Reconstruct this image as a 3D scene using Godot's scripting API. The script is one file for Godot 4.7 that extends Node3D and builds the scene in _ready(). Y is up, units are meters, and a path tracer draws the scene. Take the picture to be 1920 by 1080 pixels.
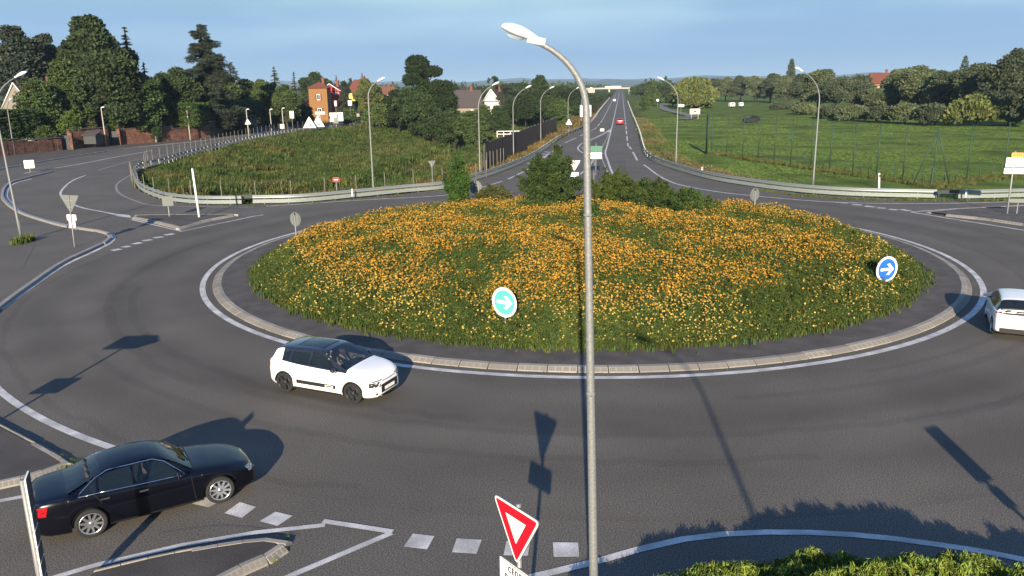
extends Node3D
# A roundabout with a flower-planted island on a summer evening, seen from a mast.

var taken := {}
var M := {}
var rng := RandomNumberGenerator.new()
const CEN := Vector2(3.72, -44.34)      # centre of the central island (x, z)

# ---------------------------------------------------------------- naming
func numbered(n: String) -> String:
	if taken.has(n):
		taken[n] += 1
		return "%s_%03d" % [n, taken[n]]
	taken[n] = 0
	return n

func tag(o: Node3D, label: String, cat: String, group := "") -> Node3D:
	o.set_meta("label", label)
	o.set_meta("category", cat)
	if group != "":
		o.set_meta("group", group)
	return o

func thing(n: String, label: String, cat: String, at := Vector3.ZERO, turn := 0.0, group := "") -> Node3D:
	var o := Node3D.new()
	o.name = numbered(n)
	add_child(o)
	o.position = at
	o.rotation.y = turn
	tag(o, label, cat, group)
	return o

func part(parent: Node, n: String, mesh: Mesh, m = null, xf := Transform3D()) -> MeshInstance3D:
	var o := MeshInstance3D.new()
	o.name = n
	o.mesh = mesh
	if m != null:
		o.material_override = m
	o.transform = xf
	parent.add_child(o, true)
	return o

func structure(n: String, mesh: Mesh, m: Material) -> MeshInstance3D:
	var o := MeshInstance3D.new()
	o.name = numbered(n)
	o.mesh = mesh
	o.material_override = m
	add_child(o)
	o.set_meta("kind", "structure")
	return o

func copy_of(src: Node3D, label: String, at: Vector3, turn := 0.0) -> Node3D:
	var base: String = src.name
	var c: Node3D = src.duplicate()
	c.name = numbered(base)
	add_child(c)
	c.position = at
	c.rotation.y = turn
	c.set_meta("label", label)
	return c

# ---------------------------------------------------------------- materials
func lin(r: float, g: float, b: float) -> Color:
	return Color(r, g, b).linear_to_srgb()

func mat(n: String, r: float, g: float, b: float, rough := 0.8, metal := 0.0) -> StandardMaterial3D:
	var m := StandardMaterial3D.new()
	m.resource_name = n
	m.albedo_color = lin(r, g, b)
	m.roughness = rough
	m.metallic = metal
	M[n] = m
	return m

func noise_tex(seed_: int, freq: float, lo: float, hi: float, type := FastNoiseLite.TYPE_SIMPLEX_SMOOTH, oct := 4, size := 512, warm := 0.0) -> NoiseTexture2D:
	var f := FastNoiseLite.new()
	f.seed = seed_
	f.noise_type = type
	f.frequency = freq
	f.fractal_octaves = oct
	var t := NoiseTexture2D.new()
	t.width = size
	t.height = size
	t.seamless = true
	t.noise = f
	var g := Gradient.new()
	g.set_color(0, Color(lo, lo * (1.0 - warm), lo * (1.0 - 2.0 * warm)))
	g.set_color(1, Color(hi, hi, hi))
	t.color_ramp = g
	return t

func textured(m: StandardMaterial3D, fine: Texture2D, fine_m: float, coarse: Texture2D = null, coarse_m := 40.0) -> void:
	m.albedo_texture = fine
	m.uv1_triplanar = true
	m.uv1_world_triplanar = true
	m.uv1_scale = Vector3.ONE / fine_m
	if coarse:
		m.detail_enabled = true
		m.detail_albedo = coarse
		m.detail_blend_mode = BaseMaterial3D.BLEND_MODE_MUL
		m.detail_uv_layer = BaseMaterial3D.DETAIL_UV_2
		m.uv2_triplanar = true
		m.uv2_world_triplanar = true
		m.uv2_scale = Vector3.ONE / coarse_m

func leafy(n: String, rough := 0.75, back := 0.25) -> StandardMaterial3D:
	var m := mat(n, 1, 1, 1, rough)
	m.vertex_color_use_as_albedo = true
	m.backlight_enabled = true
	m.backlight = Color(back, back, back)
	m.metallic_specular = 0.25
	return m

# ---------------------------------------------------------------- mesh helpers
func st(flat := true) -> SurfaceTool:
	var s := SurfaceTool.new()
	s.begin(Mesh.PRIMITIVE_TRIANGLES)
	s.set_smooth_group(-1 if flat else 0)
	return s

func fin(s: SurfaceTool) -> ArrayMesh:
	s.generate_normals()
	return s.commit()

func tri(s: SurfaceTool, a: Vector3, b: Vector3, c: Vector3) -> void:
	s.add_vertex(a); s.add_vertex(b); s.add_vertex(c)

func quad(s: SurfaceTool, a: Vector3, b: Vector3, c: Vector3, d: Vector3) -> void:
	tri(s, a, b, c); tri(s, a, c, d)

func box(s: SurfaceTool, c: Vector3, size: Vector3, b := Basis()) -> void:
	var h := size * 0.5
	var p := []
	for i in 8:
		p.append(c + b * Vector3(h.x if i & 1 else -h.x, h.y if i & 2 else -h.y, h.z if i & 4 else -h.z))
	quad(s, p[4], p[6], p[7], p[5]); quad(s, p[1], p[3], p[2], p[0])
	quad(s, p[5], p[7], p[3], p[1]); quad(s, p[0], p[2], p[6], p[4])
	quad(s, p[6], p[2], p[3], p[7]); quad(s, p[0], p[4], p[5], p[1])

func boxm(c: Vector3, size: Vector3, b := Basis()) -> ArrayMesh:
	var s := st()
	box(s, c, size, b)
	return fin(s)

# a box whose edges are chamfered by e
func chamfer_box(s: SurfaceTool, c: Vector3, size: Vector3, e: float, b := Basis()) -> void:
	var h := size * 0.5
	var prof := [Vector2(h.x, h.z - e), Vector2(h.x - e, h.z), Vector2(-h.x + e, h.z), Vector2(-h.x, h.z - e), Vector2(-h.x, -h.z + e), Vector2(-h.x + e, -h.z), Vector2(h.x - e, -h.z), Vector2(h.x, -h.z + e)]
	var rings := [[-h.y, e], [-h.y + e, 0.0], [h.y - e, 0.0], [h.y, e]]
	var pts := []
	for r in rings:
		var ring := []
		for q in prof:
			ring.append(c + b * Vector3(q.x - signf(q.x) * r[1], r[0], q.y - signf(q.y) * r[1]))
		pts.append(ring)
	for j in 3:
		for i in 8:
			quad(s, pts[j][i], pts[j][(i + 1) % 8], pts[j + 1][(i + 1) % 8], pts[j + 1][i])
	for i in range(1, 7):
		tri(s, pts[3][0], pts[3][i], pts[3][i + 1])
		tri(s, pts[0][0], pts[0][i + 1], pts[0][i])

func tube(s: SurfaceTool, pts: Array, radii, n := 8, caps := true) -> void:
	var rings := []
	var ref := Vector3.UP
	for i in pts.size():
		var d: Vector3
		if i == 0: d = pts[1] - pts[0]
		elif i == pts.size() - 1: d = pts[i] - pts[i - 1]
		else: d = pts[i + 1] - pts[i - 1]
		d = d.normalized()
		if i == 0:
			ref = Vector3.RIGHT if absf(d.y) > 0.9 else Vector3.UP
		var u := d.cross(ref).normalized()
		var v := u.cross(d).normalized()
		ref = v
		var r: float = radii[i] if radii is Array else radii
		var ring := []
		for k in n:
			var a := TAU * k / n
			ring.append(pts[i] + (u * cos(a) + v * sin(a)) * r)
		rings.append(ring)
	for i in rings.size() - 1:
		for k in n:
			quad(s, rings[i][k], rings[i + 1][k], rings[i + 1][(k + 1) % n], rings[i][(k + 1) % n])
	if caps:
		for k in range(1, n - 1):
			tri(s, rings[0][0], rings[0][k], rings[0][k + 1])
			var e: Array = rings[-1]
			tri(s, e[0], e[k + 1], e[k])

func tubem(pts: Array, radii, n := 8) -> ArrayMesh:
	var s := st(false)
	tube(s, pts, radii, n)
	return fin(s)

func lathe(s: SurfaceTool, prof: Array, n: int, xf := Transform3D()) -> void:
	for i in prof.size() - 1:
		for k in n:
			var a := TAU * k / n
			var b := TAU * (k + 1) / n
			var p: Vector2 = prof[i]
			var q: Vector2 = prof[i + 1]
			quad(s, xf * Vector3(p.x * cos(a), p.y, p.x * sin(a)), xf * Vector3(q.x * cos(a), q.y, q.x * sin(a)), xf * Vector3(q.x * cos(b), q.y, q.x * sin(b)), xf * Vector3(p.x * cos(b), p.y, p.x * sin(b)))

# an outline in the xy plane, extruded along z from z0 to z1
func prism(s: SurfaceTool, poly: PackedVector2Array, z0: float, z1: float, xf := Transform3D()) -> void:
	var idx := Geometry2D.triangulate_polygon(poly)
	for i in range(0, idx.size(), 3):
		var a := poly[idx[i]]
		var b := poly[idx[i + 1]]
		var c := poly[idx[i + 2]]
		if (b - a).cross(c - a) > 0.0:
			var t := b; b = c; c = t
		tri(s, xf * Vector3(a.x, a.y, z1), xf * Vector3(b.x, b.y, z1), xf * Vector3(c.x, c.y, z1))
		tri(s, xf * Vector3(a.x, a.y, z0), xf * Vector3(c.x, c.y, z0), xf * Vector3(b.x, b.y, z0))
	var n := poly.size()
	var cw := Geometry2D.is_polygon_clockwise(poly)
	for i in n:
		var a := poly[i]
		var b := poly[(i + 1) % n]
		if not cw:
			var t := a; a = b; b = t
		quad(s, xf * Vector3(a.x, a.y, z0), xf * Vector3(a.x, a.y, z1), xf * Vector3(b.x, b.y, z1), xf * Vector3(b.x, b.y, z0))

func prismm(poly: PackedVector2Array, z0: float, z1: float, xf := Transform3D()) -> ArrayMesh:
	var s := st()
	prism(s, poly, z0, z1, xf)
	return fin(s)

func rounded(pts: Array, r: float, n := 4) -> PackedVector2Array:
	var out := PackedVector2Array()
	var c := pts.size()
	for i in c:
		var p: Vector2 = pts[i]
		var a: Vector2 = (pts[(i + c - 1) % c] - p).normalized()
		var b: Vector2 = (pts[(i + 1) % c] - p).normalized()
		var half := acos(clampf(a.dot(b), -1, 1)) * 0.5
		var d := r / tan(half)
		for k in n + 1:
			var t := float(k) / n
			out.append((p + a * d).lerp(p, t).lerp(p.lerp(p + b * d, t), t))
	return out

func rect(w: float, h: float, r := 0.02, c := Vector2.ZERO) -> PackedVector2Array:
	return rounded([c + Vector2(-w / 2, -h / 2), c + Vector2(w / 2, -h / 2), c + Vector2(w / 2, h / 2), c + Vector2(-w / 2, h / 2)], r, 3)

func disc(r: float, n := 32, c := Vector2.ZERO) -> PackedVector2Array:
	var out := PackedVector2Array()
	for k in n:
		out.append(c + Vector2.from_angle(TAU * k / n) * r)
	return out

func flat_poly(s: SurfaceTool, poly: PackedVector2Array, y: float) -> void:
	var idx := Geometry2D.triangulate_polygon(poly)
	for i in range(0, idx.size(), 3):
		var a := poly[idx[i]]
		var b := poly[idx[i + 1]]
		var c := poly[idx[i + 2]]
		if (b - a).cross(c - a) < 0.0:
			var t := b; b = c; c = t
		tri(s, Vector3(a.x, y, a.y), Vector3(b.x, y, b.y), Vector3(c.x, y, c.y))

# smooth polyline through points of the ground plan, about step metres apart
func curve(pts: Array, step := 0.8, closed := false) -> Array:
	var out := []
	var n := pts.size()
	for i in (n if closed else n - 1):
		var p1: Vector2 = pts[i]
		var p2: Vector2 = pts[(i + 1) % n]
		var p0: Vector2 = pts[(i + n - 1) % n] if closed or i > 0 else p1 * 2.0 - p2
		var p3: Vector2 = pts[(i + 2) % n] if closed or i < n - 2 else p2 * 2.0 - p1
		# centripetal-like: limit the tangents to the segment's own length
		var l := p1.distance_to(p2)
		var m1 := (p2 - p0) / maxf(0.01, p0.distance_to(p1) + l) * l
		var m2 := (p3 - p1) / maxf(0.01, p2.distance_to(p3) + l) * l
		var k := maxi(1, int(l / step))
		for j in k:
			var t := float(j) / k
			var t2 := t * t
			var t3 := t2 * t
			out.append(p1 * (2 * t3 - 3 * t2 + 1) + m1 * (t3 - 2 * t2 + t) + p2 * (3 * t2 - 2 * t3) + m2 * (t3 - t2))
	if not closed:
		out.append(pts[n - 1])
	return out

func side_of(pts: Array, i: int, closed := false) -> Vector2:
	var n := pts.size()
	var a: Vector2 = pts[(i + n - 1) % n] if closed else pts[maxi(i - 1, 0)]
	var b: Vector2 = pts[(i + 1) % n] if closed else pts[mini(i + 1, n - 1)]
	var d := (b - a).normalized()
	return Vector2(-d.y, d.x)

func offset_line(pts: Array, d: float) -> Array:
	var out := []
	for i in pts.size():
		out.append(pts[i] + side_of(pts, i) * d)
	return out

# a painted band along a polyline
func strip(pts: Array, w: float, y: float) -> ArrayMesh:
	var s := st()
	for i in pts.size() - 1:
		var a := side_of(pts, i) * w * 0.5
		var b := side_of(pts, i + 1) * w * 0.5
		var p: Vector2 = pts[i]
		var q: Vector2 = pts[i + 1]
		quad(s, Vector3(p.x - a.x, y, p.y - a.y), Vector3(q.x - b.x, y, q.y - b.y), Vector3(q.x + b.x, y, q.y + b.y), Vector3(p.x + a.x, y, p.y + a.y))
	return fin(s)

# walks a polyline: points with their direction, every d metres
func walk(pts: Array, d: float, start := 0.0) -> Array:
	var out := []
	var left := start
	for i in pts.size() - 1:
		var a: Vector2 = pts[i]
		var b: Vector2 = pts[i + 1]
		var l := a.distance_to(b)
		while left <= l:
			out.append([a.lerp(b, left / l), (b - a).normalized()])
			left += d
		left -= l
	return out

func arc(r: float, a0: float, a1: float, step := 2.0) -> Array:
	var out := []
	var n := maxi(2, int(absf(a1 - a0) / step))
	for i in n + 1:
		var a := deg_to_rad(lerpf(a0, a1, float(i) / n))
		out.append(CEN + Vector2(sin(a), cos(a)) * r)
	return out

func copies(parent: Node, n: String, mesh: Mesh, m: Material, xfs: Array, cols: Array) -> MultiMeshInstance3D:
	var mm := MultiMesh.new()
	mm.transform_format = MultiMesh.TRANSFORM_3D
	mm.use_colors = true
	mm.mesh = mesh
	mm.instance_count = xfs.size()
	for i in xfs.size():
		mm.set_instance_transform(i, xfs[i])
		mm.set_instance_color(i, cols[i])
	var o := MultiMeshInstance3D.new()
	o.name = n
	o.multimesh = mm
	o.material_override = m
	parent.add_child(o, true)
	return o

func rnd(a: float, b: float) -> float:
	return rng.randf_range(a, b)

func rand_dir() -> Vector3:
	var y := rnd(-1, 1)
	var a := rnd(0, TAU)
	var r := sqrt(1.0 - y * y)
	return Vector3(r * cos(a), y, r * sin(a))

func rand_basis(sc: Vector3) -> Basis:
	return Basis(rand_dir(), rnd(0, TAU)).scaled_local(sc)

func shade(c: Color, k: float, hue := 0.0) -> Color:
	return Color(c.r * k * (1.0 + hue), c.g * k, c.b * k * (1.0 - hue))

func vec(v: Vector2, y := 0.0) -> Vector3:
	return Vector3(v.x, y, v.y)

# ---------------------------------------------------------------- plants
# a ball of small leaves; n leaves of the given size within a unit ball
func leaf_clump(n: int, size: float, flat_y := 1.0, pointed := false) -> ArrayMesh:
	var s := st()
	for i in n:
		var p := rand_dir() * pow(rng.randf(), 0.45) * Vector3(1, flat_y, 1)
		var d := (rand_dir() + p.normalized() * 0.5).normalized()
		var u := d.cross(rand_dir()).normalized()
		var l := size * rnd(0.7, 1.3)
		var w := l * (0.22 if pointed else 0.6)
		var nrm := d.cross(u) * l * 0.18
		quad(s, p - d * l, p - u * w + nrm, p + d * l, p + u * w + nrm)
	return fin(s)

func blade_tuft(n: int, spread: float, w: float, bend: float) -> ArrayMesh:
	var s := st()
	for i in n:
		var a := rnd(0, TAU)
		var o := Vector3(cos(a), 0, sin(a)) * spread * sqrt(rng.randf())
		var b := rnd(0, TAU)
		var lean := Vector3(cos(b), 0, sin(b)) * bend * rnd(0.3, 1.0)
		var side := Vector3(-sin(b), 0, cos(b)) * w
		var h := rnd(0.6, 1.0)
		var p1 := o + lean * 0.35 + Vector3(0, h * 0.6, 0)
		var p2 := o + lean + Vector3(0, h * (1.0 - 0.3 * bend), 0)
		quad(s, o - side, p1 - side * 0.8, p1 + side * 0.8, o + side)
		tri(s, p1 - side * 0.8, p2, p1 + side * 0.8)
	return fin(s)

func lobes_points(lobes: Array, count: int, inner := 0.62) -> Array:
	var total := 0.0
	for l in lobes:
		total += pow(l[1].x * l[1].y * l[1].z, 0.67)
	var out := []
	for l in lobes:
		var k := int(count * pow(l[1].x * l[1].y * l[1].z, 0.67) / total)
		for i in k:
			var d := rand_dir()
			if d.y < -0.35:
				d.y *= -1.0
			out.append(l[0] + d * l[1] * lerpf(inner, 1.12, sqrt(rng.randf())))
	return out

func tree(n: String, label: String, cat: String, at: Vector3, h: float, r: float, kind: String, col: Color, seed_: int, count: int, group := "") -> Node3D:
	rng.seed = seed_
	var o := thing(n, label, cat, at, 0.0, group)
	var pts := []
	var scale_ := r * 0.16
	var squash := 1.0
	var limbs := st(false)
	var trunk_h := h * 0.5
	match kind:
		"round", "airy", "willow":
			var lobes := []
			var main := 0.72 if kind == "airy" else 0.8
			lobes.append([Vector3(0, h * 0.52, 0), Vector3(r * main, h * 0.36, r * main)])
			var k := 16 if kind == "airy" else 11
			for i in k:
				var a := TAU * i / k * 2.4 + rnd(-0.4, 0.4)
				var y := rnd(0.2, 0.86)
				var q := r * rnd(0.45, 0.82) * sqrt(maxf(0.15, 1.0 - pow(absf(y - 0.5) * 1.75, 2)))
				var s := r * (rnd(0.15, 0.30) if kind == "airy" else rnd(0.3, 0.48))
				var c := Vector3(cos(a) * q, h * y, sin(a) * q)
				lobes.append([c, Vector3(s, minf(s * 0.85, h - c.y), s)])
				tube(limbs, [Vector3(0, h * y * 0.45, 0), Vector3(c.x * 0.5, h * y * 0.75, c.z * 0.5), c], [h * 0.014, h * 0.009, h * 0.003], 5, false)
			lobes.append([Vector3(rnd(-0.2, 0.2) * r, h * 0.84, 0), Vector3(r * 0.4, h * 0.16, r * 0.4)])
			if kind == "airy":
				lobes.remove_at(0)
			pts = lobes_points(lobes, int(count * 1.5), 0.35 if kind == "airy" else 0.5)
			if kind == "airy":
				scale_ = r * 0.10
			if kind == "willow":
				squash = 1.5
			trunk_h = h * 0.6
		"cone":
			var whorls := int(h * 1.3) + 6
			for i in whorls:
				var t := (i + rnd(-0.3, 0.3)) / whorls
				var y := h * lerpf(0.06, 0.985, t)
				var rr := r * pow(1.0 - t, 0.8) + 0.12
				var nb := int(lerpf(9, 4, t))
				for b in nb:
					var a := rnd(0, TAU)
					var l := rr * rnd(0.65, 1.1)
					var m := maxi(2, int(count * 1.6 / (whorls * 7)))
					for j in m:
						var u := (j + rnd(0.2, 1.0)) / m
						pts.append(Vector3(cos(a) * l * u, y - l * 0.28 * u + rnd(-0.1, 0.1), sin(a) * l * u))
			scale_ = r * 0.15
			squash = 0.55
			trunk_h = h * 0.97
		"cedar":
			var tiers := 24
			for i in tiers:
				var t := (i + rnd(-0.3, 0.3)) / tiers
				var y := h * lerpf(0.12, 0.97, t)
				var rr := r * pow(1.0 - t, 0.75) * rnd(0.75, 1.1) + h * 0.015
				for b in int(lerpf(6, 3, t)):
					var a := rnd(0, TAU)
					var l := rr * rnd(0.55, 1.2)
					var tip := Vector3(cos(a) * l, y - l * 0.22, sin(a) * l)
					tube(limbs, [Vector3(0, y - l * 0.08, 0), tip], [h * 0.006, h * 0.002], 4, false)
					var m := int(count * 1.5 / (tiers * 4.5))
					for j in m:
						var u := sqrt((j + rnd(0.2, 1.0)) / m)
						pts.append(Vector3(cos(a) * l * u + rnd(-0.12, 0.12) * l, y - l * 0.22 * u + rnd(-0.025, 0.03) * h, sin(a) * l * u + rnd(-0.12, 0.12) * l))
			scale_ = r * 0.12
			squash = 0.4
			trunk_h = h * 0.96
		"pine":
			var pads := []
			for i in 12:
				var a := rnd(0, TAU)
				var y := lerpf(0.25, 0.93, i / 11.0)
				var q := r * rnd(0.25, 0.75) * (1.15 - y * 0.7)
				var c := Vector3(cos(a) * q, h * y, sin(a) * q)
				pads.append([c, Vector3(r * 0.5 * (1.25 - y * 0.6), h * 0.075, r * 0.5 * (1.25 - y * 0.6))])
				tube(limbs, [Vector3(0, c.y * 0.9, 0), c], [h * 0.01, h * 0.003], 4, false)
			pts = lobes_points(pads, count, 0.3)
			scale_ = r * 0.15
			squash = 0.8
			trunk_h = h * 0.9
		"column":
			for i in count:
				var y := pow(rng.randf(), 0.8)
				var q := r * sqrt(maxf(0.0, sin(PI * clampf(y * 0.9 + 0.08, 0, 1)))) * sqrt(rng.randf())
				var a := rnd(0, TAU)
				pts.append(Vector3(cos(a) * q, h * lerpf(0.05, 0.99, y), sin(a) * q))
			scale_ = r * 0.3
			squash = 1.5
			trunk_h = h * 0.8
		"bush":
			var lobes := []
			for i in 7:
				var a := rnd(0, TAU)
				var q := r * rnd(0.1, 0.62)
				var s := r * rnd(0.35, 0.55)
				var hh := h * rnd(0.32, 0.52)
				lobes.append([Vector3(cos(a) * q, h * rnd(0.3, 0.52), sin(a) * q), Vector3(s, hh, s)])
			lobes.append([Vector3(0, h * 0.5, 0), Vector3(r * 0.6, h * 0.5, r * 0.6)])
			for i in 6:
				var a := TAU * i / 6.0
				tube(limbs, [Vector3(0, 0, 0), Vector3(cos(a) * r * 0.4, h * 0.6, sin(a) * r * 0.4)], [h * 0.015, h * 0.004], 4, false)
			pts = lobes_points(lobes, count, 0.45)
			trunk_h = h * 0.3
	tube(limbs, [Vector3(0, -0.3, 0), Vector3(rnd(-0.01, 0.01) * h, trunk_h * 0.5, rnd(-0.01, 0.01) * h), Vector3(0, trunk_h, 0)], [h * 0.028, h * 0.02, h * 0.006], 7)
	part(o, "trunk", fin(limbs), M.bark)
	var xfs := []
	var cols := []
	for p in pts:
		if p.y < scale_ * 0.2:
			p.y = scale_ * 0.3
		if p.y > h:
			p = Vector3(p.x * 0.7, h - rnd(0.0, 0.12) * h, p.z * 0.7)
		var sc := scale_ * rnd(0.7, 1.35)
		if kind in ["cone", "cedar", "column"]:
			sc *= lerpf(1.1, 0.34, pow(clampf(p.y / h, 0, 1), 1.6))
		xfs.append(Transform3D(Basis(Vector3.UP, rnd(0, TAU)).scaled_local(Vector3(sc, sc * squash, sc)), p))
		cols.append(shade(col, rnd(0.6, 1.45), rnd(-0.12, 0.16)))
	var cm: Mesh = M.needle_clump if kind in ["cone", "cedar", "pine"] else M.leaf_clump
	copies(o, "crown", cm, M.leaves, xfs, cols)
	return o

func _ready() -> void:
	rng.seed = 7
	# ---- camera
	var cam := Camera3D.new()
	cam.name = "camera"
	cam.fov = 39.2
	cam.near = 0.1
	cam.far = 15000.0
	var pitch := deg_to_rad(14.047)
	var roll := deg_to_rad(-0.833)
	var fwd := Vector3(0, -sin(pitch), -cos(pitch))
	var right := Vector3.RIGHT
	var up := Vector3(0, cos(pitch), -sin(pitch))
	cam.transform = Transform3D(Basis(right * cos(roll) + up * sin(roll), up * cos(roll) - right * sin(roll), -fwd), Vector3(0, 9.2, 0))
	add_child(cam)
	cam.current = true
	# ---- sky, exposure
	var env := Environment.new()
	env.background_mode = Environment.BG_SKY
	env.sky = Sky.new()
	var pano := PanoramaSkyMaterial.new()
	pano.panorama = sky_picture()
	env.sky.sky_material = pano
	env.background_energy_multiplier = SKY_ENERGY
	env.tonemap_mode = Environment.TONE_MAPPER_LINEAR
	env.tonemap_exposure = 2.0
	env.sdfgi_enabled = true
	env.ssao_enabled = true
	env.ssil_enabled = true
	env.fog_enabled = true
	env.fog_light_color = Color(0.72, 0.84, 0.95)
	env.fog_density = 0.00011
	var we := WorldEnvironment.new()
	we.name = "world_environment"
	we.environment = env
	add_child(we)
	# ---- sun: low in the west-north-west, behind the camera
	var sun := DirectionalLight3D.new()
	sun.name = "sun"
	sun.light_color = Color(1.0, 0.93, 0.82)
	sun.light_energy = 1.6
	sun.light_angular_distance = 0.5
	sun.shadow_enabled = true
	var az := deg_to_rad(4.5)
	var el := deg_to_rad(16.8)
	var dir := Vector3(sin(az) * cos(el), -sin(el), -cos(az) * cos(el))
	sun.look_at_from_position(-dir * 100.0, Vector3.ZERO, Vector3.UP)
	add_child(sun)

	make_materials()
	make_ground()
	make_roads()
	make_island()
	make_rails()
	make_fences()
	make_houses()
	make_trees()
	make_lamps()
	make_signs()
	make_vehicles()
	make_grass()

const SKY_ENERGY := 0.5

func sky_picture() -> ImageTexture:
	var w := 512
	var h := 512
	var im := Image.create(w, h, false, Image.FORMAT_RGB8)
	var f := FastNoiseLite.new()
	f.seed = 3
	f.frequency = 1.0
	f.fractal_octaves = 4
	# colours by elevation in degrees: pale at the horizon, soft blue above, deep overhead
	var el := [-90.0, -1.0, 0.0, 2.0, 4.5, 7.0, 12.0, 30.0, 90.0]
	var co := [Color(0.42, 0.45, 0.40), Color(0.62, 0.735, 0.85), Color(0.665, 0.785, 0.89), Color(0.61, 0.745, 0.885), Color(0.62, 0.765, 0.90), Color(0.665, 0.825, 0.865), Color(0.63, 0.78, 0.90), Color(0.45, 0.62, 0.86), Color(0.28, 0.44, 0.74)]
	for y in h:
		var e := 90.0 - 180.0 * (y + 0.5) / h
		var k := 0
		while k < el.size() - 2 and e > el[k + 1]:
			k += 1
		var base: Color = co[k].lerp(co[k + 1], clampf((e - el[k]) / (el[k + 1] - el[k]), 0, 1))
		for x in w:
			var a := TAU * x / w
			var d := Vector3(cos(a) * cos(deg_to_rad(e)), sin(deg_to_rad(e)) * 5.0, sin(a) * cos(deg_to_rad(e)))
			var n := (clampf(f.get_noise_3dv(d * Vector3(2.2, 3.4, 2.2)) * 1.6 + 0.1, -0.25, 1.0) * 0.10 + 0.006) * smoothstep(0.5, 5.0, e)
			im.set_pixel(x, y, Color(base.r + n, base.g + n * 0.9, base.b + n * 0.5))
	return ImageTexture.create_from_image(im)

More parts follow.
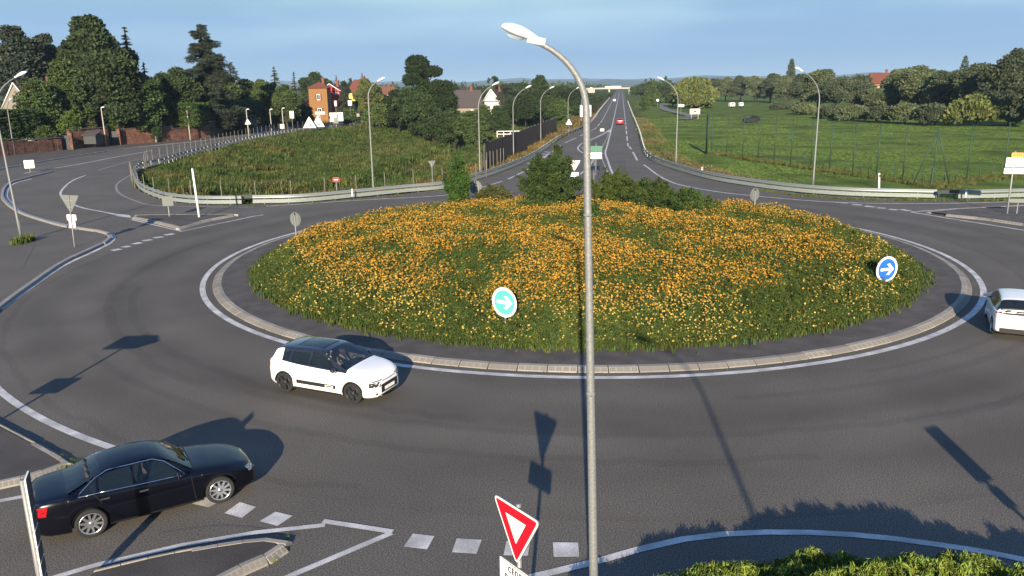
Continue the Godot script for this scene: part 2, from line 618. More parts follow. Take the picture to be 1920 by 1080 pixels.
func make_materials() -> void:
	var grain := noise_tex(11, 0.30, 0.45, 1.0, FastNoiseLite.TYPE_SIMPLEX, 2, 1024)
	var blotch := noise_tex(12, 0.012, 0.88, 1.0, FastNoiseLite.TYPE_SIMPLEX_SMOOTH, 5, 512)
	var streak := noise_tex(13, 0.02, 0.7, 1.0, FastNoiseLite.TYPE_SIMPLEX_SMOOTH, 6, 512)
	var asphalt := mat("asphalt", 0.272, 0.248, 0.218, 0.9)
	textured(asphalt, grain, 13.0, blotch, 34.0)
	asphalt.vertex_color_use_as_albedo = true
	asphalt.metallic_specular = 0.3
	var pave := mat("pavement_asphalt", 0.165, 0.146, 0.134, 0.92)
	textured(pave, grain, 11.0, streak, 22.0)
	var apron := mat("apron_asphalt", 0.20, 0.176, 0.16, 0.92)
	textured(apron, grain, 9.0, streak, 12.0)
	var paint := mat("road_paint", 0.90, 0.88, 0.86, 0.7)
	textured(paint, noise_tex(14, 0.07, 0.74, 1.0, FastNoiseLite.TYPE_SIMPLEX_SMOOTH, 5), 1.7, streak, 9.0)
	var worn := mat("worn_paint", 0.44, 0.42, 0.40, 0.8)
	textured(worn, noise_tex(15, 0.06, 0.5, 1.0, FastNoiseLite.TYPE_SIMPLEX_SMOOTH, 5), 2.0)
	var stone := mat("kerb_stone", 0.42, 0.40, 0.355, 0.85)
	textured(stone, noise_tex(16, 0.08, 0.72, 1.0, FastNoiseLite.TYPE_SIMPLEX_SMOOTH, 5, 512, 0.03), 1.3, blotch, 7.0)
	mat("kerb_notch", 0.19, 0.175, 0.15, 0.9)
	var tm := mat("tyre_mark", 0.03, 0.03, 0.032, 0.9)
	tm.transparency = BaseMaterial3D.TRANSPARENCY_ALPHA
	tm.albedo_color.a = 0.075
	mat("kerb_dark", 0.09, 0.085, 0.08, 0.9)
	var grass := mat("grass_ground", 1, 1, 1, 0.95)
	textured(grass, noise_tex(21, 0.05, 0.55, 1.0, FastNoiseLite.TYPE_SIMPLEX_SMOOTH, 6, 512, 0.05), 5.0, noise_tex(22, 0.012, 0.62, 1.0, FastNoiseLite.TYPE_SIMPLEX_SMOOTH, 6, 512, 0.04), 47.0)
	grass.vertex_color_use_as_albedo = true
	grass.metallic_specular = 0.1
	var soil := mat("soil", 0.05, 0.042, 0.03, 0.95)
	textured(soil, grain, 1.5)
	var galv := mat("galvanised_steel", 0.29, 0.30, 0.305, 0.55, 0.3)
	textured(galv, noise_tex(23, 0.03, 0.78, 1.0, FastNoiseLite.TYPE_CELLULAR, 2), 0.7)
	mat("pole_steel", 0.24, 0.25, 0.25, 0.55, 0.3)
	mat("rail_steel", 0.22, 0.25, 0.26, 0.5, 0.4)
	var screen := mat("rail_screen", 0.32, 0.36, 0.35, 0.65, 0.1)
	textured(screen, noise_tex(24, 0.04, 0.62, 1.0, FastNoiseLite.TYPE_SIMPLEX_SMOOTH, 5), 2.2)
	mat("dark_steel", 0.03, 0.035, 0.04, 0.6)
	mat("green_paint", 0.018, 0.05, 0.036, 0.6)
	mat("concrete_post", 0.36, 0.34, 0.30, 0.9)
	mat("stake_wood", 0.20, 0.18, 0.15, 0.9)
	mat("white_paint", 0.75, 0.75, 0.74, 0.45)
	mat("sign_white", 0.82, 0.82, 0.80, 0.4)
	mat("sign_red", 0.55, 0.006, 0.02, 0.4)
	mat("sign_blue", 0.02, 0.13, 0.55, 0.4)
	mat("sign_teal", 0.10, 0.48, 0.42, 0.35)
	mat("sign_green", 0.02, 0.14, 0.09, 0.45)
	mat("sign_yellow", 0.65, 0.33, 0.04, 0.45)
	mat("sign_back", 0.15, 0.165, 0.16, 0.6, 0.2)
	mat("plate_back", 0.03, 0.038, 0.048, 0.6)
	var gravel := mat("gravel", 0.20, 0.185, 0.16, 0.95)
	textured(gravel, streak, 6.0)
	mat("black_print", 0.012, 0.012, 0.014, 0.5)
	mat("lamp_white", 0.85, 0.85, 0.85, 0.35)
	var glassy := mat("lamp_glass", 0.7, 0.72, 0.72, 0.1)
	glassy.transparency = BaseMaterial3D.TRANSPARENCY_ALPHA
	glassy.albedo_color.a = 0.35
	var bark := mat("bark", 0.07, 0.055, 0.04, 0.95)
	textured(bark, noise_tex(25, 0.06, 0.5, 1.0, FastNoiseLite.TYPE_SIMPLEX_SMOOTH, 4), 1.2)
	for i in 3:
		var w := mat("plank_%d" % i, [0.040, 0.033, 0.048][i], [0.024, 0.021, 0.030][i], [0.020, 0.018, 0.026][i], 0.85)
		textured(w, noise_tex(26, 0.05, 0.6, 1.0, FastNoiseLite.TYPE_SIMPLEX_SMOOTH, 4), 1.4)
	var rubble := mat("rubble_wall", 0.60, 0.29, 0.21, 0.95)
	textured(rubble, noise_tex(27, 0.05, 0.35, 1.0, FastNoiseLite.TYPE_CELLULAR, 3, 512, 0.05), 5.0, noise_tex(28, 0.02, 0.5, 1.0, FastNoiseLite.TYPE_SIMPLEX_SMOOTH, 5, 512, 0.05), 17.0)
	var rubble2 := mat("grey_wall", 0.16, 0.14, 0.13, 0.95)
	textured(rubble2, noise_tex(29, 0.05, 0.5, 1.0, FastNoiseLite.TYPE_CELLULAR, 3), 5.0)
	for w in [["wall_orange", 0.29, 0.145, 0.05], ["wall_red", 0.50, 0.03, 0.03], ["wall_yellow", 0.66, 0.55, 0.17], ["wall_white", 0.70, 0.69, 0.64], ["wall_stone", 0.30, 0.27, 0.22]]:
		var m := mat(w[0], w[1], w[2], w[3], 0.9)
		textured(m, noise_tex(31, 0.03, 0.8, 1.0, FastNoiseLite.TYPE_SIMPLEX_SMOOTH, 4), 4.0)
	for w in [["roof_red", 0.24, 0.075, 0.045], ["roof_dark", 0.075, 0.035, 0.035], ["roof_grey", 0.10, 0.082, 0.082], ["roof_brick", 0.26, 0.10, 0.06]]:
		var m := mat(w[0], w[1], w[2], w[3], 0.9)
		textured(m, noise_tex(32, 0.08, 0.62, 1.0, FastNoiseLite.TYPE_SIMPLEX_SMOOTH, 4), 3.0)
	mat("window_glass", 0.02, 0.025, 0.03, 0.1)
	mat("shutter", 0.10, 0.05, 0.035, 0.7)
	leafy("leaves")
	leafy("grass_leaves", 0.7, 0.35)
	leafy("petals", 0.6, 0.2)
	var water := mat("stream_water", 0.02, 0.025, 0.02, 0.06)
	water.metallic_specular = 0.6
	var hill := mat("hill_woods", 0.035, 0.055, 0.03, 1.0)
	textured(hill, noise_tex(33, 0.03, 0.55, 1.0, FastNoiseLite.TYPE_SIMPLEX_SMOOTH, 5), 600.0)
	rng.seed = 5
	M.leaf_clump = leaf_clump(20, 0.42)
	M.small_clump = leaf_clump(30, 0.2)
	M.needle_clump = leaf_clump(24, 0.48, 0.8, true)

# ---------------------------------------------------------------- ground
var roads_outline := PackedVector2Array()

func axis_of(near: float, far_lo: float, far_hi: float, lo: float, hi: float, step: float, grow := 1.16) -> Array:
	var out := []
	var v := lo
	var d := step
	while v > far_lo:
		d *= grow
		v -= d
		out.push_front(v)
	v = lo
	while v < hi:
		out.append(v)
		v += step
	d = step
	while v < far_hi:
		out.append(v)
		d *= grow
		v += d
	out.append(far_hi)
	return out

func outside(p: Vector2) -> float:
	var best := 1e9
	var n := roads_outline.size()
	for i in n:
		var q := Geometry2D.get_closest_point_to_segment(p, roads_outline[i], roads_outline[(i + 1) % n])
		best = minf(best, p.distance_squared_to(q))
	best = sqrt(best)
	return -best if Geometry2D.is_point_in_polygon(p, roads_outline) else best

func road_x(z: float) -> float:      # centre of the straight road
	return 22.1 + 0.1347 * (-z - 178.2)

func land(p: Vector2, d: float) -> float:
	if d < 0.0:
		return -0.16
	var y := -0.03 - 0.12 * smoothstep(0.0, 3.0, d)
	var x := p.x
	if p.y < -60.0 and x < road_x(p.y) and x > -60.0:
		# the dip between the two roads, with the stream along its bottom
		var fade := smoothstep(-300.0, -230.0, p.y)
		y -= 3.0 * smoothstep(0.8, 20.0, d) * fade
		var s := absf(x - stream_x(p.y))
		y -= 1.1 * (1.0 - smoothstep(0.8, 3.5, s)) * smoothstep(1.0, 4.0, d) * fade
	elif p.y < -60.0:
		y -= 0.05 * smoothstep(1.0, 9.0, d)
	return y

func stream_x(z: float) -> float:
	return kv([[-260.0, -2.0], [-204.0, -8.7], [-166.0, -11.5], [-140.0, -15.3], [-116.0, -17.3], [-107.0, -20.0], [-98.0, -24.0], [-85.0, -27.0], [-60.0, -27.0]], z)

func ground_tint(p: Vector2, d: float) -> Color:
	var green := Color(0.105, 0.150, 0.042)
	var lawn := Color(0.27, 0.40, 0.105)
	var dry := Color(0.22, 0.165, 0.075)
	var right_side := p.x > road_x(p.y)
	var c := lawn if right_side else green
	var verge := 0.0
	if p.y < -66.0 and p.y > -900.0:
		if right_side:
			verge = 1.0 - smoothstep(1.0, 4.5, d)
			verge *= smoothstep(-60.0, -78.0, p.y) * 0.6
		elif p.x > road_x(p.y) - 16.0 - 8.0 * smoothstep(-110.0, -80.0, p.y):
			verge = 1.0 - smoothstep(2.0, 6.0, d)
	return c.lerp(dry, clampf(verge, 0, 1))

func make_ground() -> void:
	# the outline of everything paved; the ground sheet runs beneath it and dips away beside it
	var all: PackedVector2Array = PackedVector2Array(arc(30.3, 0, 355, 5))
	for extra in [
		[Vector2(24.6, -68.2), Vector2(19.9, -78.5), Vector2(18.5, -87), Vector2(17.6, -97.6), Vector2(18.7, -113.5), Vector2(24.6, -157.4), Vector2(37.5, -254.8), Vector2(165.0, -1200), Vector2(154.6, -1200), Vector2(27.1, -254.8), Vector2(17.4, -186.7), Vector2(8.1, -139.4), Vector2(3.2, -107.5), Vector2(-0.5, -91.4), Vector2(-3.7, -80.8), Vector2(-6, -74.9), Vector2(-9.5, -71.8), Vector2(4, -60)],
		[Vector2(-13.4, -69.3), Vector2(-17.6, -66.9), Vector2(-22, -66.6), Vector2(-25.6, -66.7), Vector2(-28.9, -68.6), Vector2(-31, -70.9), Vector2(-35.4, -77.1), Vector2(-39.8, -85.2), Vector2(-44.7, -97), Vector2(-45.2, -104.5), Vector2(-47.2, -118.7), Vector2(-48.7, -154.8), Vector2(-47, -181.6), Vector2(-31.6, -225), Vector2(-12, -262), Vector2(-22, -268), Vector2(-44, -232), Vector2(-57, -195), Vector2(-62, -160), Vector2(-70, -137), Vector2(-77, -122), Vector2(-130, -100), Vector2(-130, -20), Vector2(-30, -14), Vector2(-10, -44)],
		[Vector2(24.5, -67.8), Vector2(31.7, -64), Vector2(40.5, -63.1), Vector2(150, -60), Vector2(150, -45), Vector2(45, -45.5), Vector2(33.5, -38), Vector2(15, -44)],
		[Vector2(0.5, -17), Vector2(8, -17), Vector2(22, -14), Vector2(22, -4), Vector2(0.5, -4)],
		[Vector2(-8, -22), Vector2(-24, -25), Vector2(-42, -15), Vector2(-42, 12), Vector2(1.2, 12), Vector2(1.4, -14), Vector2(1, -18)],
	]:
		var got := Geometry2D.merge_polygons(all, PackedVector2Array(extra))
		var best := 0
		for i in got.size():
			if got[i].size() > got[best].size():
				best = i
		all = got[best]
	roads_outline = all
	var xs := axis_of(0, -4000, 5000, -64.0, 76.0, 2.0)
	var zs := axis_of(0, -9000, 60, -270.0, -58.0, 2.0, 1.2)
	var hill_noise := FastNoiseLite.new()
	hill_noise.seed = 9
	hill_noise.frequency = 0.05
	var s := st(false)
	var grid := []
	var tint := []
	for z in zs:
		var row := []
		var trow := []
		for x in xs:
			var p := Vector2(x, z)
			var d := outside(p) if absf(x) < 320.0 and z > -1300.0 else 400.0
			var y := land(p, d)
			if d > 0.5 and z < -50.0:
				y += hill_noise.get_noise_2d(x, z) * 0.22 * smoothstep(0.5, 5.0, d)
			row.append(Vector3(x, y, z))
			trow.append(ground_tint(p, d))
		grid.append(row)
		tint.append(trow)
	for j in zs.size() - 1:
		for i in xs.size() - 1:
			for q in [[j, i], [j + 1, i], [j + 1, i + 1], [j, i], [j + 1, i + 1], [j, i + 1]]:
				s.set_color(tint[q[0]][q[1]])
				s.add_vertex(grid[q[0]][q[1]])
	structure("ground", fin(s), M.grass_ground)
	# stream in the bottom of the dip
	var line := []
	for i in 36:
		var z := -92.0 - i * 3.0
		line.append(Vector2(stream_x(z), z))
	structure("stream_water", strip(line, 4.4, -3.72), M.stream_water)
	# wooded hills along the horizon
	for k in 2:
		var hs := st(false)
		var dist: float = [5200.0, 7600.0][k]
		var prev := []
		for i in 121:
			var a := deg_to_rad(lerpf(-48, 50, i / 120.0))
			var n := hill_noise.get_noise_2d(i * 3.0, k * 77.0)
			var hgt: float = [34.0, 62.0][k] + n * [20.0, 40.0][k]
			var d3 := Vector3(sin(a), 0, -cos(a))
			var col := []
			for j in 6:
				var t := j / 5.0
				col.append(d3 * (dist - 900.0 + t * 900.0) + Vector3(0, -4.0 + (hgt + 4.0) * sin(t * PI * 0.5) + hill_noise.get_noise_2d(i * 40.0, j * 40.0) * 5.0 * t, 0))
			if prev.size():
				for j in 5:
					quad(hs, prev[j], prev[j + 1], col[j + 1], col[j])
			prev = col
		structure("hills", fin(hs), M.hill_woods)

# ---------------------------------------------------------------- roads and markings
func make_roads() -> void:
	var road := Node3D.new()
	road.name = "road"
	add_child(road)
	road.set_meta("kind", "structure")
	var s := st()
	s.set_color(Color.WHITE)
	flat_poly(s, roads_outline, 0.0)
	part(road, "asphalt", fin(s), M.asphalt)
	# the ring carriageway: its lanes are polished paler by tyres, with oil-dark bands between
	s = st(false)
	var wear := FastNoiseLite.new()
	wear.seed = 41
	wear.frequency = 0.9
	var na := 240
	var radii := []
	for i in 26:
		radii.append(lerpf(19.0, 28.6, i / 25.0))
	var cols := []
	var pts := []
	for a in na + 1:
		var prow := []
		var crow := []
		var ang := TAU * a / na
		for r in radii:
			prow.append(Vector3(CEN.x + sin(ang) * r, 0.004, CEN.y + cos(ang) * r))
			var n := wear.get_noise_3d(cos(ang) * 5.0, sin(ang) * 5.0, r * 0.55)
			var lane := 0.5 + 0.5 * cos((r - 24.6) * 1.9)
			var k := 0.86 + 0.14 * lane * smoothstep(19.5, 21.0, r) + 0.13 * n - 0.09 * exp(-pow((r - 23.6) / 0.55, 2))
			crow.append(Color(k, k * 0.995, k * 0.985))
		pts.append(prow)
		cols.append(crow)
	for a in na:
		for r in radii.size() - 1:
			for q in [[a, r], [a, r + 1], [a + 1, r + 1], [a, r], [a + 1, r + 1], [a + 1, r]]:
				s.set_color(cols[q[0] % na][q[1]])
				s.add_vertex(pts[q[0]][q[1]])
	part(road, "ring_carriageway", fin(s), M.asphalt)
	var y := 0.012
	# inner and outer edge lines of the ring
	part(road, "edge_line", strip(arc(19.72, -180, 180, 2), 0.26, y), M.road_paint)
	part(road, "edge_line", strip(arc(28.4, -62, -22.5, 1.5), 0.24, y), M.road_paint)
	part(road, "edge_line", strip(curve([Vector2(-22.41, -34.17), Vector2(-23.25, -37.64), Vector2(-24.48, -43.29), Vector2(-24.79, -47.43), Vector2(-25.10, -49.82), Vector2(-25.91, -52.09), Vector2(-27.06, -53.76), Vector2(-28.73, -54.94), Vector2(-31.70, -57.17), Vector2(-35.84, -60.92), Vector2(-38.94, -64.16), Vector2(-43.22, -69.76), Vector2(-46.79, -75.06), Vector2(-51.76, -84.49), Vector2(-52.74, -89.60)], 0.7), 0.24, y), M.road_paint)
	part(road, "edge_line", strip(curve([Vector2(-19.76, -65.17), Vector2(-16.22, -66.64), Vector2(-11.65, -68.42), Vector2(-5.70, -70.51), Vector2(-2.85, -75.50), Vector2(-0.80, -80.45)], 1.0), 0.22, y), M.road_paint)
	part(road, "edge_line", strip(curve([Vector2(15.62, -95.23), Vector2(15.46, -77.50), Vector2(17.79, -70.39), Vector2(21.15, -66.21), Vector2(24.45, -63.34), Vector2(27.31, -62.15), Vector2(30.32, -61.55), Vector2(34.34, -61.42), Vector2(39.45, -61.77)], 1.2), 0.22, y), M.road_paint)
	part(road, "edge_line", strip(curve([Vector2(0.23, -13.74), Vector2(0.86, -13.98), Vector2(1.62, -14.27), Vector2(2.53, -14.68), Vector2(3.47, -15.02), Vector2(4.40, -15.20), Vector2(5.32, -15.25), Vector2(6.20, -15.21), Vector2(7.05, -15.10), Vector2(7.86, -14.92), Vector2(8.61, -14.68), Vector2(9.34, -14.43), Vector2(10.00, -14.11), Vector2(10.63, -13.64)], 0.5), 0.2, y), M.road_paint)
	part(road, "edge_line", strip(curve([Vector2(-12.53, -16.79), Vector2(-11.97, -17.07), Vector2(-11.20, -17.42)], 0.5), 0.17, y), M.road_paint)
	# entry from the left
	part(road, "centre_line", strip(curve([Vector2(-48.21, -92.26), Vector2(-46.95, -87.30), Vector2(-45.09, -82.29), Vector2(-42.30, -76.09), Vector2(-39.19, -71.01), Vector2(-35.27, -66.12), Vector2(-31.93, -63.21), Vector2(-28.86, -60.53)], 0.6), 0.22, y), M.road_paint)
	var gs := st()
	flat_poly(gs, PackedVector2Array([Vector2(-31.93, -63.21), Vector2(-29.11, -61.33), Vector2(-28.33, -59.98), Vector2(-29.75, -60.87)]), y + 0.004)
	part(road, "hatched_nose", fin(gs), M.road_paint)
	part(road, "edge_line", strip(curve([Vector2(-44.44, -97.69), Vector2(-42.04, -88.72), Vector2(-40.26, -83.07), Vector2(-38.39, -78.88), Vector2(-35.99, -74.62), Vector2(-32.63, -69.97), Vector2(-29.64, -66.77), Vector2(-25.02, -65.40), Vector2(-20.69, -64.67)], 0.7), 0.2, y), M.worn_paint)
	part(road, "centre_line", strip(curve([Vector2(-56.86, -130.51), Vector2(-56.86, -116.77), Vector2(-56.56, -105.56), Vector2(-57.11, -99.51), Vector2(-57.23, -95.81)], 1.0), 0.3, y), M.road_paint)
	part(road, "centre_line", strip(curve([Vector2(-49.75, -98.45), Vector2(-50.76, -105.40), Vector2(-51.51, -111.66), Vector2(-51.10, -123.23), Vector2(-50.06, -143.68), Vector2(-47.51, -168.08)], 1.2), 0.25, y), M.worn_paint)
	part(road, "edge_line", strip(curve([Vector2(-53.39, -130.96), Vector2(-53.20, -152.85), Vector2(-51.62, -167.27)], 1.2), 0.25, y), M.worn_paint)
	part(road, "border_line", strip([Vector2(-27.98, -59.20), Vector2(-22.18, -53.77), Vector2(-19.09, -60.14), Vector2(-18.68, -60.61)], 0.2, y), M.road_paint)
	var dashes := [[Vector2(-23.80, -47.36), Vector2(-23.47, -47.82)], [Vector2(-23.61, -48.33), Vector2(-23.37, -48.73)], [Vector2(-23.45, -49.34), Vector2(-23.14, -49.84)], [Vector2(-23.28, -50.39), Vector2(-22.89, -50.82)], [Vector2(-23.00, -51.38), Vector2(-22.60, -51.82)], [Vector2(-22.74, -52.41), Vector2(-22.33, -52.87)],
		[Vector2(25.41, -62.79), Vector2(26.12, -62.27),], [Vector2(26.15, -61.55), Vector2(26.68, -61.06),], [Vector2(26.74, -60.64), Vector2(27.21, -60.04),], [Vector2(27.28, -59.76), Vector2(27.68, -59.32),], [Vector2(27.77, -58.91), Vector2(28.19, -58.47),], [Vector2(28.57, -58.70), Vector2(28.81, -57.90),]]
	for d in dashes:
		part(road, "yield_mark", strip(d, 0.5, y), M.road_paint)
	for q in [[Vector2(-7.41, -16.81), Vector2(-7.24, -17.18), Vector2(-6.75, -16.96), Vector2(-6.96, -16.63)], [Vector2(-6.51, -16.36), Vector2(-6.32, -16.85), Vector2(-5.88, -16.62), Vector2(-6.05, -16.14)], [Vector2(-5.61, -15.99), Vector2(-5.37, -16.39), Vector2(-4.94, -16.20), Vector2(-5.16, -15.78)],
			[Vector2(-2.31, -14.89), Vector2(-2.18, -15.39), Vector2(-1.71, -15.28), Vector2(-1.82, -14.78)], [Vector2(-1.30, -14.66), Vector2(-1.23, -15.18), Vector2(-0.71, -15.11), Vector2(-0.80, -14.59)], [Vector2(-0.25, -14.52), Vector2(-0.19, -15.05), Vector2(0.30, -15.00), Vector2(0.24, -14.49)], [Vector2(0.76, -14.44), Vector2(0.77, -14.97), Vector2(1.29, -14.95), Vector2(1.27, -14.43)]]:
		var ms := st()
		flat_poly(ms, PackedVector2Array(q), y)
		part(road, "yield_mark", fin(ms), M.road_paint)
	# border of the splitter in front of the camera
	part(road, "border_line", strip([Vector2(-9.34, -13.77), Vector2(-8.41, -14.39), Vector2(-6.97, -15.07), Vector2(-5.55, -15.53), Vector2(-4.13, -15.79)], 0.16, y), M.road_paint)
	part(road, "border_line", strip([Vector2(-4.21, -15.95), Vector2(-3.30, -15.68), Vector2(-2.62, -15.47)], 0.17, y + 0.004), M.road_paint)
	part(road, "border_line", strip([Vector2(-2.64, -15.43), Vector2(-3.55, -14.65), Vector2(-4.43, -13.89), Vector2(-5.00, -13.40)], 0.16, y), M.road_paint)
	# exit to the right
	part(road, "border_line", strip([Vector2(28.71, -57.53), Vector2(32.92, -58.80), Vector2(38.28, -59.89), Vector2(41.59, -60.68)], 0.2, y), M.road_paint)
	part(road, "border_line", strip([Vector2(28.65, -57.41), Vector2(29.83, -54.42), Vector2(30.94, -51.93), Vector2(32.00, -49.45), Vector2(32.86, -47.03)], 0.22, y + 0.004), M.road_paint)
	# the straight road
	var far_c := []
	for z in [-174, -260, -400, -640, -900]:
		far_c.append(Vector2(road_x(z), z))
	part(road, "centre_line", strip(far_c, 0.24, y), M.road_paint)
	part(road, "border_line", strip(curve([Vector2(road_x(-172), -172), Vector2(14.74, -124.41), Vector2(13.14, -112.66), Vector2(12.00, -99.92), Vector2(10.83, -85.33), Vector2(10.81, -76.35), Vector2(11.84, -71.82)], 1.2), 0.24, y + 0.004), M.road_paint)
	part(road, "border_line", strip(curve([Vector2(road_x(-174) - 0.1, -174), Vector2(17.89, -157.28), Vector2(14.57, -143.58), Vector2(11.41, -130.90), Vector2(10.00, -120.00), Vector2(10.35, -108.77), Vector2(10.58, -105.44)], 1.2), 0.24, y + 0.004), M.road_paint)
	part(road, "border_line", strip(curve([Vector2(7.39, -85.80), Vector2(9.22, -94.90), Vector2(10.78, -104.62)], 1.0), 0.24, y), M.road_paint)
	gs = st()
	flat_poly(gs, PackedVector2Array([Vector2(road_x(-178), -178), Vector2(road_x(-160) + 0.1, -160), Vector2(19.21, -162.42), Vector2(16.47, -150.86)]), y + 0.008)
	part(road, "hatched_nose", fin(gs), M.road_paint)
	# dashed edge lines, left and right of it
	var right_line := curve([Vector2(15.72, -100.77), Vector2(17.00, -112.88), Vector2(18.05, -123.75), Vector2(road_x(-125) + 3.1, -125), Vector2(road_x(-200) + 3.1, -200), Vector2(road_x(-330) + 3.1, -330), Vector2(road_x(-800) + 3.1, -800)], 3.0)
	var left_line := curve([Vector2(5.95, -115.82), Vector2(8.55, -131.49), Vector2(9.23, -135.12), Vector2(12.69, -150.15), Vector2(15.68, -165.26), Vector2(18.06, -174.90), Vector2(road_x(-219) - 3.0, -219), Vector2(road_x(-330) - 3.0, -330), Vector2(road_x(-800) - 3.0, -800)], 3.0)
	for l in [right_line, left_line]:
		var w := walk(l, 1.0)
		var i := 0
		while i + 20 < w.size():
			var d := []
			var far: bool = w[i][0].y < -300.0
			var run := 38 if far else 14
			for k in mini(run, w.size() - i):
				d.append(w[i + k][0])
			part(road, "dashed_edge_line", strip(d, 0.24, y), M.road_paint)
			i += run + 4
	part(road, "dashed_edge_line", strip(curve([Vector2(-0.22, -82.26), Vector2(1.35, -88.82), Vector2(2.76, -95.23)], 1.0), 0.24, y), M.road_paint)
	# zebra hatching beside the left lane
	for i in 6:
		var t := i / 5.0
		var a: Vector2 = Vector2(2.04, -99.37)
		var b: Vector2 = Vector2(4.92, -116.49)
		var c: Vector2 = Vector2(3.06, -98.51)
		var e: Vector2 = Vector2(5.60, -114.94)
		part(road, "hatch_bar", strip([a.lerp(b, t), c.lerp(e, t)], 0.5, y), M.road_paint)
	part(road, "border_line", strip([Vector2(3.03, -97.83), Vector2(5.44, -113.13)], 0.3, y + 0.004), M.road_paint)
	# a few sealed cracks in the asphalt
	for q in [[Vector2(-19.51, -29.41), Vector2(-19.14, -31.28), Vector2(-17.98, -32.37), Vector2(-16.64, -34.83)], [Vector2(23.49, -58.67), Vector2(24.35, -52.72), Vector2(26.12, -48.63), Vector2(28.18, -43.54)], [Vector2(4.92, -19.04), Vector2(5.21, -19.09), Vector2(5.47, -18.99)], [Vector2(-7.62, -15.56), Vector2(-6.35, -15.85), Vector2(-4.61, -15.42)], [Vector2(-35.31, -55.28), Vector2(-31.41, -52.34), Vector2(-26.59, -43.16)], [Vector2(-0.62, -28.65), Vector2(-0.48, -26.93), Vector2(-0.51, -25.72)]]:
		part(road, "sealed_crack", strip(curve(q, 0.5), 0.05, y - 0.003), M.kerb_dark)
	var lid := st()
	flat_poly(lid, disc(0.45, 20, Vector2(-22.37, -64.84)), y + 0.006)
	part(road, "manhole_cover", fin(lid), M.kerb_dark)
	# faint tyre streaks swept round the ring
	rng.seed = 33
	for i in 9:
		var r := [21.3, 22.9, 23.4, 24.9, 25.4, 26.7, 22.1, 27.3, 24.1][i] as float
		var a0 := rnd(-120, 60)
		var line := arc(r, a0, a0 + rnd(40, 110), 1.5)
		for k in line.size():
			line[k] += (line[k] - CEN).normalized() * (k * 0.02 * rnd(0.8, 1.2) - 0.3)
		part(road, "tyre_mark", strip(line, rnd(0.22, 0.5), 0.008), M.tyre_mark)
	part(road, "tyre_mark", strip(curve([Vector2(13.95, -101.80), Vector2(11.61, -83.67), Vector2(10.85, -73.87), Vector2(12.00, -66.54)], 1.0), 0.9, 0.006), M.tyre_mark)
	kerbs()

# a raised, kerbed area: top sheet, kerb stones round part of it
var kerb_stone: ArrayMesh
var kerb_kinds := []

func kerb_mesh() -> ArrayMesh:
	# one metre of low kerb: sloped face towards +z with four shallow notches
	var s := st()
	var l := 0.484
	var top := 0.135
	var prof := [Vector2(-0.16, -0.05), Vector2(-0.16, top), Vector2(-0.02, top), Vector2(0.15, 0.035), Vector2(0.16, -0.05)]
	for i in 4:
		var p: Vector2 = prof[i]
		var q: Vector2 = prof[i + 1]
		quad(s, Vector3(-l, p.y, p.x), Vector3(l, p.y, p.x), Vector3(l, q.y, q.x), Vector3(-l, q.y, q.x))
	for e in [-l, l]:
		for i in range(1, 4):
			var a := Vector3(e, prof[0].y, prof[0].x)
			var b := Vector3(e, prof[i].y, prof[i].x)
			var c := Vector3(e, prof[i + 1].y, prof[i + 1].x)
			if e > 0: tri(s, a, b, c)
			else: tri(s, a, c, b)
	s.set_material(M.kerb_stone)
	s.generate_normals()
	var m := s.commit()
	s = st()
	for k in 4:
		var x := -0.36 + k * 0.24
		for j in 3:
			var xx := x + (j - 1) * 0.062
			quad(s, Vector3(xx - 0.024, 0.122, 0.01), Vector3(xx + 0.024, 0.122, 0.01), Vector3(xx + 0.024, 0.046, 0.138), Vector3(xx - 0.024, 0.046, 0.138))
	s.set_material(M.kerb_notch)
	s.generate_normals()
	s.commit(m)
	return m

func kerb_run(parent: Node, pts: Array, flip := false, len_ := 1.0, slim := 1.0) -> void:
	for w in walk(pts, len_, len_ * 0.5):
		var d: Vector2 = w[1] * (1.0 if flip else -1.0)
		var b := Basis(Vector3(d.x, 0, d.y) * len_, Vector3.UP, Vector3(-d.y, 0, d.x) * slim)
		var tilt := Basis(Vector3.UP, rnd(-0.012, 0.012))
		part(parent, "kerb_stone", kerb_kinds[rng.randi() % 4], null, Transform3D(tilt * b, vec(w[0], rnd(-0.008, 0.006))))

func raised(n: String, poly: PackedVector2Array, m: Material, y := 0.125) -> Node3D:
	var o := Node3D.new()
	o.name = numbered(n)
	add_child(o)
	o.set_meta("kind", "structure")
	var s := st()
	flat_poly(s, poly, y)
	part(o, "surface", fin(s), m)
	return o

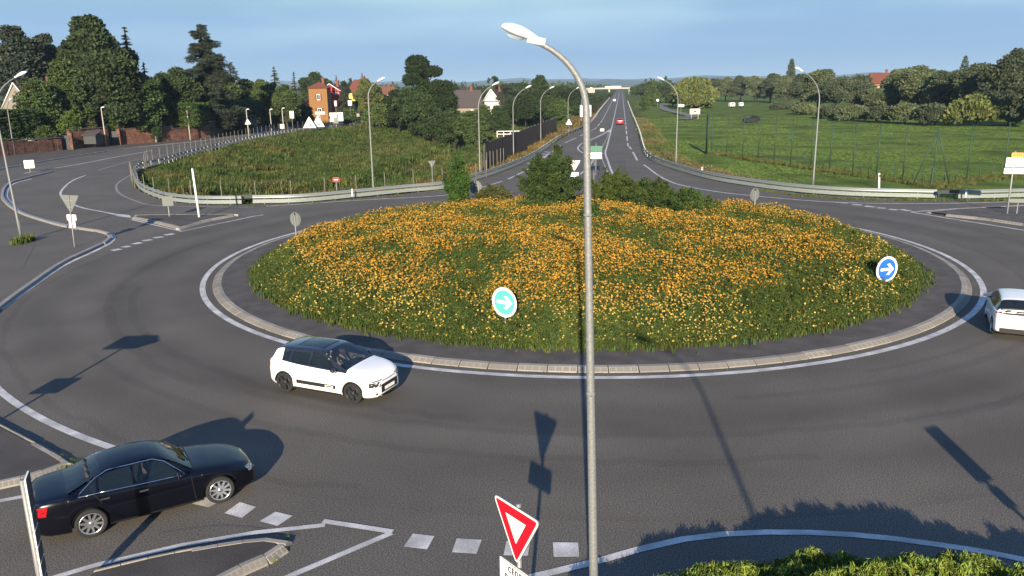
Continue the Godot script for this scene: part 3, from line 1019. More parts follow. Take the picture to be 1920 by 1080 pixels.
func kerbs() -> void:
	kerb_stone = kerb_mesh()
	var dk := st()
	chamfer_box(dk, Vector3(0, 0.03, 0), Vector3(1.99, 0.23, 0.26), 0.025)
	dk.set_material(M.worn_paint)
	M.dark_kerb = fin(dk)
	kerb_kinds = [kerb_stone]
	for k in [[0.38, 0.36, 0.325], [0.46, 0.43, 0.38], [0.33, 0.315, 0.285]]:
		var m2: ArrayMesh = kerb_stone.duplicate()
		var sm: StandardMaterial3D = M.kerb_stone.duplicate()
		sm.albedo_color = lin(k[0], k[1], k[2])
		m2.surface_set_material(0, sm)
		kerb_kinds.append(m2)
	# splitter at the bottom of the picture, rounded nose, slim
	var pts := curve([Vector2(-8.28, -14.02), Vector2(-7.19, -14.55), Vector2(-6.04, -14.94), Vector2(-5.21, -15.12), Vector2(-4.91, -15.04), Vector2(-4.79, -14.75), Vector2(-4.96, -14.45), Vector2(-5.37, -14.06), Vector2(-5.63, -13.75), Vector2(-6.47, -12.83)], 0.25)
	var o := raised("splitter_path", PackedVector2Array(offset_line(pts, 0.1) + [Vector2(-8.24, -12.87)]), M.pavement_asphalt)
	kerb_run(o, pts.slice(0, int(pts.size() * 0.42)), false, 0.5, 0.32)
	kerb_run(o, pts.slice(int(pts.size() * 0.42) - 3), false, 0.5, 0.8)
	# splitter at the left, where the road in and the road out part
	pts = curve([Vector2(-16.43, -22.80), Vector2(-14.59, -21.36), Vector2(-13.01, -20.18), Vector2(-11.74, -19.21), Vector2(-11.38, -18.90), Vector2(-11.36, -18.66), Vector2(-11.82, -18.11), Vector2(-12.38, -17.75), Vector2(-12.96, -17.45)], 0.25)
	o = raised("splitter_path", PackedVector2Array(offset_line(pts, 0.1)), M.pavement_asphalt)
	kerb_run(o, pts.slice(0, int(pts.size() * 0.55)), false, 0.5, 0.32)
	kerb_run(o, pts.slice(int(pts.size() * 0.55)), false, 0.5, 0.8)
	# triangular island of the left entry
	pts = curve([Vector2(-28.01, -59.70), Vector2(-26.12, -58.07), Vector2(-23.45, -55.57), Vector2(-22.57, -54.74), Vector2(-22.41, -55.48), Vector2(-21.89, -57.93), Vector2(-20.78, -60.04), Vector2(-20.79, -60.42), Vector2(-22.45, -60.58), Vector2(-25.32, -60.72), Vector2(-28.06, -60.71), Vector2(-28.24, -60.22), Vector2(-28.01, -59.70)], 0.5)
	o = raised("splitter_path", PackedVector2Array(pts.slice(0, -1)), M.pavement_asphalt)
	kerb_run(o, pts, true, 1.0)
	# left pavement
	pts = curve([Vector2(-21.73, -31.63), Vector2(-22.58, -34.44), Vector2(-23.49, -37.97), Vector2(-24.80, -43.72), Vector2(-25.20, -47.95), Vector2(-25.43, -50.02), Vector2(-26.07, -51.91), Vector2(-26.99, -53.25), Vector2(-28.58, -54.51), Vector2(-31.21, -56.23), Vector2(-35.47, -60.13), Vector2(-38.78, -63.59), Vector2(-43.15, -69.10), Vector2(-47.17, -75.10), Vector2(-52.18, -84.54), Vector2(-53.58, -90.24), Vector2(-54.57, -97.26)], 0.6)
	var inner := offset_line(pts, -0.15)
	o = raised("pavement", PackedVector2Array(inner + [Vector2(-54.07, -91.93), Vector2(-51.16, -81.24), Vector2(-44.34, -63.84), Vector2(-24.00, -31.15)]), M.pavement_asphalt)
	for w in walk(pts, 2.0, 1.0):
		var d: Vector2 = w[1]
		part(o, "kerb_stone", M.dark_kerb, null, Transform3D(Basis(Vector3(d.x, 0, d.y), Vector3.UP, Vector3(-d.y, 0, d.x)), vec(w[0])))
	# far pavement along the garden wall
	pts = curve([Vector2(-62.40, -93.61), Vector2(-63.26, -101.05), Vector2(-63.53, -106.62), Vector2(-63.99, -119.78), Vector2(-62.55, -136.14), Vector2(-57.46, -152.29), Vector2(-53.45, -173.29), Vector2(-47.38, -206.00)], 2.0)
	o = raised("pavement", PackedVector2Array(pts + [Vector2(-57.19, -223.73), Vector2(-61.44, -199.60), Vector2(-58.90, -160.40), Vector2(-62.88, -153.47), Vector2(-68.84, -144.89), Vector2(-72.63, -133.47), Vector2(-76.58, -122.86), Vector2(-79.95, -117.12)]), M.pavement_asphalt)
	for w in walk(pts, 4.0, 2.0):
		var d: Vector2 = w[1]
		part(o, "kerb_stone", M.dark_kerb, null, Transform3D(Basis(Vector3(d.x, 0, d.y) * 2.0, Vector3.UP, Vector3(-d.y, 0, d.x)), vec(w[0])))
	# triangle between the lanes of the straight road
	pts = [Vector2(18.68, -157.08), Vector2(12.49, -112.78), Vector2(9.97, -82.88), Vector2(9.57, -76.93), Vector2(8.26, -74.18), Vector2(8.07, -77.11), Vector2(10.61, -102.35), Vector2(10.93, -110.38), Vector2(10.60, -118.87), Vector2(11.50, -126.18), Vector2(14.23, -139.38)]
	o = raised("splitter_path", PackedVector2Array(pts), M.apron_asphalt)
	kerb_run(o, curve(pts, 3.0, true), true, 1.5)
	# triangle of the right-hand exit
	pts = [Vector2(29.50, -56.82), Vector2(32.51, -58.05), Vector2(37.99, -59.10), Vector2(41.44, -59.85), Vector2(33.84, -48.01), Vector2(33.04, -51.13), Vector2(31.87, -53.57)]
	o = raised("splitter_path", PackedVector2Array(pts), M.apron_asphalt)
	kerb_run(o, curve(pts, 2.0, true), false, 1.0)
	# field track on the right
	structure("track", strip(curve([Vector2(46, -217), Vector2(52, -235), Vector2(54, -262), Vector2(58, -310), Vector2(75, -400)], 5.0), 3.4, 0.05), M.gravel)

# ---------------------------------------------------------------- the island
func mound(r: float) -> float:
	var q := clampf(r / 16.9, 0, 1)
	return 0.10 + 0.95 * pow(maxf(0.0, 1.0 - q * q), 0.7)

func island_point(ang: float, r: float) -> Vector2:
	return CEN + Vector2(sin(ang), cos(ang)) * r

func make_island() -> void:
	var o := Node3D.new()
	o.name = "island_apron"
	add_child(o)
	o.set_meta("kind", "structure")
	var s := st(false)
	var n := 160
	for i in n:
		var a := TAU * i / n
		var b := TAU * (i + 1) / n
		quad(s, vec(island_point(a, 16.0), 0.125), vec(island_point(b, 16.0), 0.125), vec(island_point(b, 19.0), 0.125), vec(island_point(a, 19.0), 0.125))
	part(o, "surface", fin(s), M.apron_asphalt)
	kerb_run(o, arc(19.06, -125, 125, 1.0), true, 1.0, 1.35)
	# the planted mound of soil
	s = st(false)
	for j in 12:
		var r0 := 16.95 * j / 12.0
		var r1 := 16.95 * (j + 1) / 12.0
		for i in 80:
			var a := TAU * i / 80
			var b := TAU * (i + 1) / 80
			quad(s, vec(island_point(a, r0), mound(r0)), vec(island_point(b, r0), mound(r0)), vec(island_point(b, r1), mound(r1)), vec(island_point(a, r1), mound(r1)))
	structure("island_ground", fin(s), M.soil)
	# flower bed: leafy stems and orange-yellow heads, patchy
	rng.seed = 21
	var patch := FastNoiseLite.new()
	patch.seed = 17
	patch.frequency = 0.16
	patch.fractal_octaves = 3
	var leaves := leaf_clump(18, 0.36, 1.0, true)
	var xfs := []
	var cols := []
	var fx := []
	var fc := []
	var green := Color(0.056, 0.084, 0.020)
	for i in 72000:
		var r := 17.1 * sqrt(rng.randf())
		var a := rnd(0, TAU)
		var p := island_point(a, r)
		# the far side lies behind the plants
		var back := p.y < CEN.y - 6.0
		if back and rng.randf() < 0.35:
			continue
		var q := patch.get_noise_2d(p.x, p.y)
		var fine := patch.get_noise_2d(p.x * 4.3 + 90.0, p.y * 4.3)
		var rim := 1.0 - smoothstep(15.2, 17.1, r + fine * 0.7)
		var tall := lerpf(0.18, 0.92, rim) * (1.0 + 0.28 * q + 0.22 * fine)
		var y := mound(r)
		var sc := rnd(0.12, 0.26)
		var hh := rnd(0.25, 1.0)
		xfs.append(Transform3D(Basis(Vector3.UP, rnd(0, TAU)).scaled_local(Vector3(sc, sc * 1.3, sc)), vec(p, y + tall * hh - sc * 0.4)))
		cols.append(shade(green, rnd(0.55, 1.5), rnd(-0.2, 0.25)))
		# heads
		var want := clampf(0.60 + 1.5 * q + 0.8 * fine, 0.03, 1.0) * lerpf(0.38, 1.0, smoothstep(17.1, 14.9, r)) * lerpf(1.0, 0.72, smoothstep(4.0, 13.0, p.x - CEN.x))
		for k in 2:
			if rng.randf() < want * 0.80:
				var fp := p + Vector2(rnd(-0.16, 0.16), rnd(-0.16, 0.16))
				var tilt := Basis(Vector3(1, 0, 0), rnd(0.15, 1.15)) * Basis(Vector3(0, 0, 1), rnd(-0.6, 0.6))
				var fs := rnd(0.025, 0.046)
				fx.append(Transform3D((Basis(Vector3.UP, rnd(-0.9, 0.9)) * tilt).scaled_local(Vector3.ONE * fs), vec(fp, y + tall * rnd(0.72, 1.12) + 0.02)))
				var pale := clampf(smoothstep(13.5, 17.0, r) * smoothstep(-4.0, 6.0, p.y - CEN.y) + rnd(-0.35, 0.25), 0, 1)
				fc.append(shade(Color(0.42, 0.220, 0.028).lerp(Color(0.45, 0.34, 0.085), pale), rnd(0.6, 1.2), rnd(-0.05, 0.1)))
	var bed := Node3D.new()
	bed.name = "flower_bed"
	add_child(bed)
	bed.set_meta("kind", "stuff")
	tag(bed, "bed of orange and yellow flowers covering the roundabout island", "flowers")
	copies(bed, "foliage", leaves, M.grass_leaves, xfs, cols).set_meta("kind", "stuff")
	copies(bed, "blossoms", flower_head(), M.petals, fx, fc).set_meta("kind", "stuff")
	print("bed ", xfs.size(), " ", fx.size())
	# rough grass round the foot of the bed
	xfs = []
	cols = []
	for i in 9000:
		var r := 16.95 + rng.randfn() * 0.28
		var p := island_point(rnd(-2.3, 2.3), r)
		var h := rnd(0.1, 0.34)
		xfs.append(Transform3D(Basis(Vector3.UP, rnd(0, TAU)).scaled_local(Vector3(h, h, h)), vec(p, 0.1)))
		cols.append(shade(Color(0.055, 0.085, 0.022), rnd(0.6, 1.5), rnd(-0.2, 0.4)))
	var g := copies(self, "rough_grass", blade_tuft(8, 0.35, 0.05, 0.5), M.grass_leaves, xfs, cols)
	tag(g, "fringe of rough green grass round the foot of the flower bed", "grass")
	g.set_meta("kind", "stuff")
	# shrubs on the far half of the island
	shrub("tall narrow bright green shrub at the left of the island shrubs", Vector3(-3.66, 1.50, -55.50), 3.9, 1.05, Color(0.036, 0.076, 0.015), 61, 900)
	shrub("low thin olive bush with loose twigs beside the white disc sign", Vector3(-1.22, 1.63, -56.50), 1.9, 1.5, Color(0.056, 0.066, 0.023), 62, 380)
	shrub("widest dome-shaped dark green shrub behind the lamp mast", Vector3(2.56, 1.44, -53.50), 3.9, 2.5, Color(0.033, 0.056, 0.016), 63, 2400)
	shrub("loose pointed shoots rising from the top of the dome-shaped shrub", Vector3(2.97, 1.76, -54.50), 4.9, 0.7, Color(0.036, 0.066, 0.017), 64, 420)
	shrub("sprawling yellow-green shrub just right of the lamp mast", Vector3(6.69, 1.35, -53.00), 3.0, 1.7, Color(0.043, 0.066, 0.016), 65, 1000)
	shrub("sprawling dark green shrub with long arching twigs", Vector3(8.72, 1.20, -51.00), 2.7, 2.1, Color(0.036, 0.058, 0.015), 66, 1200)
	shrub("low green shrub at the right end of the island shrubs", Vector3(10.94, 1.07, -49.50), 2.1, 1.9, Color(0.038, 0.066, 0.016), 67, 900)
	shrub("small green bush among the flowers below the dome shrub", Vector3(1.41, 1.39, -50.50), 1.5, 1.3, Color(0.040, 0.063, 0.016), 68, 420)
	shrub("small green bush in a gap of the flowers near the right shrubs", Vector3(5.27, 1.10, -46.00), 1.5, 1.6, Color(0.038, 0.063, 0.016), 69, 420)

func shrub(label: String, at: Vector3, h: float, r: float, col: Color, seed_: int, count: int) -> void:
	rng.seed = seed_
	var p := Vector2(at.x, at.z)
	var y := mound(p.distance_to(CEN))
	var o := thing("shrub", label, "shrub", vec(p, y), 0.0, "shrubs on the island")
	var stems := st(false)
	var xfs := []
	var cols := []
	var n := int(18 + r * 14)
	for i in n:
		var a := rnd(0, TAU)
		var q := r * sqrt(rng.randf()) * 0.95
		var hh := h * rnd(0.72, 1.08) * (1.0 - 0.42 * pow(q / r, 2))
		var tip := Vector3(cos(a) * q, hh, sin(a) * q)
		var mid := Vector3(tip.x * 0.45, hh * 0.55, tip.z * 0.45)
		tube(stems, [Vector3(cos(a) * 0.1, -0.1, sin(a) * 0.1), mid, tip], [0.03, 0.02, 0.008], 4, false)
		var m := int(count / float(n)) + 2
		for j in m:
			var t := rnd(0.06, 1.0)
			var c := mid.lerp(tip, (t - 0.5) * 2.0) if t > 0.5 else mid * (t * 2.0)
			var spread := 0.30 * (1.15 - t) + 0.09
			var sc := rnd(0.12, 0.25) * (1.1 - 0.35 * t)
			xfs.append(Transform3D(Basis(Vector3.UP, rnd(0, TAU)).scaled_local(Vector3(sc, sc * 1.25, sc)), c + rand_dir() * spread))
			cols.append(shade(col, rnd(0.55, 1.5), rnd(-0.15, 0.2)))
	part(o, "stem", fin(stems), M.bark)
	copies(o, "foliage", M.leaf_clump, M.leaves, xfs, cols)

func flower_head() -> ArrayMesh:
	var s := st()
	for k in 7:
		var a := TAU * k / 7
		var d := Vector3(cos(a), 0.0, sin(a))
		var e := Vector3(-sin(a), 0, cos(a)) * 0.42
		quad(s, Vector3(0, 0.12, 0), d * 0.62 - e + Vector3(0, 0.2, 0), d + Vector3(0, 0.1, 0), d * 0.62 + e + Vector3(0, 0.2, 0))
	return fin(s)

# ---------------------------------------------------------------- guard rails
func make_rails() -> void:
	var left_near := curve([Vector2(9.2, -145), Vector2(7.99, -138.03), Vector2(3.04, -106.71), Vector2(-0.58, -90.81), Vector2(-3.81, -80.37), Vector2(-6.02, -74.67), Vector2(-9.43, -72.38), Vector2(-13.63, -69.30), Vector2(-17.58, -66.78), Vector2(-21.26, -66.54)], 1.0)
	guard_rail("galvanised guard rail curving from the straight road to the left entry", left_near, true, -130.0, 1.0)
	var left_loop := curve([Vector2(-22.11, -66.32), Vector2(-25.49, -66.66), Vector2(-28.68, -68.57), Vector2(-30.75, -70.80), Vector2(-34.71, -76.41), Vector2(-38.68, -83.81), Vector2(-42.02, -90.87), Vector2(-45.05, -99.06), Vector2(-44.86, -104.50), Vector2(-46.55, -117.70), Vector2(-48.34, -154.82), Vector2(-46.57, -181.65), Vector2(-39.76, -201.06), Vector2(-31.34, -225.05)], 1.0)
	guard_rail("guard rail that loops round the grass bank of the left road", left_loop, true, -97.0, 1.0)
	var right_far := curve([Vector2(road_x(-440) + 5.3, -440), Vector2(road_x(-250) + 5.3, -250), Vector2(road_x(-157) + 5.4, -157), Vector2(18.43, -112.62), Vector2(17.62, -105.05), Vector2(17.36, -96.97), Vector2(18.34, -86.44), Vector2(19.74, -78.29), Vector2(22.15, -72.53), Vector2(24.59, -68.54), Vector2(27.99, -65.79), Vector2(33.77, -63.89)], 1.2)
	guard_rail("guard rail along the right side of the straight road and the field", right_far, true, -105.0, -1.0)
	var right_end := curve([Vector2(35.21, -63.42), Vector2(37.95, -63.44), Vector2(40.88, -63.75), Vector2(44.03, -63.72)], 1.0)
	guard_rail("short end of guard rail beside the white direction sign", right_end, true, -200.0, -1.0)
	var left_up := curve([Vector2(road_x(-560) - 5.6, -560), Vector2(road_x(-300) - 5.6, -300), Vector2(18.5, -192), Vector2(10.0, -149)], 2.0)
	guard_rail("distant guard rail along the left side of the straight road", left_up, false, -100.0, 1.0)
	# dark joints where two lengths of rail meet
	for q in [[Vector3(-21.69, 0.46, -66.80), 1.1, -0.05, "dark steel plate bridging the gap in the left guard rail"], [Vector3(34.33, 0.53, -63.30), 1.7, 0.02, "dark steel plate bridging the gap in the right guard rail"]]:
		var o := thing("rail_joint", q[3], "rail plate", Vector3(q[0].x, 0, q[0].z), q[2])
		part(o, "plate", boxm(Vector3(0, 0.62, 0), Vector3(q[1], 0.30, 0.06)), M.dark_steel)
		for e in [-0.4, 0.4]:
			part(o, "post", boxm(Vector3(e * q[1], 0.35, -0.06), Vector3(0.08, 0.7, 0.06)), M.dark_steel)

# pts runs along the rail; side is the side (+1 left of travel) on which the traffic passes
func guard_rail(label: String, pts: Array, screen: bool, screen_from: float, side: float) -> void:
	var o := thing("guard_rail", label, "guard rail", vec(pts[0]))
	var org := vec(pts[0])
	var s := st(false)
	var prof := [Vector2(0.0, 0.76), Vector2(0.045, 0.745), Vector2(0.075, 0.69), Vector2(0.02, 0.63), Vector2(0.02, 0.60), Vector2(0.075, 0.54), Vector2(0.045, 0.485), Vector2(0.0, 0.47)]
	for i in pts.size() - 1:
		var na := side_of(pts, i) * -side
		var nb := side_of(pts, i + 1) * -side
		for j in prof.size() - 1:
			var q: Vector2 = prof[j]
			var r: Vector2 = prof[j + 1]
			quad(s, vec(pts[i] + na * q.x, q.y) - org, vec(pts[i + 1] + nb * q.x, q.y) - org, vec(pts[i + 1] + nb * r.x, r.y) - org, vec(pts[i] + na * r.x, r.y) - org)
	part(o, "beam", fin(s), M.rail_steel)
	if screen:
		s = st(false)
		for i in pts.size() - 1:
			if pts[i].y < screen_from:
				continue
			var na := side_of(pts, i) * -side * 0.04
			var nb := side_of(pts, i + 1) * -side * 0.04
			quad(s, vec(pts[i] + na, 0.40) - org, vec(pts[i + 1] + nb, 0.40) - org, vec(pts[i + 1] + nb * 1.8, 0.10) - org, vec(pts[i] + na * 1.8, 0.10) - org)
		part(o, "lower_screen", fin(s), M.rail_screen)
	var pm := boxm(Vector3(0, 0.33, 0), Vector3(0.06, 0.86, 0.10))
	var stop := boxm(Vector3(0, 0.615, 0.06), Vector3(0.10, 0.22, 0.10))
	for w in walk(pts, 2.0 if pts[0].y > -300.0 else 4.0, 1.0):
		var d: Vector2 = w[1]
		var n := Vector2(-d.y, d.x) * side
		var b := Basis(Vector3(d.x, 0, d.y), Vector3.UP, Vector3(-n.x, 0, -n.y))
		var p := part(o, "post", pm, M.rail_steel, Transform3D(b, vec(w[0] + n * 0.13, 0.0) - org))
		part(p, "spacer", stop, M.rail_steel)

# ---------------------------------------------------------------- fences
func make_fences() -> void:
	# brown board fence beside the straight road
	var o := thing("board_fence", "dark brown fence of tall upright boards left of the straight road", "fence", vec(Vector2(-2.70, -89.95)))
	var a: Vector2 = Vector2(-2.70, -89.95)
	var b: Vector2 = Vector2(9.55, -166.87)
	var l := a.distance_to(b)
	var d := (b - a) / l
	var bw := 0.62
	var n := int(l / bw)
	for i in n:
		var t := (i + 0.5) * bw
		var h := lerpf(3.1, 2.75, t / l) + 0.03 * sin(i * 2.3)
		var m := boxm(Vector3(0, h * 0.5 - 0.2, 0.015 if i % 2 else 0.0), Vector3(bw * 0.965, h + 0.4, 0.035))
		part(o, "board", m, M["plank_%d" % ((i * 7 + i / 3) % 3)], Transform3D(Basis(Vector3(d.x, 0, d.y), Vector3.UP, Vector3(-d.y, 0, d.x)), vec(d * t)))
	for i in int(l / 4.0) + 1:
		part(o, "post", boxm(Vector3(0, 1.4, 0), Vector3(0.12, 3.4, 0.12)), M.dark_steel, Transform3D(Basis(Vector3(d.x, 0, d.y), Vector3.UP, Vector3(-d.y, 0, d.x)), vec(d * (i * 4.0) + Vector2(-d.y, d.x) * -0.12)))
	# slim pale stakes with wire behind the left rails
	var line := curve([Vector2(-2.92, -85.62), Vector2(-6.24, -77.58), Vector2(-9.87, -75.93), Vector2(-14.24, -72.55), Vector2(-18.43, -70.16), Vector2(-22.42, -69.56), Vector2(-26.72, -70.02), Vector2(-30.52, -72.53), Vector2(-34.17, -77.15), Vector2(-37.92, -83.72), Vector2(-41.13, -90.75)], 1.0)
	stake_fence("wire fence of slim pale stakes behind the left guard rail", offset_line(line, -1.0), 2.9, 1.75)
	stake_fence("wire fence of thin posts along the loop of the left road", offset_line(curve([Vector2(-43.57, -95.71), Vector2(-46.03, -103.25), Vector2(-46.47, -110.05), Vector2(-47.60, -124.59), Vector2(-49.93, -159.98), Vector2(-47.75, -186.34), Vector2(-40.31, -203.89), Vector2(-32.60, -228.85)], 1.0), 0.5), 2.6, 2.1)
	stake_fence("cluster of pale upright stakes at the near end of the board fence", [Vector2(-3.45, -87.82), Vector2(-2.69, -89.38), Vector2(-2.09, -91.61), Vector2(-0.67, -96.39)], 1.35, 2.2)
	# ball-stop fence of the playing field: tall green posts, lower posts between, wires and brace struts
	var feet := [Vector2(27.59, -111.87), Vector2(29.09, -109.79), Vector2(29.36, -103.07), Vector2(30.15, -99.16), Vector2(31.36, -96.83), Vector2(32.14, -93.34), Vector2(33.27, -90.03), Vector2(33.96, -86.43), Vector2(34.81, -82.56), Vector2(36.08, -79.90), Vector2(37.26, -76.95), Vector2(37.90, -72.62), Vector2(42.49, -75.39), Vector2(47.68, -78.35), Vector2(52.97, -81.07)]
	o = thing("ball_stop_fence", "tall green post fence of the playing field right of the road", "fence", vec(feet[0]))
	var org := vec(feet[0])
	for i in feet.size():
		part(o, "post", tubem([vec(feet[i], -0.2) - org, vec(feet[i], 5.1) - org], 0.055, 6), M.green_paint)
		if i < feet.size() - 1:
			for k in [0.33, 0.67]:
				var m: Vector2 = feet[i].lerp(feet[i + 1], k)
				part(o, "low_post", tubem([vec(m, -0.1) - org, vec(m, 1.55) - org], 0.035, 5), M.green_paint)
			var s := st(false)
			for y in [0.08, 0.8, 1.5, 3.3, 5.05]:
				tube(s, [vec(feet[i], y) - org, vec(feet[i + 1], y) - org], 0.009, 4, false)
			part(o, "wire", fin(s), M.green_paint)
	for e in [Vector2(-1.6, -0.4), Vector2(1.7, -0.3)]:
		var f: Vector2 = feet[11]
		part(o, "brace", tubem([vec(f + e, -0.1) - org, vec(f, 4.9) - org], 0.05, 6), M.green_paint)
	part(o, "low_post", boxm(vec(feet[11] + Vector2(-0.25, 0.3), 0.75) - org, Vector3(0.12, 1.7, 0.12)), M.green_paint)
	# short return of the fence that is seen almost end-on
	o = thing("ball_stop_fence", "short end-on return of the green ball fence with close posts", "fence", vec(Vector2(26.53, -112.99)))
	org = vec(Vector2(26.53, -112.99))
	var r0: Vector2 = Vector2(26.53, -112.99)
	var r1: Vector2 = Vector2(27.31, -111.01)
	for i in 6:
		var q := r0.lerp(r1, i / 5.0) + Vector2(0.0, -i * 1.2 + 3.0)
		part(o, "post", tubem([vec(q, -0.2) - org, vec(q, 5.1) - org], 0.06, 6), M.green_paint)
	for i in 11:
		var s := st(false)
		tube(s, [vec(r0 + Vector2(0, 3.0), 0.1 + i * 0.5) - org, vec(r1 + Vector2(0, -3.0), 0.1 + i * 0.5) - org], 0.012, 4, false)
		part(o, "wire", fin(s), M.green_paint)
	# white railing of a little footbridge by the stream
	o = thing("footbridge_railing", "white railing of the footbridge over the stream by the bushes", "railing", Vector3(-2.5, -0.6, -163))
	for i in 6:
		part(o, "post", boxm(Vector3(i * 1.3, 0.5, 0), Vector3(0.12, 1.2, 0.12)), M.white_paint)
	for y in [0.5, 1.05]:
		part(o, "rail", boxm(Vector3(3.25, y, 0), Vector3(6.6, 0.12, 0.08)), M.white_paint)
	# garden wall on the left, in lengths between two gateways
	for w in [[Vector2(-77.01, -114.96), Vector2(-74.63, -124.44), 2.3, "rubble_wall", "stretch of reddish stone garden wall at the far left, partly overgrown"],
			[Vector2(-74.63, -124.44), Vector2(-72.36, -132.31), 2.0, "rubble_wall", "low reddish stone wall left of the dark garden door"],
			[Vector2(-72.14, -134.50), Vector2(-69.55, -142.44), 3.0, "rubble_wall", "reddish stone garden wall between the dark door and the slit gate"],
			[Vector2(-68.48, -143.51), Vector2(-62.55, -152.65), 2.6, "rubble_wall", "reddish stone wall under the climbing bushes"],
			[Vector2(-62.55, -152.65), Vector2(-58.68, -160.35), 2.2, "rubble_wall", "crumbling reddish wall end below the palm-like bush"],
			[Vector2(-58.68, -160.35), Vector2(-60.61, -196.89), 3.0, "grey_wall", "shaded grey retaining wall below the long clipped hedge"]]:
		var p0: Vector2 = w[0]
		var p1: Vector2 = w[1]
		var dd := (p1 - p0).normalized()
		var ln := p0.distance_to(p1)
		var wl := thing("garden_wall", w[4], "wall", vec(p0), 0.0, "garden walls on the left")
		var bb := Basis(Vector3(dd.x, 0, dd.y), Vector3.UP, Vector3(-dd.y, 0, dd.x))
		var s := st()
		var seg := 9
		rng.seed = int(ln * 100)
		for i in seg:
			var h: float = w[2] * (1.0 + rnd(-0.05, 0.05))
			box(s, bb * Vector3(ln * (i + 0.5) / seg, h * 0.5, rnd(-0.03, 0.03)), Vector3(ln / seg + 0.01, h, 0.45), bb)
		part(wl, "wall", fin(s), M[w[3]])
		part(wl, "coping", boxm(bb * Vector3(ln * 0.5, w[2] * 1.06 + 0.06, 0), Vector3(ln, 0.12, 0.6), bb), M.grey_wall if w[3] == "rubble_wall" else M.concrete_post)
	# dark door and gate in the wall
	for q in [[Vector2(-72.25, -133.40), 2.4, 1.9, "dark green garden door set in the reddish wall"], [Vector2(-69.07, -142.98), 2.5, 2.1, "narrow dark gate between two reddish pillars"]]:
		var g := thing("garden_door", q[3], "gate", vec(q[0]))
		part(g, "leaf", boxm(Vector3(0, q[1] * 0.5, 0), Vector3(q[2], q[1], 0.1)), M.dark_steel)
		for e in [-1, 1]:
			part(g, "pillar", boxm(Vector3(e * (q[2] * 0.5 + 0.2), q[1] * 0.58, 0), Vector3(0.45, q[1] * 1.16, 0.55)), M.rubble_wall)
		part(g, "handle", boxm(Vector3(q[2] * 0.35, 1.05, 0.07), Vector3(0.14, 0.05, 0.06)), M.pole_steel)
	var sh := thing("garden_shed", "small slate-blue shed roof above the garden wall", "shed", Vector3(-69.5, 1.3, -137))
	part(sh, "wall", boxm(Vector3(0, 0.3, 0), Vector3(2.0, 1.6, 2.0)), M.dark_steel)
	part(sh, "roof", boxm(Vector3(0, 1.25, 0.1), Vector3(2.5, 0.14, 2.5), Basis(Vector3.RIGHT, 0.25)), M.roof_grey)

func stake_fence(label: String, pts: Array, gap: float, h: float) -> void:
	var o := thing("wire_fence", label, "fence", vec(pts[0]))
	var org := vec(pts[0])
	var w := walk(pts, gap, gap * 0.5)
	rng.seed = w.size() * 31
	for i in w.size():
		var p: Vector2 = w[i][0]
		part(o, "stake", tubem([vec(p, -0.7) - org, vec(p + Vector2(rnd(-0.06, 0.06), 0), h * rnd(0.93, 1.05)) - org], 0.032, 5), M.stake_wood)
	for y in [0.5, 0.95]:
		var s := st(false)
		for i in w.size() - 1:
			tube(s, [vec(w[i][0], h * y) - org, vec(w[i + 1][0], h * y) - org], 0.006, 3, false)
		part(o, "wire", fin(s), M.dark_steel)

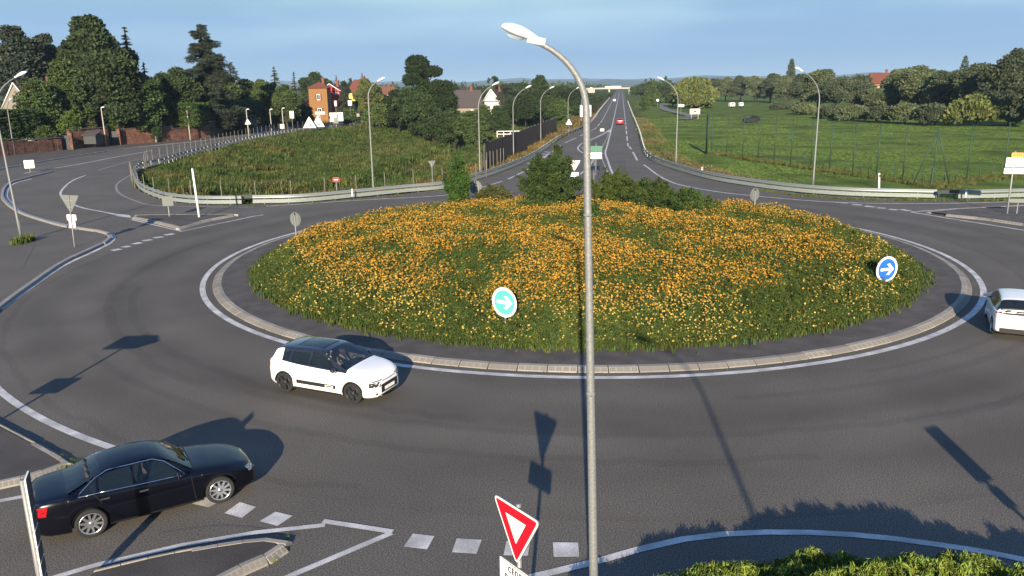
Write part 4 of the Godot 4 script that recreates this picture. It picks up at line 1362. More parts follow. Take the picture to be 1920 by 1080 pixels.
# ---------------------------------------------------------------- houses
# at: foot of the front face's middle; the front faces +z before the turn
func house(label: String, at: Vector3, turn: float, w: float, d: float, eaves: float, ridge: float, along: String, wall: Material, roof: Material, wins: Array, chimney := true) -> Node3D:
	var o := thing("house", label, "house", at, turn)
	part(o, "wall", boxm(Vector3(0, eaves * 0.5 - 0.3, -d * 0.5), Vector3(w, eaves + 0.6, d)), wall)
	var ov := 0.45
	var s := st()
	if along == "x":
		var poly := PackedVector2Array([Vector2(-d - ov, eaves - 0.15), Vector2(ov, eaves - 0.15), Vector2(-d * 0.5, ridge)])
		prism(s, poly, -w * 0.5 - ov, w * 0.5 + ov, Transform3D(Basis(Vector3(0, 0, 1), Vector3.UP, Vector3(-1, 0, 0)), Vector3.ZERO))
	elif along == "z":
		prism(s, PackedVector2Array([Vector2(-w * 0.5 - ov, eaves - 0.15), Vector2(w * 0.5 + ov, eaves - 0.15), Vector2(0, ridge)]), -d - ov, ov * 0.6)
	else:
		var e := [Vector3(-w * 0.5 - ov, eaves, ov), Vector3(w * 0.5 + ov, eaves, ov), Vector3(w * 0.5 + ov, eaves, -d - ov), Vector3(-w * 0.5 - ov, eaves, -d - ov)]
		var top := Vector3(0, ridge, -d * 0.5)
		for i in 4:
			tri(s, e[i], top, e[(i + 1) % 4])
		quad(s, e[3], e[2], e[1], e[0])
	var r := part(o, "roof", fin(s), roof)
	if along == "z":
		var g := st()
		prism(g, PackedVector2Array([Vector2(-w * 0.5, eaves), Vector2(w * 0.5, eaves), Vector2(0, ridge - 0.35)]), -0.1, ov * 0.6 + 0.03)
		part(o, "gable", fin(g), wall)
		for sg in [-1, 1]:
			var a := Vector3(sg * (w * 0.5 + ov), eaves - 0.1, ov * 0.6 + 0.08)
			var b := Vector3(0, ridge + 0.05, ov * 0.6 + 0.08)
			part(r, "barge_board", tubem([a, b], 0.14, 4), M.white_paint)
	if chimney:
		part(r, "chimney", boxm(Vector3(w * 0.22, ridge + 0.1, -d * 0.5), Vector3(0.7, 1.9, 0.7)), M.roof_brick)
	for q in wins:
		var c := Vector3(q[0], q[1], 0.02)
		var f := part(o, "window", boxm(c, Vector3(q[2], q[3], 0.08)), M.white_paint)
		part(f, "pane", boxm(c + Vector3(-q[2] * 0.22, 0, 0.045), Vector3(q[2] * 0.38, q[3] * 0.84, 0.02)), M.window_glass)
		part(f, "pane", boxm(c + Vector3(q[2] * 0.22, 0, 0.045), Vector3(q[2] * 0.38, q[3] * 0.84, 0.02)), M.window_glass)
		if q.size() > 4:
			for e in [-1, 1]:
				part(o, "shutter", boxm(c + Vector3(e * q[2] * 0.78, 0, 0.02), Vector3(q[2] * 0.5, q[3] * 1.05, 0.06)), M.shutter)
	return o

func make_houses() -> void:
	house("tall orange plastered house with a red pyramid roof", ground(Vector3(-51.72, 3.70, -225.00)), 0.05, 4.9, 6.5, 9.3, 11.0, "hip", M.wall_orange, M.roof_red, [[0.1, 6.9, 0.9, 1.5, 1], [0.2, 3.2, 1.1, 1.6, 1], [-0.2, 1.2, 0.8, 1.6]])
	var an := house("low orange lean-to wall curving down beside the orange house", ground(Vector3(-54.31, 3.66, -228.00)), 0.1, 3.4, 4.0, 5.6, 6.6, "x", M.wall_orange, M.roof_brick, [[-0.8, 4.4, 0.7, 0.8]], false)
	an.set_meta("label", "lower orange annexe left of the tall orange house")
	house("bright red house partly behind dark pines", ground(Vector3(-51.14, 4.08, -238.00)), -0.1, 5.6, 7.0, 8.4, 10.4, "z", M.wall_red, M.roof_dark, [[1.7, 8.0, 1.3, 1.1], [1.7, 5.4, 0.8, 0.9], [-1.5, 4.2, 1.0, 1.0]])
	house("pale yellow house under a steep red roof", ground(Vector3(-48.63, 4.77, -262.00)), -0.35, 4.4, 9.0, 7.9, 11.8, "x", M.wall_yellow, M.roof_red, [[0.4, 6.0, 0.8, 1.0]])
	house("white house with an orange tiled roof left of the big tree", ground(Vector3(-48.25, 5.09, -330.00)), 0.3, 6.0, 8.0, 6.6, 9.6, "x", M.wall_white, M.roof_brick, [[-1.0, 4.6, 0.9, 1.1], [1.2, 4.6, 0.9, 1.1]])
	house("wide barn with a big dull brown-grey roof", ground(Vector3(-12.29, 2.42, -235.00)), 0.12, 8.6, 9.0, 3.4, 8.2, "x", M.wall_stone, M.roof_grey, [[1.6, 1.9, 0.9, 1.6], [3.2, 1.9, 0.9, 1.6]])
	house("small white gabled house among trees right of the barn", ground(Vector3(-5.57, 3.17, -262.00)), -0.5, 5.2, 7.0, 4.6, 8.2, "z", M.wall_white, M.roof_dark, [[0.2, 5.3, 1.3, 0.9], [-0.9, 2.6, 0.9, 1.1], [0.9, 2.6, 0.9, 1.1]])
	house("distant white villa behind the barn", ground(Vector3(-25.86, 4.39, -430.00)), 0.2, 8.0, 8.0, 6.4, 9.0, "x", M.wall_white, M.roof_dark, [[-2, 4.5, 1.2, 1.2], [2, 4.5, 1.2, 1.2]], false)
	house("dark red roofed house with white barge boards at the far left", ground(Vector3(-83.31, 6.48, -141.00)), -0.6, 10.5, 9.0, 6.5, 10.8, "z", M.wall_stone, M.roof_dark, [[-1.6, 5.4, 1.2, 1.2], [1.6, 5.4, 1.2, 1.2]])
	house("ochre house with a red roof among the trees across the field", ground(Vector3(117.89, 1.09, -262.00)), -0.2, 6.5, 8.0, 8.4, 11.5, "x", M.wall_orange, M.roof_red, [[-1.2, 6.6, 1.0, 1.2], [1.4, 6.6, 1.0, 1.2]])
	# bridge over the straight road, far off
	var zb := -790.0
	var o := thing("bridge", "distant concrete bridge crossing over the straight road", "bridge", Vector3(road_x(zb), 0, zb), -0.1)
	part(o, "deck", boxm(Vector3(0, 5.4, 0), Vector3(62, 1.3, 9)), M.concrete_post)
	part(o, "noise_panel", boxm(Vector3(-6.0, 6.7, 4.6), Vector3(15, 1.4, 0.3)), M.white_paint)
	for x in [-9.5, 9.5]:
		part(o, "pier", boxm(Vector3(x, 2.2, 0), Vector3(1.6, 5.4, 8)), M.concrete_post)
	for sg in [-1, 1]:
		part(o, "abutment", boxm(Vector3(sg * 28, 2.2, 0), Vector3(10, 5.4, 9)), M.concrete_post)
		part(o, "parapet", boxm(Vector3(sg * 16.5, 6.4, 4.4), Vector3(29 if sg > 0 else 5, 0.7, 0.3)), M.dark_steel)

func ground(v: Vector3) -> Vector3:
	return Vector3(v.x, 0, v.z)

# ---------------------------------------------------------------- trees
func make_trees() -> void:
	var dark := Color(0.036, 0.054, 0.022)
	var mid := Color(0.052, 0.080, 0.026)
	var lite := Color(0.068, 0.098, 0.030)
	var blue := Color(0.040, 0.054, 0.037)
	var will := Color(0.095, 0.115, 0.036)
	var deep := Color(0.021, 0.035, 0.013)
	var soft := Color(0.032, 0.051, 0.018)
	var gl := "garden trees behind the wall on the left"
	var gv := "village trees behind the houses"
	var gr := "trees left of the straight road"
	var gf := "trees across the field on the right"
	var gw := "trees right of the straight road"
	var list := [
		[Vector3(-92.91, 0, -160.00), 21.10, 4.71] + ["round", blue, "dark blue-green tree rising behind the dark red roof at the far left", gl, 900],
		[Vector3(-94.49, 0, -172.00), 20.48, 3.74] + ["round", blue, "second dark tree just right of the far-left roof ridge", gl, 700],
		[Vector3(-78.63, 0, -158.00), 22.47, 5.66] + ["round", dark, "broadest and tallest dark round tree of the left garden", gl, 1700],
		[Vector3(-75.06, 0, -166.00), 22.05, 3.82] + ["cone", dark, "narrow dark fir with its tip beside the broad garden tree", gl, 900],
		[Vector3(-82.82, 0, -176.00), 20.12, 4.50] + ["round", blue, "dark tree filling the skyline between the broad tree and the narrow fir", gl, 900],
		[Vector3(-89.61, 0, -170.00), 18.45, 3.70] + ["round", dark, "dark tree at the left shoulder of the broad garden tree", gl, 700],
		[Vector3(-76.52, 0, -176.00), 15.55, 2.93] + ["cone", blue, "dark fir at the right shoulder of the narrow fir", gl, 600],
		[Vector3(-76.27, 0, -144.00), 14.59, 3.50] + ["round", mid, "mid green round tree in front of the broad garden tree, near the roof", gl, 900],
		[Vector3(-69.10, 0, -146.00), 15.97, 4.67] + ["round", dark, "wide dark bushy tree below the narrow fir", gl, 1200],
		[Vector3(-66.08, 0, -150.00), 12.23, 3.26] + ["round", mid, "shorter green tree where the garden skyline dips", gl, 800],
		[Vector3(-71.40, 0, -172.00), 12.62, 3.74] + ["round", dark, "low dark tree in the skyline gap left of the cedar", gl, 700],
		[Vector3(-61.15, 0, -168.00), 22.70, 8.60] + ["cedar", blue, "tall cedar with feathery level branches, tip against the sky", gl, 2600],
		[Vector3(-62.95, 0, -160.00), 13.31, 3.48] + ["round", dark, "dark round tree at the left foot of the tall cedar", gl, 700],
		[Vector3(-68.09, 0, -205.00), 16.30, 5.25] + ["cedar", blue, "shorter cedar leaning on the right side of the tall cedar", gl, 900],
		[Vector3(-67.53, 0, -212.00), 11.55, 3.80] + ["round", dark, "dark round tree above the left part of the clipped hedge", gl, 600],
		[Vector3(-68.13, 0, -192.00), 11.43, 4.91] + ["round", mid, "green round tree straight behind the clipped hedge", gl, 900],
		[Vector3(-78.66, 0, -138.00), 11.22, 3.53] + ["bush", mid, "large green bush below the far-left house", gl, 700],
		[Vector3(-60.99, 0, -205.00), 11.42, 2.89] + ["round", lite, "paler green tree at the right end of the clipped hedge", gv, 500],
		[Vector3(-57.41, 0, -205.00), 15.02, 3.28] + ["cone", mid, "pointed green fir left of the orange house, tallest there", gv, 800],
		[Vector3(-57.07, 0, -222.00), 14.07, 2.41] + ["cone", blue, "slim grey-green spruce next to the orange house", gv, 600],
		[Vector3(-51.30, 0, -190.00), 10.00, 3.16] + ["round", mid, "round green tree in front of the slim spruce", gv, 600],
		[Vector3(-50.79, 0, -203.00), 4.94, 3.38] + ["bush", dark, "dark bush below the orange annexe", gv, 500],
		[Vector3(-69.59, 0, -300.00), 14.39, 5.18] + ["round", dark, "dark domed tree standing behind the orange house roof", gv, 800],
		[Vector3(-66.09, 0, -320.00), 14.42, 2.87] + ["cone", lite, "pale fir between the orange and red houses", gv, 400],
		[Vector3(-64.61, 0, -300.00), 11.72, 2.11] + ["round", dark, "small dark tree peeping over the red house roof", gv, 300],
		[Vector3(-44.63, 0, -226.00), 11.04, 2.46] + ["pine", blue, "dark blue pine standing between the red and the yellow house", gv, 700],
		[Vector3(-58.79, 0, -310.00), 12.65, 1.79] + ["round", dark, "small dark round tree behind the pine by the yellow house", gv, 250],
		[Vector3(-56.25, 0, -320.00), 15.27, 2.87] + ["cone", dark, "dark pointed fir behind the pale pine", gv, 400],
		[Vector3(-44.18, 0, -258.00), 11.69, 3.80] + ["round", will, "pale olive tree right of the yellow house", gv, 700],
		[Vector3(-47.32, 0, -300.00), 9.06, 2.69] + ["round", dark, "dark tree in the gap left of the big tree", gv, 350],
		[Vector3(-32.94, 0, -205.00), 5.28, 3.67] + ["bush", lite, "light green bush behind the left road rail", gv, 600],
		[Vector3(-40.26, 0, -205.00), 4.09, 2.89] + ["bush", mid, "green bush behind the village notice boards", gv, 400],
		[Vector3(-22.95, 0, -212.00), 16.66, 6.37] + ["airy", deep, "biggest tree, high airy crown with sky showing through", gr, 1700],
		[Vector3(-27.52, 0, -205.00), 8.40, 3.54] + ["round", deep, "dark lower tree at the left foot of the biggest tree", gr, 800],
		[Vector3(-22.08, 0, -200.00), 8.97, 4.86] + ["round", soft, "dense green tree in front of the biggest tree", gr, 1200],
		[Vector3(-16.98, 0, -204.00), 10.66, 3.92] + ["round", deep, "dark rounded tree at the right of the biggest tree", gr, 1000],
		[Vector3(-16.59, 0, -180.00), 4.45, 3.92] + ["bush", soft, "wide green bush at the foot of the biggest tree", gr, 700],
		[Vector3(-11.92, 0, -176.00), 4.49, 3.38] + ["bush", soft, "green streamside bush left of the reeds", gr, 600],
		[Vector3(-8.12, 0, -172.00), 4.01, 3.52] + ["bush", mid, "paler streamside bush below the barn", gr, 600],
		[Vector3(-25.78, 0, -390.00), 10.45, 3.49] + ["round", soft, "small distant tree left of the white villa", gr, 250],
		[Vector3(-13.95, 0, -400.00), 8.82, 3.33] + ["round", soft, "small distant tree above the barn roof", gr, 250],
		[Vector3(-4.95, 0, -285.00), 12.39, 2.37] + ["pine", deep, "dark pine rising behind a street lamp head", gr, 450],
		[Vector3(-1.64, 0, -246.00), 9.63, 4.09] + ["pine", blue, "wide blue-green pine right of the white gabled house", gr, 800],
		[Vector3(-6.50, 0, -215.00), 4.55, 2.75] + ["bush", mid, "light bush under the white gabled house", gr, 400],
		[Vector3(-2.65, 0, -205.00), 3.95, 3.15] + ["bush", soft, "round green bush at the start of the row right of the barn", gr, 500],
		[Vector3(4.21, 0, -320.00), 9.87, 4.91] + ["round", soft, "green tree behind the second street lamp from the left of the row", gr, 600],
		[Vector3(11.67, 0, -322.00), 12.76, 3.91] + ["round", soft, "high domed tree standing above the left row", gr, 600],
		[Vector3(4.56, 0, -235.00), 6.01, 4.21] + ["round", deep, "dark tree above the far end of the board fence", gr, 700],
		[Vector3(9.94, 0, -245.00), 6.11, 4.08] + ["round", soft, "green tree behind the middle of the board fence", gr, 700],
		[Vector3(19.11, 0, -330.00), 8.45, 5.07] + ["round", soft, "tree of the left row behind the warning triangle", gr, 500],
		[Vector3(13.76, 0, -235.00), 5.30, 3.61] + ["bush", mid, "light bush behind the far end of the board fence", gr, 500],
		[Vector3(24.68, 0, -320.00), 7.39, 4.50] + ["round", deep, "dark tree behind the white board sign", gr, 500],
		[Vector3(18.82, 0, -250.00), 4.36, 2.88] + ["bush", soft, "green bush left of the white board sign", gr, 400],
		[Vector3(32.17, 0, -350.00), 4.97, 4.03] + ["round", soft, "tree hidden partly by the near lamp mast", gr, 400],
		[Vector3(47.30, 0, -460.00), 4.14, 4.71] + ["round", soft, "small tree near the far end of the left row", gr, 300],
		[Vector3(67.46, 0, -600.00), 3.27, 4.99] + ["round", soft, "last small tree of the left row near the bridge", gr, 250],
		[Vector3(94.28, 0, -620.00), 6.97, 4.76] + ["round", mid, "first small tree right of the bridge", gw, 250],
		[Vector3(84.03, 0, -520.00), 8.88, 4.99] + ["round", dark, "dark small tree right of the bridge", gw, 300],
		[Vector3(75.23, 0, -430.00), 10.19, 5.23] + ["round", mid, "round tree left of the right-hand lamp", gw, 450],
		[Vector3(61.72, 0, -360.00), 5.79, 4.61] + ["bush", mid, "green bush beside the field track", gw, 400],
		[Vector3(76.93, 0, -400.00), 8.78, 5.12] + ["round", dark, "dark tree straight behind the right-hand lamp", gw, 450],
		[Vector3(68.02, 0, -345.00), 5.16, 3.31] + ["bush", dark, "dark rounded bush right of the field track", gw, 350],
		[Vector3(69.60, 0, -315.00), 10.11, 7.26] + ["willow", will, "broad yellow-green willow behind the billboard", gw, 1000],
		[Vector3(49.19, 0, -300.00), 3.77, 2.50] + ["bush", mid, "small bush on the verge right of the straight road", gw, 250],
	]
	var i := 0
	for t in list:
		var nm: String = {"round": "broadleaf_tree", "airy": "broadleaf_tree", "willow": "willow_tree", "cone": "fir_tree", "cedar": "cedar_tree", "pine": "pine_tree", "bush": "bush", "column": "poplar_tree"}[t[3]]
		if t[0].x > -60.0 and t[0].z > -320.0:
			var lie := land(Vector2(t[0].x, t[0].z), outside(Vector2(t[0].x, t[0].z)))
			t[0].y = lie
			t[1] -= lie
		tree(nm, t[5], "bush" if t[3] == "bush" else "tree", t[0], t[1], t[2], t[3], t[4], 100 + i, t[7], t[6])
		i += 1
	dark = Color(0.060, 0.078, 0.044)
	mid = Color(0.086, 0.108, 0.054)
	var right := [
		[Vector3(102.19, 0, -420.00), 10.80, 4.84] + ["round", dark, "leftmost dark tree of the wood across the field"],
		[Vector3(109.40, 0, -420.00), 11.48, 4.84] + ["round", mid, "second tree of the wood, right of the willow"],
		[Vector3(114.10, 0, -410.00), 12.08, 4.98] + ["round", dark, "dark tree of the wood above the white caravans"],
		[Vector3(118.49, 0, -400.00), 11.66, 4.86] + ["round", mid, "green tree of the wood behind the parked car"],
		[Vector3(122.68, 0, -390.00), 12.70, 4.49] + ["round", dark, "dark tree left of the poplar spike"],
		[Vector3(141.79, 0, -420.00), 20.32, 2.15] + ["column", dark, "solitary poplar spike above the wood"],
		[Vector3(122.36, 0, -370.00), 11.53, 4.73] + ["round", mid, "green tree at the foot of the poplar spike"],
		[Vector3(116.06, 0, -330.00), 11.79, 5.07] + ["round", dark, "dark tree right of the poplar spike"],
		[Vector3(104.28, 0, -280.00), 12.52, 5.02] + ["round", mid, "tree behind the right street lamp pole"],
		[Vector3(103.45, 0, -262.00), 10.12, 5.03] + ["round", dark, "dark tree left of the ochre house"],
		[Vector3(110.11, 0, -262.00), 10.52, 4.69] + ["round", dark, "dark tree beside the ochre house gable"],
		[Vector3(104.53, 0, -235.00), 6.65, 3.91] + ["round", mid, "lower green tree in front of the ochre house"],
		[Vector3(110.48, 0, -236.00), 11.98, 4.98] + ["round", mid, "rounded tree right of the ochre house"],
		[Vector3(109.81, 0, -222.00), 12.41, 5.11] + ["round", mid, "high rounded tree in the middle of the right-hand trees"],
		[Vector3(110.70, 0, -212.00), 10.88, 4.61] + ["round", dark, "dark rounded tree left of the slim cypress"],
		[Vector3(120.93, 0, -222.00), 15.25, 1.28] + ["column", dark, "slim dark cypress standing above the right-hand trees"],
		[Vector3(110.03, 0, -196.00), 12.33, 4.77] + ["round", dark, "dark tree right of the slim cypress"],
		[Vector3(109.32, 0, -186.00), 11.88, 4.52] + ["round", dark, "dark spreading tree near the right edge"],
		[Vector3(110.69, 0, -182.00), 15.11, 4.19] + ["round", dark, "tallest dark tree cut by the right edge"],
		[Vector3(95.27, 0, -168.00), 5.20, 4.94] + ["willow", will, "low yellow-green willow at the right end of the field"],
		[Vector3(88.34, 0, -172.00), 4.15, 3.96] + ["bush", dark, "dark bush at the field edge left of the low willow"],
		[Vector3(86.41, 0, -180.00), 4.01, 3.92] + ["bush", mid, "green bush at the field edge below the rounded trees"],
		[Vector3(83.57, 0, -186.00), 3.45, 3.57] + ["bush", dark, "dark bush at the field edge below the ochre house"],
		[Vector3(81.97, 0, -196.00), 3.47, 3.76] + ["bush", mid, "green bush at the field edge in the middle"],
		[Vector3(81.34, 0, -210.00), 2.89, 3.76] + ["bush", dark, "dark bush at the field edge right of the lamp pole"],
		[Vector3(85.79, 0, -240.00), 2.69, 4.30] + ["bush", mid, "green bush at the field edge left of the lamp pole"],
		[Vector3(95.76, 0, -290.00), 2.18, 4.45] + ["bush", dark, "dark bush at the field edge right of the parked car"],
		[Vector3(104.14, 0, -172.00), 4.58, 3.74] + ["bush", dark, "dark bush at the right edge behind the field"],
		[Vector3(100.66, 0, -160.00), 10.82, 4.50] + ["round", dark, "dark tree just leaving the picture at the right"],
	]
	for t in right:
		var nm: String = {"round": "broadleaf_tree", "willow": "willow_tree", "bush": "bush", "column": "poplar_tree"}[t[3]]
		tree(nm, t[5], "bush" if t[3] == "bush" else "tree", t[0], t[1], t[2], t[3], t[4], 300 + i, int(350 + t[2] * 75), gf)
		i += 1
	# garden shrubs along the wall
	var shrubs := [
		[Vector3(-73.41, 0, -138.00), 6.25, 1.94] + [Color(0.075, 0.115, 0.025), "round bright green shrub above the wall at the left"],
		[Vector3(-74.10, 0, -131.00), 4.06, 1.68] + [Color(0.06, 0.085, 0.025), "trailing green shrub hanging over the low wall"],
		[Vector3(-71.90, 0, -141.00), 4.45, 1.53] + [Color(0.075, 0.08, 0.03), "dry olive shrub on the wall top right of the shed"],
		[Vector3(-70.25, 0, -149.00), 6.07, 2.86] + [Color(0.045, 0.075, 0.02), "wide green shrub behind the slit gate"],
		[Vector3(-68.49, 0, -151.00), 4.37, 2.13] + [Color(0.04, 0.068, 0.02), "climbing green bush hanging over the wall"],
		[Vector3(-63.94, 0, -149.00), 4.38, 1.14] + [Color(0.035, 0.06, 0.02), "dark green bush round a slim lamp post"],
		[Vector3(-63.53, 0, -158.00), 5.73, 2.63] + [Color(0.085, 0.10, 0.028), "yellow-green palm-like bush above the wall end"],
		[Vector3(-61.05, 0, -161.00), 5.30, 1.65] + [Color(0.05, 0.08, 0.022), "green creeper at the left end of the clipped hedge"],
		[Vector3(-61.55, 0, -157.00), 1.85, 1.00] + [Color(0.055, 0.075, 0.022), "small creeper hanging down the crumbling wall"],
	]
	for t in shrubs:
		tree("garden_shrub", t[4], "shrub", t[0], t[1], t[2], "bush", t[3], 500 + i, 420, "garden shrubs along the wall")
		i += 1
	hedge("long clipped dark hedge with a sunlit flat top above the grey wall", Vector2(-58.39, -153.99), Vector2(-61.10, -207.34), 6.8, 2.8, Color(0.048, 0.085, 0.022), 2.6)
	hedge("tall dark hedge at the far left edge, behind two slim poles", Vector2(-79.95, -120.65), Vector2(-75.43, -132.88), 6.6, 2.6, Color(0.034, 0.058, 0.016), 1.9)
	hedge("dark hedge continuing behind the village signs", Vector2(-62.88, -213.44), Vector2(-60.15, -245.52), 6.2, 2.2, Color(0.022, 0.036, 0.014), 0.0)
	# the far woods: one mass along the horizon
	rng.seed = 77
	var xfs := []
	var cols := []
	for k in 5200:
		var z := -lerpf(560, 2300, pow(rng.randf(), 0.8))
		var x := rnd(-0.55, 0.75) * -z
		if absf(x - road_x(z)) < 26.0 + rnd(0, 12):
			continue
		var hgt := rnd(4.0, 11.0) + (7.0 if rng.randf() < 0.06 else 0.0)
		var wd := rnd(3.0, 6.5)
		xfs.append(Transform3D(Basis(Vector3.UP, rnd(0, TAU)).scaled_local(Vector3(wd, hgt * 0.62, wd)), Vector3(x, hgt * 0.45, z)))
		cols.append(shade(Color(0.034, 0.056, 0.02), rnd(0.6, 1.5), rnd(-0.1, 0.2)))
	var fw := copies(self, "far_woods", M.leaf_clump, M.leaves, xfs, cols)
	tag(fw, "far-off belt of woods along the horizon", "woods")
	fw.set_meta("kind", "stuff")

func hedge(label: String, a: Vector2, b: Vector2, h: float, w: float, col: Color, lift: float) -> void:
	var o := thing("clipped_hedge", label, "hedge", vec(a))
	var d := (b - a).normalized()
	var l := a.distance_to(b)
	var n := Vector2(d.y, -d.x)
	rng.seed = int(l * 37)
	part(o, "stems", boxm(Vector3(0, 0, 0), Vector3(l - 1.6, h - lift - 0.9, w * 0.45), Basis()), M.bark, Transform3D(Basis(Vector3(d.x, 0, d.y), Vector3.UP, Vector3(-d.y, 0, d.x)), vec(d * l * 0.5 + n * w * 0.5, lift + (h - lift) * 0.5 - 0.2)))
	var xfs := []
	var cols := []
	var count := int(l * (h - lift + w) * 5.0)
	for i in count:
		var t := rng.randf() * l
		var on_top := rng.randf() < w / (w + h - lift)
		var q := rnd(0.0, w) if on_top else rnd(-0.15, 0.2)
		var y := (h - rnd(0.0, 0.25)) if on_top else rnd(lift + 0.2, h)
		if rng.randf() < 0.1:
			t = rnd(-0.2, 0.2) if rng.randf() < 0.6 else l + rnd(-0.2, 0.2)
			q = rnd(0.0, w)
		var sc := rnd(0.25, 0.5)
		xfs.append(Transform3D(Basis(Vector3.UP, rnd(0, TAU)).scaled_local(Vector3(sc, sc * 0.8, sc)), vec(d * t + n * q, y)))
		cols.append(shade(col, rnd(0.7, 1.3), rnd(-0.1, 0.15)))
	copies(o, "foliage", M.leaf_clump, M.leaves, xfs, cols)

# ---------------------------------------------------------------- street lamps
func lamp_mast(label: String, foot: Vector3, h: float, reach: float, turn: float, r0 := 0.085, r1 := 0.042, head := 0.72) -> Node3D:
	# the arm points along +x before the turn
	var o := thing("street_lamp", label, "street lamp", foot, turn, "street lamps")
	var bend := reach * 1.35
	var pts := []
	var rad := []
	for i in 9:
		pts.append(Vector3(0, (h - bend) * i / 8.0, 0))
		rad.append(lerpf(r0, lerpf(r0, r1, 0.75), i / 8.0))
	for i in range(1, 11):
		var a := deg_to_rad(66.0 * i / 10.0)
		pts.append(Vector3(reach * (1.0 - cos(a)) / (1.0 - cos(deg_to_rad(66.0))), h - bend + bend * sin(a) / sin(deg_to_rad(66.0)), 0))
		rad.append(lerpf(lerpf(r0, r1, 0.75), r1 * 0.8, i / 10.0))
	part(o, "pole", tubem(pts, rad, 14), M.galvanised_steel)
	part(o, "base_plate", boxm(Vector3(0, 0.02, 0), Vector3(0.34, 0.04, 0.34)), M.galvanised_steel)
	part(o, "door", boxm(Vector3(0, 1.0, r0 * 0.92), Vector3(0.085, 0.5, 0.014)), M.pole_steel)
	var tip: Vector3 = pts[-1]
	var s := st(false)
	# tapered, slightly drooping lantern: an ovoid along +x
	var ring := []
	for i in 11:
		var t := i / 10.0
		var w := head * 0.27 * pow(sin(PI * clampf(0.10 + t * 0.87, 0, 1)), 0.6) * lerpf(0.62, 1.12, t)
		var c := Vector3(t * head, 0.03 + 0.05 * t, 0)
		var row := []
		for k in 14:
			var a := TAU * k / 14
			var y := sin(a) * w * (0.78 if sin(a) > 0 else 0.45)
			row.append(tip + Basis(Vector3(0, 0, 1), 0.30) * (c + Vector3(-0.06, y, cos(a) * w)))
		ring.append(row)
	for i in 10:
		for k in 14:
			quad(s, ring[i][k], ring[i][(k + 1) % 14], ring[i + 1][(k + 1) % 14], ring[i + 1][k])
	for k in range(1, 13):
		tri(s, ring[0][0], ring[0][k], ring[0][k + 1])
		tri(s, ring[10][0], ring[10][k + 1], ring[10][k])
	var hd := part(o, "lantern", fin(s), M.lamp_white)
	part(hd, "socket", tubem([tip + Vector3(-0.16, -0.03, 0), tip + Vector3(0.10, 0.04, 0)], r1 * 1.35, 10), M.lamp_white)
	var gl := st(false)
	lathe(gl, [Vector2(0.0, -0.045), Vector2(head * 0.11, -0.038), Vector2(head * 0.15, -0.012), Vector2(head * 0.16, 0.0)], 14, Transform3D(Basis(Vector3(0, 0, 1), 0.30).scaled_local(Vector3(1.6, 1, 1)), tip + Basis(Vector3(0, 0, 1), 0.30) * Vector3(head * 0.52, 0.055 - head * 0.105, 0)))
	part(hd, "glass_bowl", fin(gl), M.lamp_glass)
	return o

